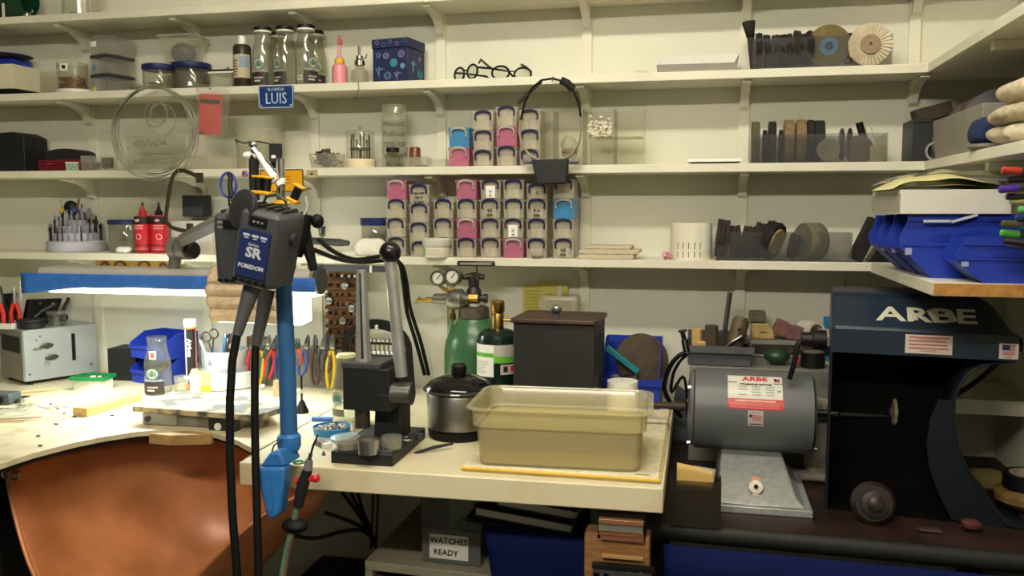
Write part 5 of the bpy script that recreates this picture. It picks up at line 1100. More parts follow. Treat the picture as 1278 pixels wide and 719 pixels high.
# brown ring-block board and towel
p0 = A(316, 400, 2.40)
t = T('wooden_upright', 'reddish brown wooden upright behind the motor cables', 'board', (p0.x, 2.425, BZ)); O('plank', M().box(-.034, .034, -.008, .008, 0, .14), mat('red_wood', '7a4422', .6, n=.25, ns=30), t)
bl, br = A(405, 400, 2.40).x, A(449, 400, 2.40).x; zt_, zb_ = A(430, 340, 2.40).z, A(430, 452, 2.40).z
t = T('tool_board', 'brown wooden board of punches and round burs behind the lever press', 'board', ((bl+br)/2, 2.43, zb_)); bw_, bh_ = br-bl, zt_-zb_
orw = mat('rust_wood', '96602e', .65, n=.4, ns=26)
O('board', M().box(-bw_/2, bw_/2, -.006, .010, -.015, bh_), orw, t)
for i in range(9):
    zz = bh_*(.06+.105*i); O('ledge', M().box(-bw_/2-.002, bw_/2-.004, -.020, -.0062, zz, zz+.010), mat('umber_wood', '5a3a1e', .7, n=.4, ns=40), t)
    for k in range(5): O('punch', M().cyl(.0035+.002*R.random(), -.028, -.0065, 8, (bw_*(-.42+.2*k)+R.uniform(-.005, .005), 0, zz+.016), 'y'), (steel, dgrey, mat('rust_steel', '6a5840', .4, .6))[R.randrange(3)], t)
for (u, v) in ((.1, .85), (-.36, .68), (.28, .60), (0.02, .46), (.30, .33), (-.40, .22)): O('round_bur', M().lathe([(.003, -.034), (.011, -.032), (.012, -.022), (.006, -.018), (.004, -.006)], 12, (bw_*u, 0, bh_*v), 'y'), steel if v > .3 else dgrey, t)
O('tangle_bracket', M().ball((-bw_*.5, -.02, bh_*.22), .014, 8, (1, .6, 1.1), .2), dgrey, t)
O('post', M().box(-bw_/2, -bw_/2+.02, -.004, .008, -(zb_-BZ), -.016), orw, t); O('post', M().box(bw_/2-.03, bw_/2-.01, -.004, .008, -(zb_-BZ), -.016), orw, t)
x = A(360, 408, 2.20)
# jar right of rack
pj = base(430, 530, 2.25); s_ = (A(430, 448, pj.y).z-BZ)/.168
t = coffee_bottle('stoppered glass coffee bottle with a round emblem behind the lever press', (pj.x, pj.y+.02, BZ), s_, cap=False, ang=-125, prn=False)
t.scale = (1.14, 1.14, 1)
emblem(t, .0334*s_, -112, .070*s_, .0155*s_, mat('emblem_teal', '4a8a78', .6), mat('emblem_white', 'd8e2d8', .6)); O('label_print', patch(.0338*s_, -150, -75, .050*s_, .056*s_, 8), paper, t); O('label_olive_band', patch(.0338*s_, -145, -80, .024*s_, .042*s_, 8), mat('olive_label', '7a7a60', .6), t)  # olive band below the white label print
O('stopper', M().lathe([(.019*s_, .160*s_), (.024*s_, .170*s_), (.020*s_, .178*s_), (1e-6, .180*s_)], 14), mat('cream_wax', 'c9c294', .7, n=.1), t)
# blue cups of findings
pc_ = base(410, 545); dbl = mat('sky_blue_plastic', '3f8fc8', .4)
t = T('bead_cup', 'shallow sky-blue lid full of small coloured beads', 'lid', (pc_.x-.005, pc_.y+.03, BZ)); O('body', M().cup(.042, .045, .018, .002, 32), dbl, t); m = M()
for i in range(70): a, r_ = R.uniform(0, 6.3), .037*math.sqrt(R.random()); m.ball((r_*math.cos(a), r_*math.sin(a), .010+R.uniform(0, .008)), .004, 6)
O('beads', m, mat('mixed_beads', 'cfc4b0', .3, c2='5a3a30', ns=220, thr=(.45, .55)), t, kind='stuff')
q = base(432, 551); one('pale_blue_lid', M().lathe([(.034, 0), (.036, .002), (.036, .008), (.032, .010), (1e-6, .009)], 32), mat('pale_blue', '9cc4dc', .4), 'pale blue round lid lying beside the bead lid', 'lid', (q.x-.005, q.y+.012, BZ))
q = base(400, 527); one('blue_stick', M().cyl(.006, -.026, .026, 10, (0, 0, .006), 'x'), mat('blue_wax', '3568b4', .5), 'short blue wax stick lying behind the bead lid', 'stick', (q.x, q.y+.01, BZ), rad(8))
q = base(398, 558); t = T('eraser', 'grey and white eraser lying in front of the bead lid', 'eraser', (q.x+.008, q.y+.005, BZ), rad(-38)); O('sleeve', M().box(-.024, .010, -.009, .009, 0, .012), mat('warm_grey', '6e6a64', .6), t); O('rubber', M().box(.0102, .026, -.0088, .0088, .0002, .0118), white, t)
q = base(404, 568); one('tiny_screw', M().lathe([(.005, 0), (.003, .004), (.002, .008), (1e-6, .009)], 8), dgrey, 'tiny dark screw standing near the bench edge', 'screw', (q.x, q.y, BZ))
# cardboard strip under the lowest shelf
a, b = A(97, 330, 2.36), A(206, 330, 2.36)
t = T('wooden_plank', 'orange-tan wooden strip with curled dark pieces under the lowest shelf', 'panel', ((a.x+b.x)/2, 2.44, A(150, 338, 2.44).z)); ww = b.x-a.x
O('strip', M().box(-ww*.52, ww*.52, -.006, .008, 0, .042), mat('tan_wood', 'c99a4e', .6, n=.15, ns=30), t)
for (u, r_) in ((-.36, .014), (-.18, .019), (.10, .020), (.32, .013)): O('curled_piece', M().torus((ww*u, -.010, .012), r_, .004, 'y', 20, 6), mat('dark_tan', '6a4c2a', .6), t)
# ================================================================ desk lamp
LY = 2.06
l0, l1 = A(46, 350, LY), A(398, 352, LY); lz = A(215, 346, LY).z
lamp = T('desk_lamp', 'long grey desk lamp wrapped in blue tape, its jointed arm rising to the blue pole', 'lamp', ((l0.x+l1.x)/2, LY, lz))
LW = l1.x-l0.x
hgrey = mat('lamp_grey', 'b5b2a8', .45)
O('head', M().prism([(-.020, 0), (.075, 0), (.085, .008), (.075, .022), (-.010, .022), (-.020, .010)], -LW/2+.02, LW/2-.02, 'x'), hgrey, lamp, bev=.002)
tape = mat('blue_tape', '2f6cc4', .6, n=.12, ns=30, bump=.25)
def tapef(u, v):
    x = -LW/2-.03+(LW+.03)*u; sag = .004*math.sin(11*u)+.003*math.sin(27*u)+(.010*(1-u*6) if u < .16 else 0)*v
    return (x, -.024-.002*math.sin(7*u), .006-.036*v-(.018*max(0, 1-u*4.5) if v > .5 else 0)-sag*.3*v)
O('tape', M().grid(tapef, 40, 4), tape, lamp, solid=.0015)
O('tape_end', M().grid(lambda u, v: (-LW/2-.03+.004*math.sin(5*v), -.022+.085*u, .004-.034*v-.006*math.sin(PI*u)), 8, 3), tape, lamp, solid=.0015)
O('lens', M().box(-LW/2+.05, LW/2-.02, -.019, .074, -.047, -.0005), mat('lit_lens', 'e6f6ff', .4, emit=2.6), lamp, bev=.004, label='lit white lens under the lamp head')
O('end_cap', M().lathe([(.030, 0), (.033, .004), (.033, .012), (.028, .016), (1e-6, .016)], 24, (LW/2-.018, .03, .0), 'x').xf(Matrix.Translation((LW/2, .03, -.003)) @ Matrix.Diagonal((1, 1.0, 1.15, 1)) @ Matrix.Translation((-LW/2, -.03, 0))), mat('charcoal', '3a3b3c', .4), lamp, label='dark end cap')
bl = area('desk_lamp_light', (lamp.location.x, LY+.02, lz-.052), LW-.10, .07, 6.2, (.93, 1, .93), (rad(-16), 0, 0))
la = lambda px, py, dy=0: A(px, py, LY+dy)-lamp.location
am = mat('lamp_arm_metal', '8f8e88', .35, .5)
j0, j1 = la(226, 307, .01), la(302, 262, -.55)
O('post', M().tube([la(216, 338, .02), la(219, 322, .02)], .016, 14), am, lamp)
O('elbow', M().cyl(.030, -.020, .034, 20, (0, 0, 0), 'x').xf(Matrix.Translation(j0+Vector((-.006, 0, -.006))) @ Matrix.Rotation(rad(-8), 4, 'Z')), am, lamp)
O('elbow_gap', M().cyl(.0305, .004, .006, 20, (0, 0, 0), 'x').xf(Matrix.Translation(j0+Vector((-.006, 0, -.006))) @ Matrix.Rotation(rad(-8), 4, 'Z')), black, lamp)
O('knob', M().lathe([(.010, .034), (.010, .042), (.022, .046), (.023, .060), (.018, .066), (1e-6, .067)], 14, (0, 0, 0), 'x').xf(Matrix.Translation(j0+Vector((-.004, -.012, -.010))) @ Matrix.Rotation(rad(-14), 4, 'Z')), black, lamp, label='black tightening knob')
d = j1-j0; 
O('arm', M().tube([j0+Vector((-.004, 0, .012)), j1], .019, 4, flat=(.7, 1)), am, lamp, bev=.002)
O('joint_disc', M().lathe([(.050, -.012), (.056, -.008), (.056, .006), (.046, .014), (1e-6, .016)], 28, (0, 0, 0), 'y').xf(Matrix.Translation(la(304, 261, -.60)) @ Matrix.Rotation(rad(24), 4, 'Y') @ Matrix.Rotation(rad(-25), 4, 'Z') @ Matrix.Diagonal((.62, .62, .66, 1))), mat('charcoal_gloss', '2c2c2e', .25), lamp, label='dark round joint cover')
O('upper_link', M().tube([j1, la(320, 258, -.50), la(348, 264, -.465)], .010, 10), mat('charcoal', '3a3b3c'), lamp)
# towel hanging over the lamp, white card behind it
tx0, tx1 = A(262, 380, LY-.03).x, A(348, 380, LY-.03).x
ttw = mat('tan_towel', 'cdb594', .95, n=.12, ns=60, bump=.6)
def hang(u, v):
    s_ = v*.30; r_ = .0
    x = tx0+(tx1-tx0)*u+.004*math.sin(9*v)
    if v < .12: y, z = LY+.075-.10*(v/.12), lz+.028+.004*math.sin(PI*v/.12)
    else: y, z = LY-.030-.006*math.sin(5*u+3*v)-.004*(v > .3)-.005*math.sin(30*v), lz+.026-(v-.12)*.155*1.0-.004*math.sin(8*v*4)*0
    return (x, y+.003*math.sin(12*u), z)
one('hanging_towel', M().grid(hang, 24, 26), ttw, 'tan terry towel folded over the desk lamp behind the motors', 'towel', solid=.010)
O_ = col.objects[-1]
cx0, cx1 = A(261, 390, LY+.05).x, A(381, 390, LY+.05).x
one('white_card', M().prism([(cx0, lz-.036), (cx1, lz-.036), (cx1, lz-.118), (cx1-.03, lz-.132), (cx0, lz-.13)], LY+.088, LY+.091, 'y'), paper, 'white card hanging from the back of the desk lamp behind the tan towel', 'card')
# ================================================================ blue pole stand with hanging motors
PY = 1.60
pf = A(360, 570, PY); 
stand = T('motor_stand', 'blue-wrapped pole stand clamped to the bench edge with a chrome top', 'stand', (pf.x, PY, 0))
bp = mat('blue_pole', '2b5f96', .5, n=.12, ns=18, bump=.1)
sl = lambda px, py, dy=0: A(px, py, PY+dy)-Vector((pf.x, PY, 0))
O('pole', M().tube([sl(361, 552), sl(358, 450), sl(353, 330), sl(351, 262)], [.0175, .0175, .0160, .0150], 16), bp, stand, label='blue pole')
O('upper_pole', M().tube([sl(351, 262), sl(350, 198)], .0085, 14), chrome, stand, label='chrome upper pole')
O('pole_flange', M().lathe([(.016, 0), (.022, .003), (.016, .008), (.010, .010)], 18, sl(351, 256)), mat('amber_yellow', 'd9a21c', .4), stand)
bm = mat('blue_clamp', '2f72b4', .45, n=.1, ns=20)
O('clamp_collar', M().lathe([(.020, 0), (.024, .010), (.024, .030), (.0185, .036)], 18, sl(361, 562)), bm, stand); O('clamp_tie', M().torus(sl(361, 551), .0195, .004, 'z', 18, 6), black, stand, label='black cable tie')
z0 = sl(356, 634).z; zt = sl(356, 574).z
m = M(); x_ = sl(357, 600).x
m.prism([(x_-.028, zt), (x_+.030, zt+.004), (x_+.028, zt-.024), (x_+.018, z0+.012), (x_+.004, z0), (x_-.010, z0), (x_-.018, z0+.030), (x_-.030, zt-.018)], -.064, -.030, 'y')
m.prism([(x_-.028, zt), (x_+.030, zt+.004), (x_+.016, zt+.034), (x_-.006, zt+.030)], -.056, .012, 'y')
O('clamp_body', m, bm, stand, bev=.005, label='blue clamp body'); O('clamp_rib', M().box(x_-.003, x_+.003, -.068, -.064, z0+.015, zt-.01), bm, stand)
# chrome and white fittings at the top
O('cross_tube', M().tube([sl(316, 186), sl(334, 208), sl(352, 232)], .0085, 12), chrome, stand); O('white_strap', M().tube([sl(322, 192, -.012), sl(336, 215, -.014), sl(349, 232, -.012)], .006, 8), white, stand)
O('white_tie', M().ball(sl(310, 194), .010, 10, (1.3, .8, .8)).ball(sl(320, 194), .009, 10).ball(sl(343, 196), .008, 10, (1.2, 1, .8)).ball(sl(352, 226), .009, 10, (.8, 1, 1.4)), white, stand); O('finial', M().ball(sl(316, 181), .009, 12), chrome, stand)
O('left_post', M().tube([sl(317, 194), sl(317, 222), sl(318, 250)], .011, 4), blackcard, stand); O('right_tab', M().box(-.011, .011, -.006, .006, -.024, .010).xf(Matrix.Translation(sl(344, 186))), blackcard, stand)
ylw = mat('amber_yellow', 'd9a21c', .4)
def hook(px, py, tilt, lab):
    q = A(px, py, PY-.055); t = T('cord_grip', lab, 'grip', q, rot=(0, rad(tilt), 0), group='yellow and black cord grips')
    O('top_flange', M().box(-.012, .012, -.010, .010, .012, .017), ylw, t, bev=.002); O('core', M().cyl(.0085, -.012, .012, 14), black, t); O('bottom_flange', M().box(-.012, .012, -.011, .011, -.019, -.012), ylw, t, bev=.002); O('hanger_wire', M().tube([(0, .008, .0), (0, .04, .012), (0, .052, .010)], .002, 6), steel, t)
hook(323, 230, 4, 'yellow and black cord grip, left one above the motor'); hook(333, 231, 8, 'yellow and black cord grip, middle one above the motor'); hook(370, 241, 28, 'yellow and black cord grip, right one above the black lever')
# motors
mgrey = mat('motor_grey', '3f4043', .5, n=.08, ns=80)
def motor(lab, px, py, y, tilt, yaw, front):
    q = A(px, py, y); t = T('flex_shaft_motor', lab, 'motor', q, rot=(rad(4), rad(tilt), rad(yaw)), group='hanging flexible shaft motors')
    W_, D_, H_ = .094, .112, .142
    o2 = [(W_/2-.012, -D_/2), (W_/2, -D_/2+.018), (W_/2, D_/2-.018), (W_/2-.014, D_/2), (-W_/2+.014, D_/2), (-W_/2, D_/2-.018), (-W_/2, -D_/2+.018), (-W_/2+.012, -D_/2)]
    m = M(); sec = [(-.5, .84), (-.47, .94), (.30, 1.0), (.44, .98), (.5, .86)]
    for k, (zz, s_) in enumerate(sec): m.v += [(x*s_, y_*s_, zz*H_) for x, y_ in o2]
    n = 8
    for k in range(len(sec)-1): m.f += [(k*n+i, k*n+(i+1) % n, k*n+n+(i+1) % n, k*n+n+i) for i in range(n)]
    m.f += [tuple(range(n-1, -1, -1)), tuple(range(4*n, 5*n))]
    O('housing', m, mgrey, t, bev=.004)
    fy = -D_/2
    for s in range(5):
        O('vent_slot', M().box(-.034+.014*s, -.026+.014*s, fy-.0003, fy+.006, -H_*.46, -H_*.42), dblack, t)
        O('vent_rib', M().box(-.036+.016*s, -.030+.016*s, -.03, .03, H_*.5, H_*.5+.006), mat('motor_dark', '2a2b2e', .5), t)
    O('brush_cap', M().cyl(.012, W_/2-.002, W_/2+.007, 14, (0, -.006, H_*.18), 'x'), mat('motor_dark', '2a2b2e'), t); O('brush_cap', M().cyl(.012, -W_/2-.007, -W_/2+.002, 14, (0, -.006, H_*.18), 'x'), mat('motor_dark', '2a2b2e'), t)
    O('switch_plate', M().box(-.018, .016, fy-.003, fy+.001, H_*.30, H_*.42), black, t)
    if front:
        for k in range(3): O('switch_mark', M().box(-.010+.008*k, -.006+.008*k, fy-.0038, fy-.003, H_*.345, H_*.37), mat('grey_print_and_glint', '8d8a80'), t)
        O('name_plate', M().box(-.030, .028, fy-.0022, fy-.0002, -H_*.38, H_*.24), mat('plate_navy', '1c2c5e', .4), t, label='navy name plate')
        pl = mat('plate_print', 'c2c4cc', .5)
        txt('SR', .026, pl, t, (0, fy-.0028, -H_*.055), bold=.0009, sx=1.1); txt('Series', .0085, pl, t, (-.002, fy-.0028, H_*.055)); txt('FOREDOM', .0105, pl, t, (-.001, fy-.0028, -H_*.24), bold=.0004, sx=1.0)
        for k in range(3): O('badge_print', M().box(-.025+.017*k, -.012+.017*k, fy-.0029, fy-.0022, H_*.155, H_*.185).box(-.022+.017*k, -.014+.017*k, fy-.0029, fy-.0022, H_*.125, H_*.14), pl, t)
    else:
        for k in range(2): O('white_mark', M().box(-.030, .002, fy-.0014, fy-.0002, H_*(.37-.07*k), H_*(.40-.07*k)), mat('grey_print_and_glint', '8d8a80'), t)
    O('bail', M().tube([(-.025, 0, H_*.5), (-.02, 0, H_*.5+.020), (.0, 0, H_*.5+.028), (.02, 0, H_*.5+.020), (.025, 0, H_*.5)], .003, 6), steel, t)
    return t
MY = 1.50
motor('black grey flexible shaft motor with a navy name plate, nearer one hanging from the pole', 335, 307, MY, 13, 3, 1)
motor('dark flexible shaft motor hanging behind the one with the navy plate', 306, 308, MY+.125, 2, 4, 0)
boot = mat('boot_grey', '58585a', .5)
def shaft(lab, pts, y, y2):
    P_ = [A(px, py, y+(y2-y)*i/(len(pts)-1)) for i, (px, py) in enumerate(pts)]
    o = P_[0]; t = T('flex_shaft', lab, 'cable', o, group='flexible shafts under the motors')
    Q = [q-o for q in P_]
    O('boot', M().tube(Q[:3], [.017, .013, .0095], 14), boot, t, label='grey rubber boot'); O('cable', M().tube(Q[2:], .0078, 12), dblack, t)
shaft('black flexible shaft with a grey boot, left one of the pair', [(315, 358), (305, 388), (296, 418), (290, 450), (287, 500), (287, 570), (290, 640), (297, 730)], MY+.0, MY-.06)
shaft('black flexible shaft with a grey boot, right one of the pair', [(333, 362), (326, 400), (319, 432), (318, 460), (318, 520), (319, 580), (321, 650), (323, 730)], MY+.10, MY+.0)
# black lever clamp to the right of the motors
q = A(380, 300, 1.56)
t = T('lever_clamp', 'black ratchet lever clamp fixed to the pole right of the motors', 'clamp', q); lc = lambda px, py, dy=0: A(px, py, 1.56+dy)-q
O('lever', M().tube([lc(374, 266), lc(382, 300), (lc(392, 338))], [.018, .016, .010], 10, flat=(.7, 1)), black, t); O('lever', M().tube([lc(381, 268, -.01), lc(378, 300, -.01), lc(372, 320, -.01)], [.013, .012, .008], 10), dblack, t); O('knob', M().ball(lc(396, 276), .013, 12, (1, 1, 1.1)), dblack, t); O('jaw', M().box(-.040, .012, -.012, .012, -.018, .018).xf(Matrix.Translation(lc(376, 300))), black, t, bev=.003); O('wire', M().tube([lc(381, 245, -.01), lc(384, 258, -.012), lc(376, 275, -.018), lc(374, 295, -.02), lc(367, 312, -.02)], .003, 8), mat('grey_wire', '9a9a94', .5), t, label='grey wire')
# hand piece with hose
HY = 1.54
q = A(378, 592, HY); t = T('hand_piece', 'black hand piece with a grey collar hanging by the bench edge, green hose below', 'hand piece', q); hp = lambda px, py: A(px, py, HY)-q
O('grip', M().tube([hp(384, 586), hp(378, 605), hp(372, 632)], [.0095, .012, .010], 14), blackcard, t); O('collar', M().tube([hp(386, 574), hp(384, 586)], [.007, .0095], 14), grey, t, label='grey collar'); O('collet', M().tube([hp(388, 566), hp(386, 574)], .004, 10), steel, t); O('mandrel', M().tube([hp(397, 543), hp(391, 556), hp(388, 567)], [.0015, .0025, .002], 8), black, t)
O('hose', M().tube([hp(371, 634), hp(366, 655), hp(358, 685), hp(350, 730)], .0060, 10), mat('green_hose', '5a7a62', .5), t, label='dull green hose'); O('hose', M().tube([hp(373, 634), hp(369, 655), hp(361, 685), hp(353, 730)], .0035, 8), mat('rose_hose', '7a4a44', .5), t, label='dull red hose')
O('red_valve', M().tube([hp(369, 600), hp(380, 598), hp(394, 597)], .006, 8).ball(hp(394, 597), .009, 10), red, t, label='red valve lever'); O('green_ring', M().torus(hp(373, 577), .010, .002, 'z', 16, 6), mat('green_plastic', '14783c', .4), t)
O('dark_socket', M().ball(hp(368, 656), .022, 12, (1.3, .9, .7)), dblack, t)
# hanging thin wire from clamp
one('thin_wire', M().tube([A(352, 548, 1.575), A(342, 556, 1.56), A(337, 572, 1.555)], .0016, 6), black, 'thin black wire looping off the blue pole clamp', 'wire')
# ================================================================ lever press
a, b, c_ = G(413, 578, BZ), G(490, 583, BZ), G(531, 547, BZ)
pw_ = (b-a).length; pd_ = (c_-b).length; pang = math.atan2(b.y-a.y, b.x-a.x)
e1 = (b-a).normalized(); e2 = Vector((-e1.y, e1.x, 0))
press = T('lever_press', 'black lever press with two upright steel bars and a black ball knob', 'press', (a.x, a.y, BZ), pang)
inv = lambda w_: (lambda d: Vector((d.dot(e1), d.dot(e2), d.z)))(w_-Vector((a.x, a.y, BZ)))
pl_ = lambda px, py, y: inv(A(px, py, y))
pblack = mat('press_black', '17181b', .5, n=.15, ns=50)
pd_ = (c_-b).dot(e2); sk = (c_-b).dot(e1)
BHt = .026
O('base', M().prism([(0, 0), (pw_, 0), (pw_+sk, pd_), (sk, pd_)], 0, BHt, 'z'), pblack, press, bev=.002)
O('base_top', M().prism([(.01, .01), (pw_-.008, .01), (pw_+sk-.01, pd_-.01), (sk+.012, pd_-.01)], BHt, BHt+.001, 'z'), mat('press_top', '4a4c4c', .4, .4, n=.2), press)
ym = a.y+pd_*.62
col0, col1 = pl_(472, 560, ym), pl_(506, 560, ym)
zc = pl_(490, 455, ym).z
m = M(); x0, x1 = col0.x, col1.x; yy = col0.y
m.prism([(x0, BHt), (x1, BHt), (x1, zc*.55), (x1+.004, zc*.78), (x1-.006, zc), (x0+.006, zc), (x0-.01, zc*.7), (x0+.004, zc*.45)], yy-.03, yy+.04, 'y')
O('column', m, pblack, press, bev=.004)
h0, h1 = pl_(436, 507, ym-.05), pl_(484, 458, ym-.05)
O('head', M().box(h0.x, h1.x+.015, h0.y-.035, yy+.03, h0.z, h1.z), pblack, press, bev=.002)
O('head_cap', M().box(h0.x-.002, h1.x-.004, h0.y-.037, yy+.01, h1.z+.0003, h1.z+.012), mat('cap_grey', '4a4b4d', .4, .3), press, bev=.001)
O('ram', M().cyl(.017, BHt+.03, h0.z-.0005, 18, (h0.x+.030, h0.y, 0)), mat('ram_brown', '4a4238', .4, .5, n=.2), press)
r0_, r1_ = pl_(455, 455, ym-.05), pl_(451, 337, ym-.05)
barst = mat('bar_steel', 'b4b4b0', .28, .55, n=.1, ns=30)
mm = M().tube([(r0_.x, h0.y-.006, h1.z+.0125), (r1_.x+.002, h0.y-.006, r1_.z)], [.0185, .0115], 8)
O('ratchet_bar', mm, barst, press, sharp=20)
O('bar_groove', M().tube([(r0_.x+.004, h0.y-.0225, h1.z+.02), (r1_.x+.003, h0.y-.0165, r1_.z-.006)], [.003, .002], 6), mat('groove_dark', '2c2c30', .4), press)
g0, g1 = pl_(476, 490, ym-.06), pl_(513, 490, ym-.06)
O('pinion', M().cyl(.0245, g0.x, g1.x+.002, 24, (0, g0.y, g0.z), 'x'), mat('pinion_steel', '7c7a74', .3, .8, n=.15, ns=30), press); O('pinion_face', M().cyl(.018, g1.x+.002, g1.x+.004, 24, (0, g0.y, g0.z), 'x'), mat('groove_dark', '2c2c30'), press)
t0, t1 = pl_(501, 470, ym-.07), pl_(487, 326, ym-.07)
O('lever_rod', M().tube([t0, t1], [.0135, .0125], 12), barst, press, label='steel lever rod'); O('ball_knob', M().ball(pl_(487, 315, ym-.07), .0235, 20), mat('black_gloss', '0e0e10', .12), press, label='glossy black ball knob')
O('knob_collar', M().cyl(.008, -.012, .006, 14, t1+Vector((0, 0, .001))), chrome, press)
for px, py in ((524, 548), (500, 552)): 
    q = G(px, py, BZ+BHt); O('bolt', M().cyl(.009, BHt, BHt+.012, 12, inv(q)-Vector((0, 0, BHt))), dgrey, press)
q = inv(G(507, 551, BZ+BHt)); O('ring_bolt', M().torus((q.x, q.y, BHt+.006), .013, .0028, 'z', 20, 6), chrome, press); O('bolt', M().cyl(.008, BHt+.001, BHt+.008, 12, (pw_-.02, .028, 0)), steel, press)
# clear lids / pots standing on the press base
for i, (px, py, r_, hh, mt_, lab) in enumerate(((434, 560, .026, .022, 'c', 'round clear pot of brass rings, left one on the press base'), (460, 566, .024, .030, 's', 'round shiny steel pot, middle one on the press base'), (489, 560, .022, .022, 'c', 'round clear pot of grey rings, right one on the press base'))):
    q = G(px, py, BZ+BHt); t = T('round_pot', lab, 'pot', (q.x, q.y, BZ+BHt+.0012), group='round pots on the lever press')
    O('body', M().cup(r_*.97, r_, hh, .0015, 28), plastic if mt_ == 'c' else mat('steel_pot', 'a8a8a4', .2, .9), t); O('contents', M().cyl(r_*.9, .002, hh*.6, 24), mat('brass_grey', '7c7460', .4, .5, n=.3, ns=120), t)
    if mt_ == 'c': O('lid', M().cyl(r_*1.03, hh+.0003, hh+.004, 28), plastic, t)
q = base(450, 540); t = T('round_pot', 'low cream and clear pot standing behind the press base', 'pot', (q.x, q.y+.02, BZ)); O('body', M().cup(.026, .027, .016, .0015, 28), cream, t); O('lid', M().cyl(.0275, .0163, .022, 28), plastic, t)
# bur block behind the press
q = A(470, 410, 2.33)
t = T('bur_block', 'black round-topped rack with rows of shiny steel balls behind the press', 'rack', (q.x-.005, 2.345, BZ))
q0, q1 = A(424, 420, 2.345), A(511, 420, 2.345); ww = (q1.x-q0.x)/2; zt_ = A(470, 398, 2.345).z-BZ
poly = [(-ww*.75, 0), (ww*1.02, 0), (ww*1.0, zt_*.68)]+[(ww*math.cos(rad(a_)), zt_*.70+zt_*.30*math.sin(rad(a_))) for a_ in range(10, 180, 14)]+[(-ww, zt_*.68)]
inn = [(-ww*.55, zt_*.22), (ww*.72, zt_*.22), (ww*.70, zt_*.72), (0, zt_*.80), (-ww*.62, zt_*.72)]
oe = [(ww*math.cos(rad(a_)), zt_*.60+zt_*.40*math.sin(rad(a_))) for a_ in range(0, 181, 12)]; ie = [(ww*.84*math.cos(rad(a_)), zt_*.60+zt_*.27*math.sin(rad(a_))) for a_ in range(180, -1, -12)]
m = M()
for k_ in range(15): m.prism([oe[k_], oe[k_+1], ie[14-k_], ie[15-k_]], -.010, 0, 'y')
m.prism([(-ww, zt_*.60), (-ww*.84, zt_*.60), (-ww*.55, 0), (-ww*.75, 0)], -.010, 0, 'y'); m.prism([(ww*.84, zt_*.60), (ww, zt_*.60), (ww*1.08, 0), (ww*.80, 0)], -.010, 0, 'y')
O('frame', m, dblack, t)
for k in range(3):
    zz = zt_*(.34+.17*k); O('bar', M().box(-ww*.56, ww*.72, -.012, -.002, zz-.004, zz+.002), black, t)
    for i in range(9): O('steel_ball', M().ball((-ww*.40+ww*.125*i, -.010, zz+.009), .0072, 8), chrome, t); O('shank', M().cyl(.0028, zz-.03, zz-.004, 6, (-ww*.40+ww*.125*i, -.008, 0)), steel, t)
O('steel_ball', M().ball((ww*.05, -.012, zt_*.90), .009, 10), chrome, t)
# ================================================================ slow cooker
q = G(570, 546, BZ); rk = (A(610, 500, q.y).x-A(532, 500, q.y).x)/2
kz = lambda py: A(570, py, q.y).z-BZ
t = T('slow_cooker', 'brushed steel slow cooker with a black lid and black base', 'cooker', (q.x, q.y+.02, BZ))
O('base', M().lathe([(rk*.90, 0), (rk*.95, .003), (rk*.97, .020), (rk*.9, .022), (1e-6, .022)], 40), dblack, t)
O('body', M().lathe([(rk*.93, .0222), (rk*.98, .026), (rk*1.0, kz(492)), (rk*.97, kz(490)), (1e-6, kz(490))], 48), mat('brushed_steel', '9d9b94', .28, .95, n=.08, ns=60, stretch=(1, 1, .05)), t)
zl = kz(490)+.0003
O('lid', M().lathe([(rk*1.04, zl), (rk*1.09, zl+.004), (rk*1.07, zl+.010), (rk*.9, zl+.022), (rk*.5, zl+.036), (rk*.30, zl+.040), (1e-6, zl+.041)], 44), mat('lid_black', '0d0d0f', .12), t); O('rim', M().torus((0, 0, zl+.006), rk*1.08, .003, 'z', 44, 8), mat('rim_gloss', '3a3a3a', .15), t); O('knob', M().lathe([(rk*.22, zl+.0405), (rk*.25, zl+.044), (rk*.25, zl+.060), (rk*.20, zl+.064), (1e-6, zl+.064)], 20), black, t)
q = G(534, 566, BZ); t = T('tweezers', 'dark fine tweezers lying on the bench left of the water tank', 'tweezers', (q.x-.005, q.y+.01, BZ+.004), rot=(0, rad(-8), rad(32))); O('arm', M().tube([(-.03, .002, 0), (.02, .006, .003), (.06, .001, .001)], .0022, 6), black, t); O('arm', M().tube([(-.028, -.004, 0), (.02, -.006, .003), (.06, -.001, .001)], .0022, 6), black, t)
# ================================================================ gas bottles
GY = 2.30
q0, q1 = A(556, 450, GY), A(628, 450, GY); gr = (q1.x-q0.x)/2; gx = (q0.x+q1.x)/2; gz = lambda py: A(590, py, GY).z-BZ
t = T('oxygen_cylinder', 'green gas cylinder with a two-gauge regulator and a black valve handle', 'gas cylinder', (gx, GY, BZ))
gg = mat('tank_green', '3a6642', .3, n=.1, ns=8)
sh_ = gz(402)
O('tank', M().lathe([(gr*.95, 0), (gr, .006), (gr, gz(440)), (gr*.95, gz(425)), (gr*.80, gz(410)), (gr*.58, gz(401)), (gr*.52, gz(397)), (1e-6, gz(396))], 40), gg, t)
O('neck_ring', M().lathe([(gr*.50, gz(397)+.0005), (gr*.52, gz(396)), (gr*.50, gz(384)), (gr*.42, gz(382)), (1e-6, gz(382))], 32), mat('neck_brown', '5a5040', .5, .4, n=.2), t)
O('white_ring', M().cyl(.016, gz(382)+.0004, gz(379)+.002, 20), paper, t)
vm = mat('valve_dark', '3c3a34', .4, .5, n=.2)
O('valve_body', M().lathe([(.016, gz(378)), (.022, gz(372)), (.020, gz(362)), (.014, gz(358)), (.016, gz(350)), (.012, gz(346)), (1e-6, gz(346))], 18), vm, t)
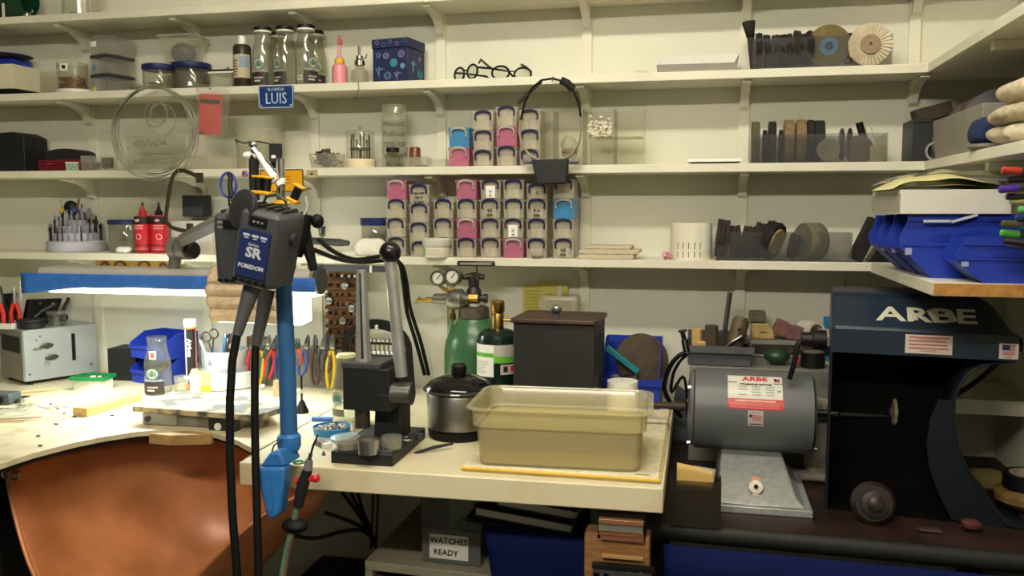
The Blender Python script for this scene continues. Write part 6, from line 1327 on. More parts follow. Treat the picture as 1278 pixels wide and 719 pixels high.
O('valve_outlet', M().cyl(.010, .0, .036, 12, (0, -.0, gz(372)), 'x').cyl(.013, .030, .038, 12, (0, 0, gz(372)), 'x'), vm, t)
m = M(); zz = gz(344)
for i in range(5): a_ = 2*PI*i/5; m.tube([(0, 0, zz), (.030*math.cos(a_), .030*math.sin(a_), zz-.004)], [.010, .007], 8)
O('hand_wheel', m.ball((0, 0, zz), .014, 10, (1, 1, .7)), vm, t)
hz = gz(329); lx = lambda px, py: A(px, py, GY-.02).x-gx
O('wrench_stem', M().tube([(lx(597, 350), -.028, gz(352)), (lx(596, 335), -.028, hz+.001), (lx(590, 331), -.028, hz+.004), (lx(576, 331), -.028, hz+.004)], .003, 8), vm, t); O('wrench_handle', M().box(lx(572, 330), lx(619, 330), -.036, -.024, hz-.005, hz+.009), vm, t, bev=.004, label='flat wrench handle'); O('wrench_slot', M().box(lx(576, 330), lx(615, 330), -.0372, -.0362, hz-.001, hz+.005), mat('pale_steel', 'a8a49a', .35, .6), t)
# regulator
rz_ = gz(373)
regm = mat('reg_chrome', '9a9890', .28, .85, n=.12)
O('regulator_body', M().lathe([(.009, -.104), (.014, -.100), (.016, -.060), (.025, -.057), (.029, -.046), (.029, -.020), (.020, -.012), (.014, .0), (1e-6, .0)], 22, (lx(582, 373)+.008, -.02, rz_), 'x'), regm, t); O('brass_nut', M().cyl(.012, .0, .026, 6, (lx(582, 373)+.0085, -.02, rz_+.004), 'x'), brass, t)
O('adjusting_screw', M().tube([(lx(538, 378), -.02, rz_-.004), (lx(520, 379), -.02, rz_-.006)], .005, 8).tube([(lx(524, 374), -.02, rz_+.003), (lx(519, 383), -.02, rz_-.013)], .003, 6).cyl(.008, 0, .02, 8, (lx(536, 378)-.01, -.02, rz_-.004), 'x'), brass, t)
dial = mat('dial_face', 'd2d0c2', .4)
for px, py, rr in ((550, 348, .0215), (568, 346, .0235)):
    cx_, cz_ = lx(px, py), gz(py)+.004
    g_ = O('gauge', M().lathe([(rr*.9, .014), (rr, .012), (rr, -.014), (rr*.92, -.017), (rr*.88, -.014), (1e-6, -.013)], 26, (cx_, -.035, cz_), 'y'), mat('gauge_case', '7a776c', .35, .7), t)
    O('dial', M().cyl(rr*.87, -.0138, -.0132, 24, (cx_, -.035, cz_), 'y'), dial, g_); mm = M().box(-.001, .001, -.0152, -.0142, -.004, rr*.6).xf(rotm(40, 'Y'))
    for i in range(10): mm.add([(q.x, -.0146, q.z) for q in [Matrix.Rotation(rad(-130+29*i), 3, 'Y') @ Vector(v) for v in ((-.0007, 0, rr*.62), (.0007, 0, rr*.62), (.0007, 0, rr*.8), (-.0007, 0, rr*.8))]], [(0, 1, 2, 3)])
    O('needle', mm.xf(Matrix.Translation((cx_, -.035, cz_))), ink, g_); O('stem', M().tube([(cx_, -.034, cz_-rr), (lx(562, 365), -.025, rz_+.018)], .005, 8), brass, g_)
hx = lx(565, 395); O('hose_nut', M().cyl(.009, -.012, .006, 6, (hx, -.02, gz(393))).cyl(.006, .006, .016, 10, (hx, -.02, gz(393))), brass, t); O('hose', M().tube([(hx, -.02, gz(396)), (hx-.003, -.03, gz(410)), (hx-.010, -.01, gz(430)), (hx-.016, .03, gz(450))], .0045, 8), mat('hose_green', '2a6a3a', .5), t)
PYY = 2.16
q0, q1 = A(596, 430, PYY), A(647, 430, PYY); r0 = (q1.x-q0.x)/2; fx = (q0.x+q1.x)/2; fz = lambda py: A(620, py, PYY).z-BZ
t = T('fuel_cylinder', 'dark green fuel cylinder with a brass valve and a green-banded white label', 'gas cylinder', (fx, PYY, BZ))
O('tank', M().lathe([(r0*.95, 0), (r0, .004), (r0, fz(424)), (r0*.93, fz(417)), (r0*.70, fz(412)), (r0*.45, fz(410)), (1e-6, fz(410))], 32), mat('tank_dark', '12241f', .2), t)
O('brass_body', M().lathe([(.016, fz(411)), (.016, fz(393)), (.014, fz(391)), (.018, fz(388)), (.018, fz(377)), (.014, fz(375)), (1e-6, fz(375))], 18), brass, t); O('side_outlet', M().cyl(.004, .015, .040, 8, (0, 0, fz(399)), 'x').cyl(.007, .036, .056, 6, (0, 0, fz(399)), 'x'), brass, t)
O('label_wrap', patch(r0*1.006, -165, -88, fz(466), fz(427), 12), paper, t); O('label_band', patch(r0*1.006, -88, -15, fz(446), fz(427), 12), mat('grey_label', 'b5b3a6', .6), t); lg = mat('label_green', '62b23a', .5); O('green_band', patch(r0*1.012, -165, -88, fz(442), fz(437), 12), lg, t); O('green_band', patch(r0*1.012, -88, -15, fz(449), fz(441), 12), lg, t)
txt('map', .014, ink, t, (.020, -r0*.80, fz(432)), (PI/2, 0, rad(35)), bold=.0004)
for i in range(7): O('print_line', patch(r0*1.012, -158, -100-R.uniform(0, 18), fz(448+2.4*i), fz(448+2.4*i)+.0012, 8), mat('grey_print_and_glint', '8d8a80'), t)
O('hazard_panel', patch(r0*1.012, -70, -20, fz(463), fz(451), 8), mat('hazard_pale', 'c9b3ae', .6), t); O('hazard_mark', patch(r0*1.02, -62, -50, fz(460), fz(453), 3), ink, t); O('hazard_mark', patch(r0*1.02, -40, -28, fz(460), fz(453), 3), red, t)
# ================================================================ black box with a brown lid and chrome knob
KY = 2.02
q0, q1 = A(641, 440, KY), A(744, 440, KY); kx = (q0.x+q1.x)/2; kw = q1.x-q0.x; kzz = A(690, 404, KY).z-BZ
t = T('lidded_box', 'tall matt black metal box with a brown lid and a chrome ball knob', 'box', (kx, KY+.085, BZ), rad(-2))
O('body', M().cb(kw*.99, .17, kzz), mat('matt_black', '1c1c1d', .55, n=.2, ns=20), t, bev=.003); O('lid', M().prism(rrect(kw*1.05, .19, .012), kzz+.0003, kzz+.010, 'z'), mat('brown_metal', '4e3c32', .45, .3, n=.3, ns=24), t, bev=.002)
O('knob_stem', M().lathe([(.012, kzz+.0103), (.008, kzz+.014), (.008, kzz+.019), (.011, kzz+.021), (1e-6, kzz+.021)], 16, (-.004, -.03, 0)), dgrey, t); O('knob', M().ball((-.004, -.03, kzz+.030), .0125, 18, (1.1, 1.1, .85)), chrome, t)
q = A(686, 380, 2.36)
t = T('square_bottle', 'clear square plastic bottle with a narrow neck behind the black box', 'bottle', (A(698, 390, 2.36).x, 2.37, BZ))
zq = A(698, 366, 2.36).z-BZ
O('body', M().cb(.108, .085, zq-.006), frost, t, bev=.010); O('neck', M().cyl(.012, zq-.0055, zq+.020, 18), frost, t)
a, b = A(651, 356, 2.44), A(690, 394, 2.44)
t = T('yellow_paper', 'yellow printed paper pinned to the wall behind the square bottle', 'paper', ((a.x+b.x)/2, 2.4565, b.z-.03)); ph = a.z-b.z+.03
O('sheet', M().box(-.045, .045, -.0008, .0008, 0, ph), mat('yellow_sheet', 'c6bc58', .7), t); [O('print_line', M().box(-.038, .03-R.uniform(0, .02), -.0014, -.0009, ph*(.25+.085*i), ph*(.25+.085*i)+.002), mat('olive_print', '8a8348', .7), t) for i in range(8)]
one('yellow_sheet', M().box(-.04, .04, -.001, .001, 0, .05), mat('yellow_sheet'  , 'c6bc58'), 'small yellow sheet tilted beside the pinned yellow paper', 'paper', (A(690, 362, 2.44).x, 2.448, A(690, 374, 2.44).z), rot=(0, rad(5), 0))
# ================================================================ water tank on a folded yellow towel
f0, f1 = G(593, 580, BZ+.014), G(795, 590, BZ+.014); ta = math.atan2(f1.y-f0.y, f1.x-f0.x)
fw0, fw1 = G(573, 590, BZ), G(824, 607, BZ)
tw2 = mat('yellow_towel', 'dcc98e', .95, n=.12, ns=80, bump=.5)
ty = min(fw0.y, fw1.y)
t = T('yellow_towel', 'pale yellow folded towel spread under the water tank', 'towel', ((fw0.x+fw1.x)/2, 1.86, BZ), math.atan2(fw1.y-fw0.y, fw1.x-fw0.x)*.7)
wt = (fw1-fw0).length; dt0 = fw0.y-1.86+.012
cream_t = mat('cream_towel', 'd9cfb0', .95, n=.1, ns=70, bump=.5)
O('lower_fold', M().box(-wt/2, wt/2, dt0, .30, 0, .006), tw2, t, bev=.003); O('upper_fold', M().box(-wt/2+.003, wt/2-.004, dt0+.002, .29, .0062, .012), cream_t, t, bev=.003); O('yellow_hem', M().tube([(-wt/2, dt0-.001, .0075), (wt/2, dt0-.001, .0075)], .0032, 8), mat('hem_yellow', 'e0b850', .9), t)
O('back_fold', M().box(wt/2-.12, wt/2-.004, .30, .44, 0, .010), cream_t, t, bev=.003)
O('print_mark', M().box(wt/2-.05, wt/2-.022, dt0+.012, dt0+.018, .0121, .0124), mat('olive_print', '8a8348'), t)
wz = BZ+.0125
bw0 = (f1-f0).length; tz = lambda py: A(695, py, f0.y+.01).z-wz
tt = T('water_tank', 'frosted plastic tank of cloudy yellowish water with a rolled rim', 'tank', ((f0.x+f1.x)/2, (f0.y+f1.y)/2+.10, wz), ta)
H1 = tz(512); 
# rim height from the near rim edge
rimf = A(690, 516, f0.y-.02).z-wz
tankp = clear('tank_plastic', (.96, .95, .88), .30, 'e6deba', .2, .12)
def rect_ring(w_, d, z, r, n=5): return [(x, y, z) for x, y in rrect(w_, d, r, n)]
secs = [(bw0*.98, .190, 0, .02), (bw0, .196, .004, .025), (bw0*1.035, .206, rimf*.66, .025), (bw0*1.075, .222, rimf*.68, .028), (bw0*1.09, .228, rimf*.97, .03), (bw0*1.15, .252, rimf*.975, .04), (bw0*1.155, .254, rimf, .04), (bw0*1.09, .230, rimf*1.01, .03), (bw0*1.08, .222, rimf*.97, .03), (bw0*1.065, .216, rimf*.69, .028), (bw0*1.02, .200, rimf*.66, .025), (bw0*.985, .190, .005, .02)]
m = M(); n = len(rrect(1, 1, .1, 5))
for s in secs: m.v += rect_ring(*s)
for k in range(len(secs)-1): m.f += [(k*n+i, k*n+(i+1) % n, k*n+n+(i+1) % n, k*n+n+i) for i in range(n)]
m.f += [tuple(range(n-1, -1, -1)), tuple(range((len(secs)-1)*n, len(secs)*n))]
O('shell', m, tankp, tt)
water = clear('murky_water', (.88, .80, .52), .66, 'd6c274', .1, .12)
O('water', M().prism(rrect(bw0*1.0, .194, .025, 5), .006, rimf*.64, 'z'), water, tt)
# white roll, blue bin of discs
q = base(776, 488, 2.2); t = T('paper_roll', 'white roll lying upright behind the water tank', 'roll', (A(776, 490, 2.10).x, 2.12, BZ))
rz2 = A(776, 477, 2.10).z-BZ; O('paper_body', M().ring(.038, .006, 0, rz2, 36), paper, t); O('core', M().ring(.0062, .004, 0, rz2-.002, 16), grey, t)
q0, q1 = A(751, 460, 2.26), A(824, 460, 2.26); bz1 = A(790, 421, 2.36).z-BZ
t = T('blue_bin', 'blue plastic bin holding a brown disc in a teal holder behind the water tank', 'bin', ((q0.x+q1.x)/2, 2.33, BZ+.0)); ww = q1.x-q0.x
lw_ = A(790, 474, 2.26).z-BZ
m = M(); s_ = [(-.07, 0), (.07, 0), (.07, bz1), (.02, bz1), (-.07, lw_+.03), (-.07, lw_)]
[m.prism(s_, x, x+.003, 'x') for x in (-ww/2, ww/2-.003)]; m.box(-ww/2+.003, ww/2-.003, .067, .07, 0, bz1).box(-ww/2+.003, ww/2-.003, -.07, .067, lw_-.01, lw_-.006).box(-ww/2+.003, ww/2-.003, -.07, -.067, 0, lw_)
O('body', m, bluebin, t); O('front_lip', M().box(-ww/2-.002, ww/2+.004, -.078, -.0702, lw_-.016, lw_), bluebin, t)
q = A(800, 448, 2.30); disc('polishing_disc', 'large round brown polishing disc leaning in the blue bin', 'disc', (q.x+.002, 2.31, BZ+lw_+.045), .072, .008, mat('brown_disc', '463a2c', .8, n=.2, ns=40), (rad(-20), rad(0), rad(18)))
a, b = A(757, 433, 2.27), A(797, 464, 2.27); d = b-a
one('teal_holder', M().box(0, d.length, -.012, .004, -.008, .008), mat('teal_plastic', '1f7f86', .4), 'teal holder bar slanting across the brown disc in the blue bin', 'holder', (a.x, 2.268, a.z), rot=(0, -math.atan2(d.z, d.x), 0), bev=.003)
for px, py, lab, mt_ in ((768, 467, 'grey stone lump in the front of the blue disc bin', mat('lump_grey', '6e665a', .8, n=.2)), (783, 467, 'black knob in the front of the blue disc bin', dblack), (790, 466, 'shiny metal bit in the front of the blue disc bin', steel)):
    q = A(px, py, 2.27); one('loose_bit', M().ball((0, 0, .008), .011, 10, (1.3, 1, .8), .15), mt_, lab, 'bit', (q.x, 2.272, BZ+lw_-.005))
one('white_foam', M().ball((0, 0, .0), .022, 10, (.5, 1, 1.7), .1), mat('foam', 'c9c4b8', .9), 'strip of white foam between the black box and the blue disc bin', 'foam', (A(748, 442, 2.2).x, 2.22, A(748, 442, 2.2).z))
# black cords
def cord(lab, pts, r=.004, mt_=dblack, name='cord', group=None):
    o = pts[0]; x = one(name, M().tube([q-o for q in pts], r, 8), mt_, lab, 'cord', o, group=group); return x
def smooth(P_, k=4):
    out = []
    for i in range(len(P_)-1):
        p0, p1, p2, p3 = P_[max(i-1, 0)], P_[i], P_[i+1], P_[min(i+2, len(P_)-1)]
        for j in range(k):
            u = j/k; out.append(.5*((2*p1)+(-p0+p2)*u+(2*p0-5*p1+4*p2-p3)*u*u+(-p0+3*p1-3*p2+p3)*u**3))
    return out+[P_[-1]]
cord('black cord running down the wall behind the press to the cooker, left one', smooth([A(px, py, y) for px, py, y in ((398, 300, 1.7), (420, 316, 1.9), (445, 324, 2.1), (478, 320, 2.25), (497, 326, 2.27), (503, 352, 2.30), (508, 390, 2.33), (520, 430, 2.36), (530, 468, 2.38))]), .0055, group='black cords down the wall')
cord('black cord running down the wall behind the press to the cooker, right one', smooth([A(px, py, y) for px, py, y in ((392, 312, 1.7), (425, 324, 1.9), (455, 327, 2.12), (485, 325, 2.25), (501, 330, 2.28), (508, 356, 2.31), (512, 385, 2.33), (526, 430, 2.36), (535, 468, 2.38))]), .0055, group='black cords down the wall')
# ================================================================ polishing motor
MYY = 2.02
m0, m1 = A(858, 515, MYY), A(1021, 515, MYY); mr = (A(940, 461, MYY).z-A(940, 563, MYY).z)/2; mz = A(940, 512, MYY).z; mx = (m0.x+m1.x)/2; ml = (m1.x-m0.x)/2
mot = T('polishing_motor', 'grey polishing motor with a white and red label on a silver cast base', 'motor', (mx, MYY+mr*.6, TZ)); hz = mz-TZ-.012
mg = mat('machine_grey', '5c5f60', .42, n=.05, ns=8)
O('housing', M().lathe([(mr*.93, -ml*.90), (mr, -ml*.88), (mr, ml*.92), (mr*.95, ml*.94), (1e-6, ml*.94)], 56, (0, 0, hz), 'x'), mg, mot)
O('end_bell', M().lathe([(.02, -ml*1.0), (mr*.60, -ml*1.0), (mr*.92, -ml*.96), (mr*.95, -ml*.905), (1e-6, -ml*.905)], 40, (0, 0, hz), 'x'), mg, mot); O('end_bell', M().lathe([(1e-6, ml*.945), (mr*.90, ml*.945), (mr*.86, ml*.97), (mr*.5, ml*1.0), (.02, ml*1.0)], 40, (0, 0, hz), 'x'), mg, mot)
for zz in (.62, -.75): O('bolt', M().cyl(.007, -ml*1.0, -ml*.95, 8, (0, -mr*.62, hz+mr*zz), 'x'), steel, mot); O('bolt', M().cyl(.006, ml*.96, ml*1.0, 8, (0, -mr*.6, hz-mr*.74), 'x'), steel, mot)
O('brass_tag', M().ball((-ml*.99, -mr*.55, hz+mr*.28), .005, 8), brass, mot)
O('shaft', M().cyl(.009, ml*1.0, ml*1.0+.030, 16, (0, 0, hz), 'x').lathe([(.012, ml+.030), (.013, ml+.034), (.013, ml+.05), (.0085, ml+.055), (.007, ml+.105), (.003, ml+.185), (1e-6, ml+.186)], 16, (0, 0, hz), 'x'), mat('dark_shaft', '3c3a38', .3, .8), mot, label='tapered dark shaft')
O('shaft', M().lathe([(.010, -ml-.005), (.012, -ml-.02), (.008, -ml-.05), (.008, -ml-.12), (1e-6, -ml-.121)], 16, (0, 0, hz), 'x'), mat('rust_shaft', '3e3028', .6, .4), mot)
AG = lambda a: 13+(a-2)*1.325
cyl_patch = lambda x0, x1, b0, b1, k=1.004, AG=AG: (lambda a0, a1: M().grid(lambda u, v: (x0+(x1-x0)*u, -mr*k*math.cos(rad(a0+(a1-a0)*v)), hz+mr*k*math.sin(rad(a0+(a1-a0)*v))), 6, 12))(AG(b0), AG(b1))
xx = lambda px: A(px, 490, MYY).x-mx
aa = lambda py: math.degrees(math.asin(max(-1, min(1, (A(940, py, MYY-.03).z-mz)/mr))))
lx0, lx1 = xx(908), xx(976)
aT, aB, aR = 41, 10, -4
O('label_plate', cyl_patch(lx0, lx1, 2, 42), mat('label_white', 'd2cfc4', .35), mot); O('warning_band', cyl_patch(lx0, lx1+.001, 2, 13, 1.007), mat('warn_red', 'c23a36', .35), mot)
def cyl_txt(s, size, mt_, x, ang_, **k):
    ang_ = AG(ang_)
    return txt(s, size, mt_, mot, (x, -mr*1.008*math.cos(rad(ang_)), hz+mr*1.008*math.sin(rad(ang_))), (PI/2-rad(ang_), 0, 0), **k)
lrd = mat('logo_red', 'c83232', .4); cl = (lx0+lx1)/2
cyl_txt('ARBE', .0175, lrd, cl, 36.8, sx=1.35, bold=.0006, name='logo_lettering'); cyl_txt('POLISHING MOTOR', .0062, ink, cl+.002, 29.4, bold=.0003, sx=1.25)
O('rule', cyl_patch(lx0, lx0+.02, 31.3, 32.3, 1.007), ink, mot); O('rule', cyl_patch(lx1-.020, lx1, 30.8, 31.8, 1.007), navy, mot)
for r_ in range(4):
    for c_ in range(3):
        if (r_, c_) != (2, 0): O('print_line', cyl_patch(cl-.036+.030*c_, cl-.018+.030*c_, 26-3.1*r_, 27-3.1*r_, 1.007), mat('grey_print_and_glint', '8d8a80'), mot)
cyl_txt('US', .006, ink, lx1-.008, 22, bold=.0002)
O('flag_stripes', cyl_patch(lx1-.017, lx1-.005, 33.5, 38.5, 1.007), mat('flag_red', 'a84a48', .5), mot); O('flag_canton', cyl_patch(lx1-.018, lx1-.012, 35.5, 38.5, 1.010), navy, mot)
wh = mat('warn_white', 'e8c8c0', .5); cyl_txt('WARNING WARNING WARNING', .0058, wh, cl, 10.6, bold=.0002); [O('warn_line', cyl_patch(lx0+.006, lx1-.008, 7.6-2.0*i, 8.3-2.0*i, 1.009), mat('warn_pale', 'd8807a', .5), mot) for i in range(3)]
sx0, sx1 = xx(933), xx(952); O('small_sticker', cyl_patch(sx0, sx1, -15, 1.0), mat('sticker_pale', 'b9a8a4', .45), mot); O('sticker_flag', cyl_patch(sx0+.003, sx0+.010, -6, -3, 1.008), navy, mot); [O('sticker_stripe', cyl_patch(sx0+.009, sx1-.003, -4.4-1.6*i, -3.6-1.6*i, 1.008), mat('flag_red', 'a84a48'), mot) for i in range(4)]
O('sticker_print', cyl_patch(sx0+.003, sx1-.003, -13.5, -12.4, 1.008), ink, mot); O('sticker_print', cyl_patch(sx0+.004, sx1-.004, -1.6, -.6, 1.008), mat('grey_print_and_glint', '8d8a80'), mot)
# cast base
cast = mat('cast_aluminium', 'a3a5a2', .40, .35, n=.10, ns=70, bump=.3)
b0, b1, b2, b3 = xx(897), xx(1008), xx(900), xx(980)
bf = G(950, 643, TZ).y-(MYY+mr*.6)
ztp = hz-mr*.92
m = M(); P0 = [(b0, bf+.006, .016), (b1-.012, bf+.006, .016), (b1-.012, .09, .016), (b0, .09, .016)]; P1 = [(b2+.004, -.045, ztp), (b3-.004, -.045, ztp), (b3-.004, .07, ztp), (b2+.004, .07, ztp)]
Pm = [(b0+.001, bf+.028, ztp*.35), (b1-.030, bf+.028, ztp*.35), (b1-.030, .085, ztp*.35), (b0+.001, .085, ztp*.35)]
m.add(P0+Pm+P1, [(0, 1, 5, 4), (1, 2, 6, 5), (2, 3, 7, 6), (3, 0, 4, 7), (4, 5, 9, 8), (5, 6, 10, 9), (6, 7, 11, 10), (7, 4, 8, 11), (8, 9, 10, 11), (3, 2, 1, 0)])
O('cast_base', m, cast, mot, bev=.004, label='silver cast base'); O('base_flange', M().box(b0, b1, bf, .095, .0, .0158), cast, mot, bev=.002)
sw = Vector((xx(942), bf+.043, ztp*.50)); O('switch_ring', M().lathe([(.014, -.004), (.015, -.008), (.010, -.010), (1e-6, -.009)], 18, (0, 0, 0), 'y').xf(Matrix.Translation(sw) @ Matrix.Rotation(rad(-32), 4, 'X')), mat('worn_cream', 'd8cbb8', .5, n=.2), mot, label='worn cream switch ring'); O('switch_toggle', M().ball((0, -.012, -.001), .005, 8, (1, 1.6, 1)).xf(Matrix.Translation(sw) @ Matrix.Rotation(rad(-32), 4, 'X')), black, mot); O('switch_label', M().box(-.009, .009, -.0075, -.0065, .014, .022).xf(Matrix.Translation(sw) @ Matrix.Rotation(rad(-32), 4, 'X')), mat('salmon', 'c8806a', .6), mot)
O('switch_smudge', M().ball((0, -.003, -.016), .008, 8, (1.1, .3, .6)).xf(Matrix.Translation(sw) @ Matrix.Rotation(rad(-32), 4, 'X')), mat('worn_cream', 'd8cbb8'), mot)
# ================================================================ dust hood
HYY = 1.93
h0, h1 = A(1040, 420, HYY), A(1266, 420, HYY); hx = h0.x; hw = (h1.x-h0.x)*.985
zof = lambda py: A(1150, py, HYY).z-TZ
hood = T('dust_hood', 'dark navy metal dust hood with pale capital lettering on its sloping top', 'hood', (hx, HYY, TZ), rad(-7))
hb = mat('hood_navy', '1b2838', .36, n=.08, ns=10); hside = mat('hood_shaded_side', '0c131b', .5, spec=.3); hdark = mat('hood_shaded_inside', '040405', .7, spec=.1)  # side and inside colours darkened: the hood's shade is painted in
HD = .30; zt0, zt1, zl_ = zof(414), zof(443), .0
topz = zof(386)+.020
# upper box: front face and sloping top with rounded right end
prof = [(0, zt1), (0, zt0)]
O('front_panel', M().box(0, hw, 0, .004, zt1, zt0+.002), hb, hood)
def slope(u, v):
    x = hw*u
    cut = 0 if u < .80 else ((u-.80)/.20)**2*.92
    return (x, .0+.10*v, zt0+(topz-zt0)*v*(1-cut))
O('sloped_top', M().grid(slope, 40, 8), hb, hood, solid=.003)
def toptop(u, v):
    cut = 0 if u < .80 else ((u-.80)/.20)**2*.92
    return (hw*u, .10+(HD-.10)*v, zt0+(topz-zt0)*(1-cut))
O('top_panel', M().grid(toptop, 40, 4), hb, hood, solid=.003)
O('left_cheek', M().prism([(0, zt1), (0, zt0), (.10, topz), (HD, topz), (HD, zt1)], -.004, 0, 'x'), hb, hood)
O('right_cheek', M().box(hw, hw+.004, 0, HD, zt1, zt0+.002), hb, hood)
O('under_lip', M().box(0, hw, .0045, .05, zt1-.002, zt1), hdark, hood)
O('side_plug', M().cyl(.014, hw+.004, hw+.014, 12, (0, .03, (zt0+zt1)/2+.005), 'x'), black, hood)
# hollow: back wall and concave right side plate, left side plate
lft, flr = 0, 0
curve = []
for py, px in ((443, 1262), (450, 1222), (460, 1206), (475, 1195), (495, 1188), (520, 1187), (550, 1192), (580, 1204), (610, 1225), (640, 1250), (668, 1275)):
    curve.append((A(px, py, HYY).x-hx, max(0, zof(py))))
shell = M()
n = len(curve)
for (x, z) in curve: shell.v += [(x, .0, z), (x-.0, .16, z)]
shell.f += [(2*i, 2*i+2, 2*i+3, 2*i+1) for i in range(n-1)]
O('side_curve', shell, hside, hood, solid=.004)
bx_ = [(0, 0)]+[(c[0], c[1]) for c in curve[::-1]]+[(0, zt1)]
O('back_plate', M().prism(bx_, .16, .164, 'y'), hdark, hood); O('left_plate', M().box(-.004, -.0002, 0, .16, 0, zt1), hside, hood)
def dpl(u, v):    # lower right sweep: front face of the skirt
    return None
low = [(x, z) for x, z in curve if z < zof(560)]
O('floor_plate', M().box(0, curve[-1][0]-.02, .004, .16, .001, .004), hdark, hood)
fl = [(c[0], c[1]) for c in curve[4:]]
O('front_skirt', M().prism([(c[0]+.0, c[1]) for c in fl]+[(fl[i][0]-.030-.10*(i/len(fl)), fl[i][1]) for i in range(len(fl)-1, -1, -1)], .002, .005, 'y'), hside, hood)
# lettering and stickers
hl = mat('hood_letter', 'c9c6b2', .4)
sl_ = math.atan2(topz-zt0, .10); cxx = A(1150, 402, HYY+.04).x-hx
txt('ARBE', .064, hl, hood, (cxx, .042, zt0+(topz-zt0)*.42+.003), (sl_, 0, 0), sx=1.28, bold=.0012, name='logo_lettering')
for i in range(3): O('letter_bar', M().box(-.004, .006, -.001, .001, -.018, .018).xf(Matrix.Translation((cxx-.026+.037*i, .042, zt0+(topz-zt0)*.42+.004)) @ Matrix.Rotation(sl_-PI/2, 4, 'X') @ Matrix.Rotation(rad(-16), 4, 'Y')), hl, hood)
s0, s1 = A(1128, 430, HYY).x-hx, A(1185, 430, HYY).x-hx; za, zb2 = zof(443), zof(416)
za, zb2 = zt1+.006, zt0-.004
O('warning_sticker', M().box(s0, s1, -.0012, -.0002, za, zb2), mat('sticker_white', 'd0bfb4', .5), hood); rp = mat('sticker_red_print', 'b06058', .6)
txt('WARNING!', .0085, rp, hood, ((s0+s1)/2, -.0018, zb2-.007)); [O('print_line', M().box(s0+.006+.001*(i % 2), s1-.006-.003*(i % 3), -.0018, -.0013, za+.010+.0075*i, za+.013+.0075*i), rp, hood) for i in range(4)]; txt('WARNING!', .006, rp, hood, ((s0+s1)/2, -.0018, za+.006))
f0_, f1_ = A(1241, 430, HYY).x-hx, A(1264, 430, HYY).x-hx
O('flag_sticker', M().box(f0_, f1_, -.0012, -.0002, za-.002, zb2-.010), mat('sticker_white', 'd0bfb4'), hood); zc_ = (za+zb2)/2-.004; [O('flag_stripe', M().box(f0_+.006, f1_-.006, -.0018, -.0013, zc_-.009+.0045*i, zc_-.0068+.0045*i), mat('flag_red', 'a84a48'), hood) for i in range(5)]; O('flag_canton', M().box(f0_+.005, f0_+.019, -.0022, -.0018, zc_, zc_+.011), navy, hood); txt('MADE IN', .0055, ink, hood, ((f0_+f1_)/2, -.0018, zb2-.0145)); txt('U.S.A.', .0055, ink, hood, ((f0_+f1_)/2, -.0018, za+.002))
# cord plug at hood's left, with cord
q = A(1027, 424, HYY+.08)
t = T('hood_connector', 'black round connector with a curved cord on the left cheek of the dust hood', 'connector', (hx-.0045, HYY+.075, q.z)); O('plug', M().lathe([(.022, -.0), (.022, -.028), (.017, -.03), (.016, -.052), (1e-6, -.053)], 18, (0, 0, 0), 'x'), black, t); O('cord', M().tube(smooth([Vector((-.048, 0, 0)), Vector((-.060, -.004, -.012)), Vector((-.066, -.006, -.05)), Vector((-.075, -.002, -.09))]), .006, 8), black, t)
# brush in the hood on the shaft, knob, debris
q = A(1117, 520, MYY)
t = T('polishing_brush', 'worn pale bristle brush on the motor shaft inside the hood', 'brush', (mx+ml+.170, MYY+mr*.6, mz)); O('bristles', M().lathe([(.008, -.006), (.030, -.003), (.032, .003), (.008, .006)], 24, (0, 0, 0), 'x'), mat('dirty_bristle', '8a8062', .9, n=.4, ns=60, bump=.5), t); O('hub', M().cyl(.010, -.010, .010, 12, (0, 0, 0), 'x'), dgrey, t)
q = G(1090, 655, TZ); t = T('turned_bobbin', 'brown stepped round wooden bobbin lying in front of the dust hood', 'bobbin', (q.x, q.y+.005, TZ+.044), rot=(rad(-14), 0, 0)); kb = mat('knob_brown', '241915', .45, n=.2)
O('flange', M().lathe([(.030, .03), (.043, .022), (.044, .006), (.036, -.004), (1e-6, -.004)], 30, (0, 0, 0), 'y'), kb, t); O('step', M().lathe([(.027, -.0042), (.027, -.018), (.016, -.020), (.016, -.030), (.010, -.034), (1e-6, -.034)], 26, (0, 0, 0), 'y'), kb, t)
q = G(1212, 664, TZ); one('red_wax', M().ball((0, 0, .012), .022, 10, (1, .8, .55), .12), mat('red_wax', '501f1a', .5, n=.2), 'lump of dull red wax on the table in front of the hood', 'wax', (q.x, q.y, TZ+.004))
q = G(1160, 664, TZ); one('brown_crumbs', M().ball((0, 0, .004), .016, 8, (1.8, .8, .35), .2), mat('crumb_brown', '33211c', .7), 'flat dark brown crumb patch by the knob before the hood', 'crumbs', (q.x, q.y, TZ))
# right side behind hood
q = G(1262, 625, TZ); t = T('tape_roll', 'black and white roll of tape lying at the right edge of the machine table', 'tape', (.70, 2.02, TZ+.05)); O('rim', M().ring(.052, .040, 0, .030, 32), dblack, t); O('inner_band', M().ring(.0398, .030, .004, .031, 32), mat('band_pale', 'a8988c', .5), t)
one('yellow_bag', M().ball((0, 0, .028), .05, 14, (1.2, 1.3, .55), .08), mat('ochre', '8a6a34', .8, c2='5a4424', ns=20), 'crumpled ochre bag under the black and white tape roll', 'bag', (.695, 2.02, TZ))
one('yellow_rag', M().ball((0, 0, .02), .042, 14, (1.3, 1, .6), .12), mat('olive_rag', '6a5c30', .9), 'olive yellow rag behind the curved side of the hood', 'rag', (.655, 2.16, TZ))
cloth_pile('grey_rag', 'dirty grey rag crumpled behind the polishing motor', 'rag', (A(1034, 580, 2.16).x, 2.16, TZ), .12, .10, .19, mat('dirty_rag', '8c8474', .95, n=.3, ns=18, bump=.6), ph=1.2)
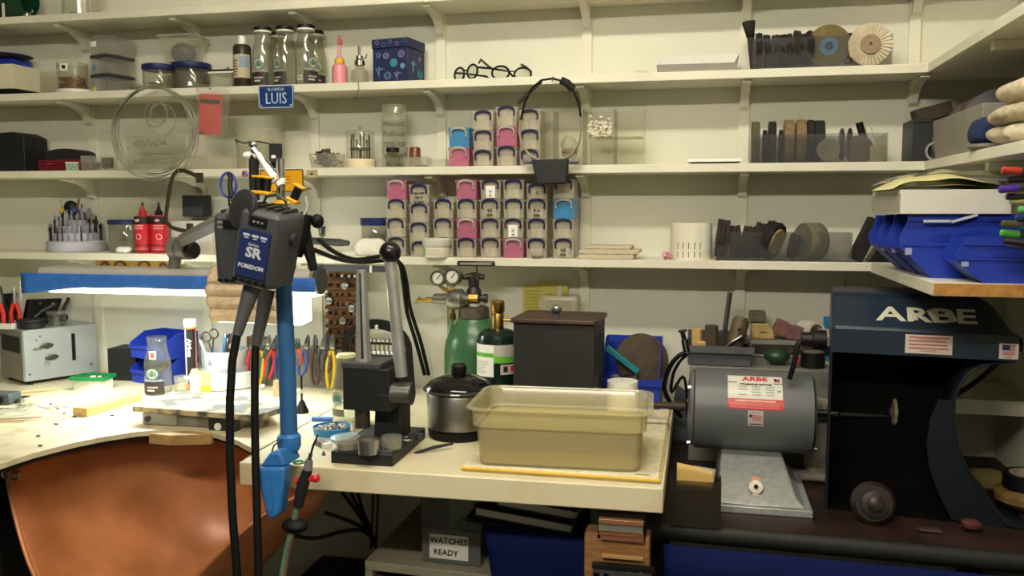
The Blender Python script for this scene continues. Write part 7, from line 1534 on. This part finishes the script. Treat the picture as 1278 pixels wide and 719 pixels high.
cloth_pile('grey_rag', 'small pale rag lying right behind the silver motor base', 'rag', (A(1018, 592, 2.14).x, 2.14, TZ), .09, .06, .022, mat('pale_rag', '857a6c', .9, n=.2, ns=20), ph=.4)
# black curved cord behind the hood
cord('black cord curving between the hood and the white ledge', smooth([A(px, py, 2.10) for px, py in ((1256, 440), (1240, 458), (1220, 475), (1198, 490), (1180, 500))]), .006)
# plastic pocket with yellow papers
q0, q1 = G(836, 655, TZ), G(899, 655, TZ); pw2 = q1.x-q0.x
t = T('plastic_pocket', 'smoky clear plastic pocket with dark contents on the machine table', 'pocket', ((q0.x+q1.x)/2, q0.y+.012, TZ)); ph2 = A(866, 600, q0.y).z-TZ
O('pocket_body', M().tray(pw2, .035, ph2, .002), clear('pocket_smoke', (.8, .78, .72), .15, '5a5448', .12, .15), t); O('back_panel', M().box(-pw2/2, pw2/2, .0178, .020, 0, ph2*1.05), clear('pocket_smoke'), t); O('dark_backing', M().box(-pw2*.40, pw2*.48, .006, .010, .003, ph2*.92), mat('dark_brown', '3a2c22'), t)
one('yellow_slip', M().grid(lambda u, v: (pw2*.72*(u-.5), .004*math.sin(3*u), .058*v*(1-.25*u)+.0*u), 8, 4), mat('manila', 'c9a860', .7), 'curled manila paper slip standing in the plastic pocket', 'paper', ((q0.x+q1.x)/2-.002, q0.y+.010, TZ+ph2*.74), solid=.0008)
one('white_slip', M().box(-.022, .022, -.0006, .0006, 0, .05), mat('grey_paper', 'a8a69c', .7), 'pale grey paper slip standing in the plastic pocket', 'paper', ((q0.x+q1.x)/2+.012, q0.y+.0215, TZ+ph2*.72), rot=(0, rad(6), 0))
# ================================================================ behind the motor: grey box, grey tool bin, compound bars
q0, q1 = A(857, 460, 2.26), A(938, 460, 2.26); gz1 = A(895, 446, 2.26).z; gzt = A(895, 416, 2.36).z
gb0 = A(930, 500, 2.40).x
t = T('grey_cabinet', 'plain grey cabinet on the machine table behind the polishing motor', 'cabinet', ((A(862, 480, 2.2).x+A(1040, 480, 2.2).x)/2, 2.34, TZ)); cw2 = A(1040, 480, 2.25).x-A(862, 480, 2.25).x
ctop = A(985, 424, 2.42).z
O('carcass', M().cb(cw2, .20, ctop-TZ-.05), mat('cabinet_grey', '7c7b70', .55, n=.06, ns=6), t, bev=.002)
cabz = ctop-.05
t = T('grey_tool_bin', 'dark grey bin full of wooden rods and tools left of the compound bars', 'bin', ((q0.x+q1.x)/2, 2.335, cabz+.001)); ww = q1.x-q0.x
bh = max(.05, gz1-cabz)
O('body', M().tray(ww*.96, .16, bh, .003, 1.06, 1.08), mat('bin_grey', '55565a', .5, n=.1), t, bev=.001); O('rim', M().box(-ww*.53, ww*.53, -.094, -.084, bh-.016, bh+.001), mat('bin_grey', '55565a'), t); O('back_wall', M().box(-ww*.5, ww*.46, .076, .080, bh*.5, gzt-cabz), mat('bin_dark', '3c3d40', .5), t)
binz = cabz+bh
def in_bin(px, py): q = A(px, py, 2.33); return q
q = A(905, 440, 2.33); r_ = A(911, 365, 2.33); d = r_-q
one('steel_bar', M().tube([Vector((-.012, 0, -.04)), d], .0065, 4), mat('dull_bar', '6a6a66', .35, .7), 'long square steel bar leaning out of the grey tool bin', 'bar', q)
q = A(912, 448, 2.32); r_ = A(926, 396, 2.34); d = r_-q
t = T('wooden_mallet_handle', 'thick brown wooden handle with a dark hole leaning in the grey tool bin', 'handle', q); O('grip', M().tube([Vector((-.006, 0, -.03)), d*.5, d*.9, d], [.020, .022, .022, .016], 14), mat('handle_brown', '6e5a3c', .6, c2='3c3024', ns=12), t); O('hole', M().ball((d.x*.72, -.021, d.z*.75), .005, 8), ink, t)
for px, py, h_, r_, c_, lab in ((869, 440, .045, .014, 'wood', 'short pale wooden block standing at the left in the grey tool bin'), (887, 445, .055, .018, 'dark', 'short dark wooden stump standing in the grey tool bin'), (874, 447, .012, .018, 'wood', 'flat pale wooden offcut lying in the grey tool bin')):
    q = A(px, py, 2.32); one('wood_offcut', M().lathe([(r_, -.02), (r_, h_), (r_*.8, h_+.002), (1e-6, h_+.002)], 7), wood if c_ == 'wood' else mat('stump', '4a3c2c', .7), lab, 'offcut', (q.x, q.y, binz-.01))
q = A(912, 446, 2.31); t = T('steel_pliers', 'shiny steel pliers lying in the front of the grey tool bin', 'pliers', (q.x, 2.30, binz+.002), rot=(0, rad(-38), 0)); O('handle', M().tube([(-.04, -.003, 0), (0, -.006, .004), (.035, -.004, .001)], .004, 8), chrome, t); O('handle', M().tube([(-.04, .004, 0), (0, .008, -.004), (.035, .005, -.001)], .004, 8), chrome, t); O('jaw', M().ball((-.048, 0, 0), .010, 8, (1.5, .6, .6)), steel, t)
t = T('torch_tip', 'black and chrome gas torch end with hoses at the left of the grey tool bin', 'torch', A(857, 438, 2.24)); O('tip', M().tube([(0, 0, .0), (-.006, 0, .03)], .009, 10), chrome, t); O('valve', M().tube([(-.006, 0, .028), (-.012, 0, .05)], .006, 8).tube([(-.022, 0, .05), (.0, 0, .054)], .004, 6), black, t)
o_ = A(857, 438, 2.24)
O('hose', M().tube([q-o_ for q in smooth([A(*p) for p in ((856, 440, 2.24), (845, 446, 2.24), (834, 462, 2.25), (829, 485, 2.28), (838, 505, 2.32), (850, 520, 2.35))])], .006, 8), dblack, t)
cord('black hose looping down between the blue bin and the grey cabinet, inner one', smooth([A(*p) for p in ((858, 442, 2.26), (848, 452, 2.26), (840, 468, 2.27), (838, 490, 2.28), (852, 470, 2.28), (857, 490, 2.3), (858, 520, 2.32))]), .004)
one('slate_panel', M().prism([(0, 0), (.07, 0), (.055, .14), (.025, .16)], -.004, .004, 'y'), mat('slate_grey', '4c4f54', .6), 'dark slate offcut leaning on the wall behind the hoses', 'panel', (A(832, 530, 2.42).x, 2.43, TZ))
# ledge of compound bars
bars = [(945, 392, .042, .030, '55503a', 'olive dark compound bar on top of the tan bar', 0), (952, 411, .062, .042, 'a88f58', 'tan compound bar with carved marks', 0), (971, 402, .036, .040, '7a4e46', 'rosy brown compound bar leaning beside the tan bar', 24), (992, 407, .054, .036, '6e4a4a', 'dull maroon compound bar beside the white ring', 6)]
lz = A(960, 423, 2.40).z
t = T('compound_ledge', 'small grey ledge on the wall carrying the polishing compound bars', 'ledge', (A(985, 424, 2.42).x, 2.42, lz-.012)); O('board', M().cb(.24, .078, .012), mat('cabinet_grey', '7c7b70'), t)
bt = {}
for i, (px, py, w_, h_, c_, lab, rot_) in enumerate(bars):
    q = A(px, py, 2.40); zz = lz+.0005 if i != 0 else lz+.0445
    if i == 2: zz = lz+.012
    o = one('compound_bar', M().box(-w_/2, w_/2, -.02, .02, 0, h_).xf(Matrix.Identity(4)) if i != 1 else M().prism([(-w_/2, 0), (w_/2, 0), (w_/2-.004, h_*.6), (w_/2-.018, h_), (-w_/2, h_)], -.02, .02, 'y'), mat('compound_'+c_, c_, .8, n=.2, ns=40, bump=.3), lab, 'compound bar', (q.x, 2.405, zz), rot=(0, rad(rot_), 0), bev=.004, group='polishing compound bars')
q = A(953, 412, 2.384); one('carved_mark', M().box(-.008, .008, -.0006, .0006, -.001, .001), ink, 'dark scratch on the front of the tan compound bar', 'mark', (q.x, 2.3835, lz+.02))
col.objects[-1].parent = None
q = A(1013, 408, 2.38); t = T('paper_ring', 'white cardboard ring standing on edge at the right of the compound bars', 'ring', (q.x, 2.405, lz+.026), rz=rad(24)); O('tube_wall', M().ring(.0255, .0195, -.030, .030, 30, ax='y'), mat('ring_white', 'c8c0b0', .6), t)
q = A(975, 455, 2.25)
t = T('hand_grinder', 'dark green and black hand tool lying on the grey cabinet', 'tool', (A(982, 452, 2.30).x, 2.30, cabz+.001)); O('green_body', M().ball((-.025, 0, .022), .030, 14, (1.1, .8, .65)), mat('bottle_green', '1c3a24', .4), t); O('black_body', M().cyl(.030, .0, .038, 20, (.062, -.01, 0)), black, t); O('worn_top', M().cyl(.026, .0382, .040, 20, (.062, -.01, 0)), mat('dusty_top', '5c5c40', .8), t); O('red_switch', M().box(.012, .026, -.032, -.02, .006, .032), red, t, bev=.003); O('blades', M().box(.0, .030, -.01, .02, .034, .040).box(.02, .04, -.012, .018, .040, .045), dgrey, t)
for a, b, lab in (((1020, 432), (1040, 450), 'scrap of blue tape on the wall below the black connector'), ((1028, 395), (1040, 410), 'scrap of blue tape on the wall above the black connector')):
    p, q = A(*a, 2.455), A(*b, 2.455); one('blue_tape_scrap', M().box(p.x, q.x+.02, 2.455, 2.4592, q.z, p.z), mat('tape_blue2', '2f8fd0', .6), lab, 'tape', (0, 0, 0))
# ================================================================ below the bench
# copper-coloured bench apron slung under the cut-out
P_ = lambda px, py, y: A(px, py, y)
cop = mat('apron_copper', 'd98e5c', .36, .1, c2='ae7042', ns=9, thr=(.3, .72), bump=.06)
e = 14
back = [G(px, py, BZ-.052) for px, py in ((2, 590), (20, 586), (60, 575), (100, 566), (140, 560), (180, 556), (220, 556), (260, 561), (300, 574))]
back = [Vector((-1.53, 1.66, BZ-.055)), Vector((-1.50, 1.80, BZ-.055)), Vector((-1.43, 1.93, BZ-.055)), Vector((-1.33, 2.02, BZ-.055)), Vector((-1.20, 2.06, BZ-.055)), Vector((-1.06, 2.05, BZ-.055)), Vector((-.95, 1.98, BZ-.055)), Vector((-.86, 1.88, BZ-.055)), Vector((-.80, 1.74, BZ-.055))]
fp = [(5, 578, 1.64), (18, 640, 1.60), (45, 722, 1.56), (95, 790, 1.52), (150, 820, 1.50), (200, 790, 1.50), (250, 715, 1.52), (330, 642, 1.58), (415, 602, 1.68)]
front = [P_(*q) for q in fp]
front[0] = back[0]+Vector((-.005, -.03, .01)); front[-1] = back[-1]+Vector((.02, -.04, 0))
front = smooth(front, 4); back_s = smooth(back, 4); nn = len(front)-1
def apron(u, v):
    i = min(int(u*nn), nn-1); f_ = u*nn-i
    F = front[i].lerp(front[i+1], f_); K = back_s[i].lerp(back_s[i+1], f_)
    p = F.lerp(K, v); s_ = math.sin(PI*v)
    p.z -= .17*s_*math.sin(PI*u)**.7; p.y += .05*s_*math.sin(PI*u)+.20*math.sin(PI*min(1, v*1.0))**1.5*max(0, math.sin(PI*min(1, max(0, (u-.25)/.75))))*v
    p.z += .006*math.sin(17*u+5*v)*s_
    return p
t = T('bench_apron', 'copper-coloured catch apron slung below the bench cut-out', 'apron', (0, 0, 0))
O('sheet', M().grid(apron, 48, 26), cop, t, solid=.004, sharp=180)
O('rolled_edge', M().tube([q for q in front], .0055, 8), mat('copper_edge', 'b87446', .35, .35), t)
for px, py in ((19, 594), (7, 592)): O('eyelet', M().torus((0, 0, 0), .009, .0030, 'y', 20, 6).xf(Matrix.Translation(A(px, py, 1.608))), steel, t)
# dark cabinet left below the bench
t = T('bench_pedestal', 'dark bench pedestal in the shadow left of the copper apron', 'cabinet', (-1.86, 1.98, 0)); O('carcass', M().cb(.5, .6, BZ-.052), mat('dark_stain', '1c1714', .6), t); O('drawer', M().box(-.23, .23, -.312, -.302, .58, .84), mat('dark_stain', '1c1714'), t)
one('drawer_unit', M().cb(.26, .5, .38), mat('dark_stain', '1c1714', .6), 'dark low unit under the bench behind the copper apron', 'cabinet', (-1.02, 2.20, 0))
# grey cabinet under the bench with the clear bin
cz = G(540, 690, .60)
CZ = .64
c0, c1 = G(455, 700, CZ), G(620, 712, CZ)
t = T('low_cabinet', 'beige grey low cabinet under the bench with the labelled clear bin on top', 'cabinet', (0, 0, 0)); cgr = mat('cabinet_beige', '8a8470', .55, n=.05, ns=6)
xl_, xr_2 = c0.x, -.40
yf_ = c0.y
O('top_board', M().prism([(xl_, yf_), (xr_2, yf_-.02), (xr_2, 2.40), (xl_, 2.40)], CZ-.022, CZ, 'z'), cgr, t, bev=.002); O('side_panel', M().box(xl_, xl_+.018, yf_+.003, 2.40, 0, CZ-.0225), cgr, t); O('side_panel', M().box(xr_2-.018, xr_2, yf_, 2.40, 0, CZ-.0225), cgr, t); O('back_panel', M().box(xl_+.0185, xr_2-.0185, 2.38, 2.40, 0, CZ-.0225), mat('dark_stain', '1c1714'), t); O('door', M().box(xl_+.019, xr_2-.019, yf_+.010, yf_+.028, .02, CZ-.045), cgr, t, bev=.002)
b0, b1 = G(528, 702, CZ), G(600, 710, CZ)
bw3 = b1.x-b0.x; bh3 = A(565, 622, b0.y+.01).z-CZ
t = T('watch_bin', 'clear bin with a white WATCHES READY label on the low cabinet', 'bin', ((b0.x+b1.x)/2, b0.y+.085, CZ+.0005), rad(-2))
O('body', M().tray(bw3, .16, bh3, .002, 1.06, 1.06), clear('watch_bin_plastic', (.95, .96, .94), .08, '9ca09a', .1, .12), t); O('front_band', M().box(-bw3*.505, bw3*.505, -.0835, -.0815, .003, bh3*.52), clear('band_frost', (.75, .77, .74), .6, '6c7270', .2), t)
O('label', M().box(-bw3*.37, bw3*.30, -.0852, -.0838, bh3*.08, bh3*.45), mat('label_sheet', 'd8d5ca', .6), t, label='white paper label'); lw3 = bw3*.67
txt('WATCHES', lw3*.205, ink, t, (-bw3*.035, -.0858, bh3*.355), bold=.0003); txt('READY', lw3*.205, ink, t, (-bw3*.085, -.0858, bh3*.175), bold=.0003)
O('paper_contents', M().box(-bw3*.22, bw3*.40, .0, .004, .004, bh3*.96), mat('greenish_paper', '9a9c80', .7), t, label='pale greenish papers'); O('dark_contents', M().torus((bw3*.12, -.03, bh3*.50), .014, .004, 'y', 16, 6).box(bw3*.02, bw3*.25, -.05, -.02, .004, bh3*.4), dgrey, t)
# books under the bench
q0, q1 = A(592, 630, 1.80), A(716, 640, 1.80)
for i, (dz, dx, lab) in enumerate(((0, 0, 'black-covered book, lower one of the pair under the bench'), (.026, .05, 'black-covered book, upper one of the pair under the bench'))):
    t = T('book', lab, 'book', (q0.x+dx, 1.79, .795+dz-.0), group='books under the bench', rot=(0, rad(5.5), rad(-2))); L_ = (q1.x-q0.x)*(1 if not i else .82)
    O('cover', M().box(0, L_, 0, .16, .0, .003).box(0, L_, 0, .16, .020, .023).box(0, .003, 0, .16, .003, .020), black, t); O('pages', M().box(.004, L_-.004, .004, .156, .0032, .0198), mat('page_grey', 'b0aea6', .7), t)
t = T('hanging_shelf', 'dark shelf board under the bench carrying the two black books', 'shelf', (0, 0, 0)); O('board', M().prism([(q0.x-.02, .786), (q1.x+.05, .760), (q1.x+.05, .752), (q0.x-.02, .778)], 1.80, 2.2, 'y'), dblack, t); O('hanger', M().box(q0.x+.0, q0.x+.02, 2.18, 2.2, .79, BZ-.051).box(q1.x+.02, q1.x+.04, 2.18, 2.2, .77, BZ-.051), dblack, t)
# vise block at the right below the bench
VY = 1.655
v = lambda px, py, y=VY: A(px, py, y)
t = T('bench_vise', 'wooden block with copper jaw pieces and a black metal frame hung below the bench corner', 'vise', v(770, 690)); o_ = v(770, 690); vl = lambda px, py, y=VY: v(px, py, y)-o_
vb = lambda l, r_, tp, b, y0, y1: M().box(vl(l, tp).x, vl(r_, tp).x, y0, y1, vl(l, b).z, vl(l, tp).z)
O('green_plate', vb(733, 790, 633, 675, .055, .062), mat('vise_green', '2c5a34', .5), t, label='green back plate')
O('wood_body', vb(729, 811, 664, 760, .0, .050), mat('vise_wood', '8a6238', .65, n=.3, ns=22, stretch=(1, 1, 8)), t, bev=.006)
O('copper_bar', vb(748, 804, 644, 650, -.016, -.0005), mat('copper_bar', '9a6a50', .45, .4), t, bev=.001); O('grey_bar', vb(748, 803, 651, 659, -.014, -.0005), mat('jaw_grey', '8a8678', .4, .4), t); O('copper_bar', vb(748, 804, 660, 664, -.015, -.0005), mat('copper_bar2', '8a5430', .5, .3), t); O('copper_bar', vb(750, 804, 665, 670, -.013, -.0005), mat('copper_bar', '9a6a50'), t)
O('wood_slot', vb(752, 803, 690, 693, -.012, -.0005), mat('worn_wood2', 'a8824e', .6), t); O('bar_backing', vb(746, 806, 636, 672, 0.0, .040), dblack, t)
O('black_frame', vb(741, 818, 697, 702, -.03, -.0125), black, t); O('black_frame', vb(741, 818, 703, 790, -.012, -.0005), dblack, t); O('steel_rail', vb(743, 814, 703, 706, -.034, -.0125), mat('rail_steel', '55555a', .4, .6), t)
for px in (752, 764, 787, 801): O('steel_pin', M().cyl(.005, vl(px, 720).z, vl(px, 706).z, 10, (vl(px, 710).x, -.026, 0)), steel, t)
O('arch', M().tube([vl(758, 722)+Vector((0, -.024, 0)), vl(766, 714)+Vector((0, -.024, 0)), vl(776, 710)+Vector((0, -.024, 0)), vl(786, 713)+Vector((0, -.024, 0)), vl(792, 722)+Vector((0, -.024, 0))], .008, 8), mat('rail_steel', '55555a'), t)
# cables below the bench
cb_ = [((478, 612, 1.95), (500, 628, 1.95), (515, 655, 1.97), (530, 680, 2.0)), ((495, 612, 2.0), (505, 635, 2.0), (520, 665, 2.0), (532, 690, 2.0))]
for i, pts in enumerate((((405, 640, 1.9), (430, 648, 1.92), (455, 660, 1.95), (466, 672, 1.98)), ((352, 665, 1.85), (390, 672, 1.88), (425, 664, 1.92), (452, 662, 1.95), (468, 676, 1.98)), ((424, 610, 2.0), (440, 632, 2.0), (456, 655, 2.0), (468, 678, 2.0)), ((436, 610, 2.02), (447, 634, 2.02), (460, 656, 2.02), (466, 680, 2.0)), ((446, 612, 2.05), (452, 636, 2.04), (462, 660, 2.02), (468, 682, 2.0)))):
    cord('black cable drooping under the bench into the cable bundle, %s' % ('uppermost loop', 'lower long loop', 'first straight one', 'second straight one', 'third straight one')[i], smooth([A(*q) for q in pts]), .005, name='cable', group='cables under the bench')
for i, px in enumerate((466, 472)): cord('dark straight cable hanging from the bench to the low cabinet, %s' % ('left one', 'right one')[i], [A(px, 612, 2.1), A(px-1, 640, 2.1), A(px-3, 685, 2.08)], .004, mat('cable_brown', '3a2a26', .5), name='cable', group='straight cables under the bench')
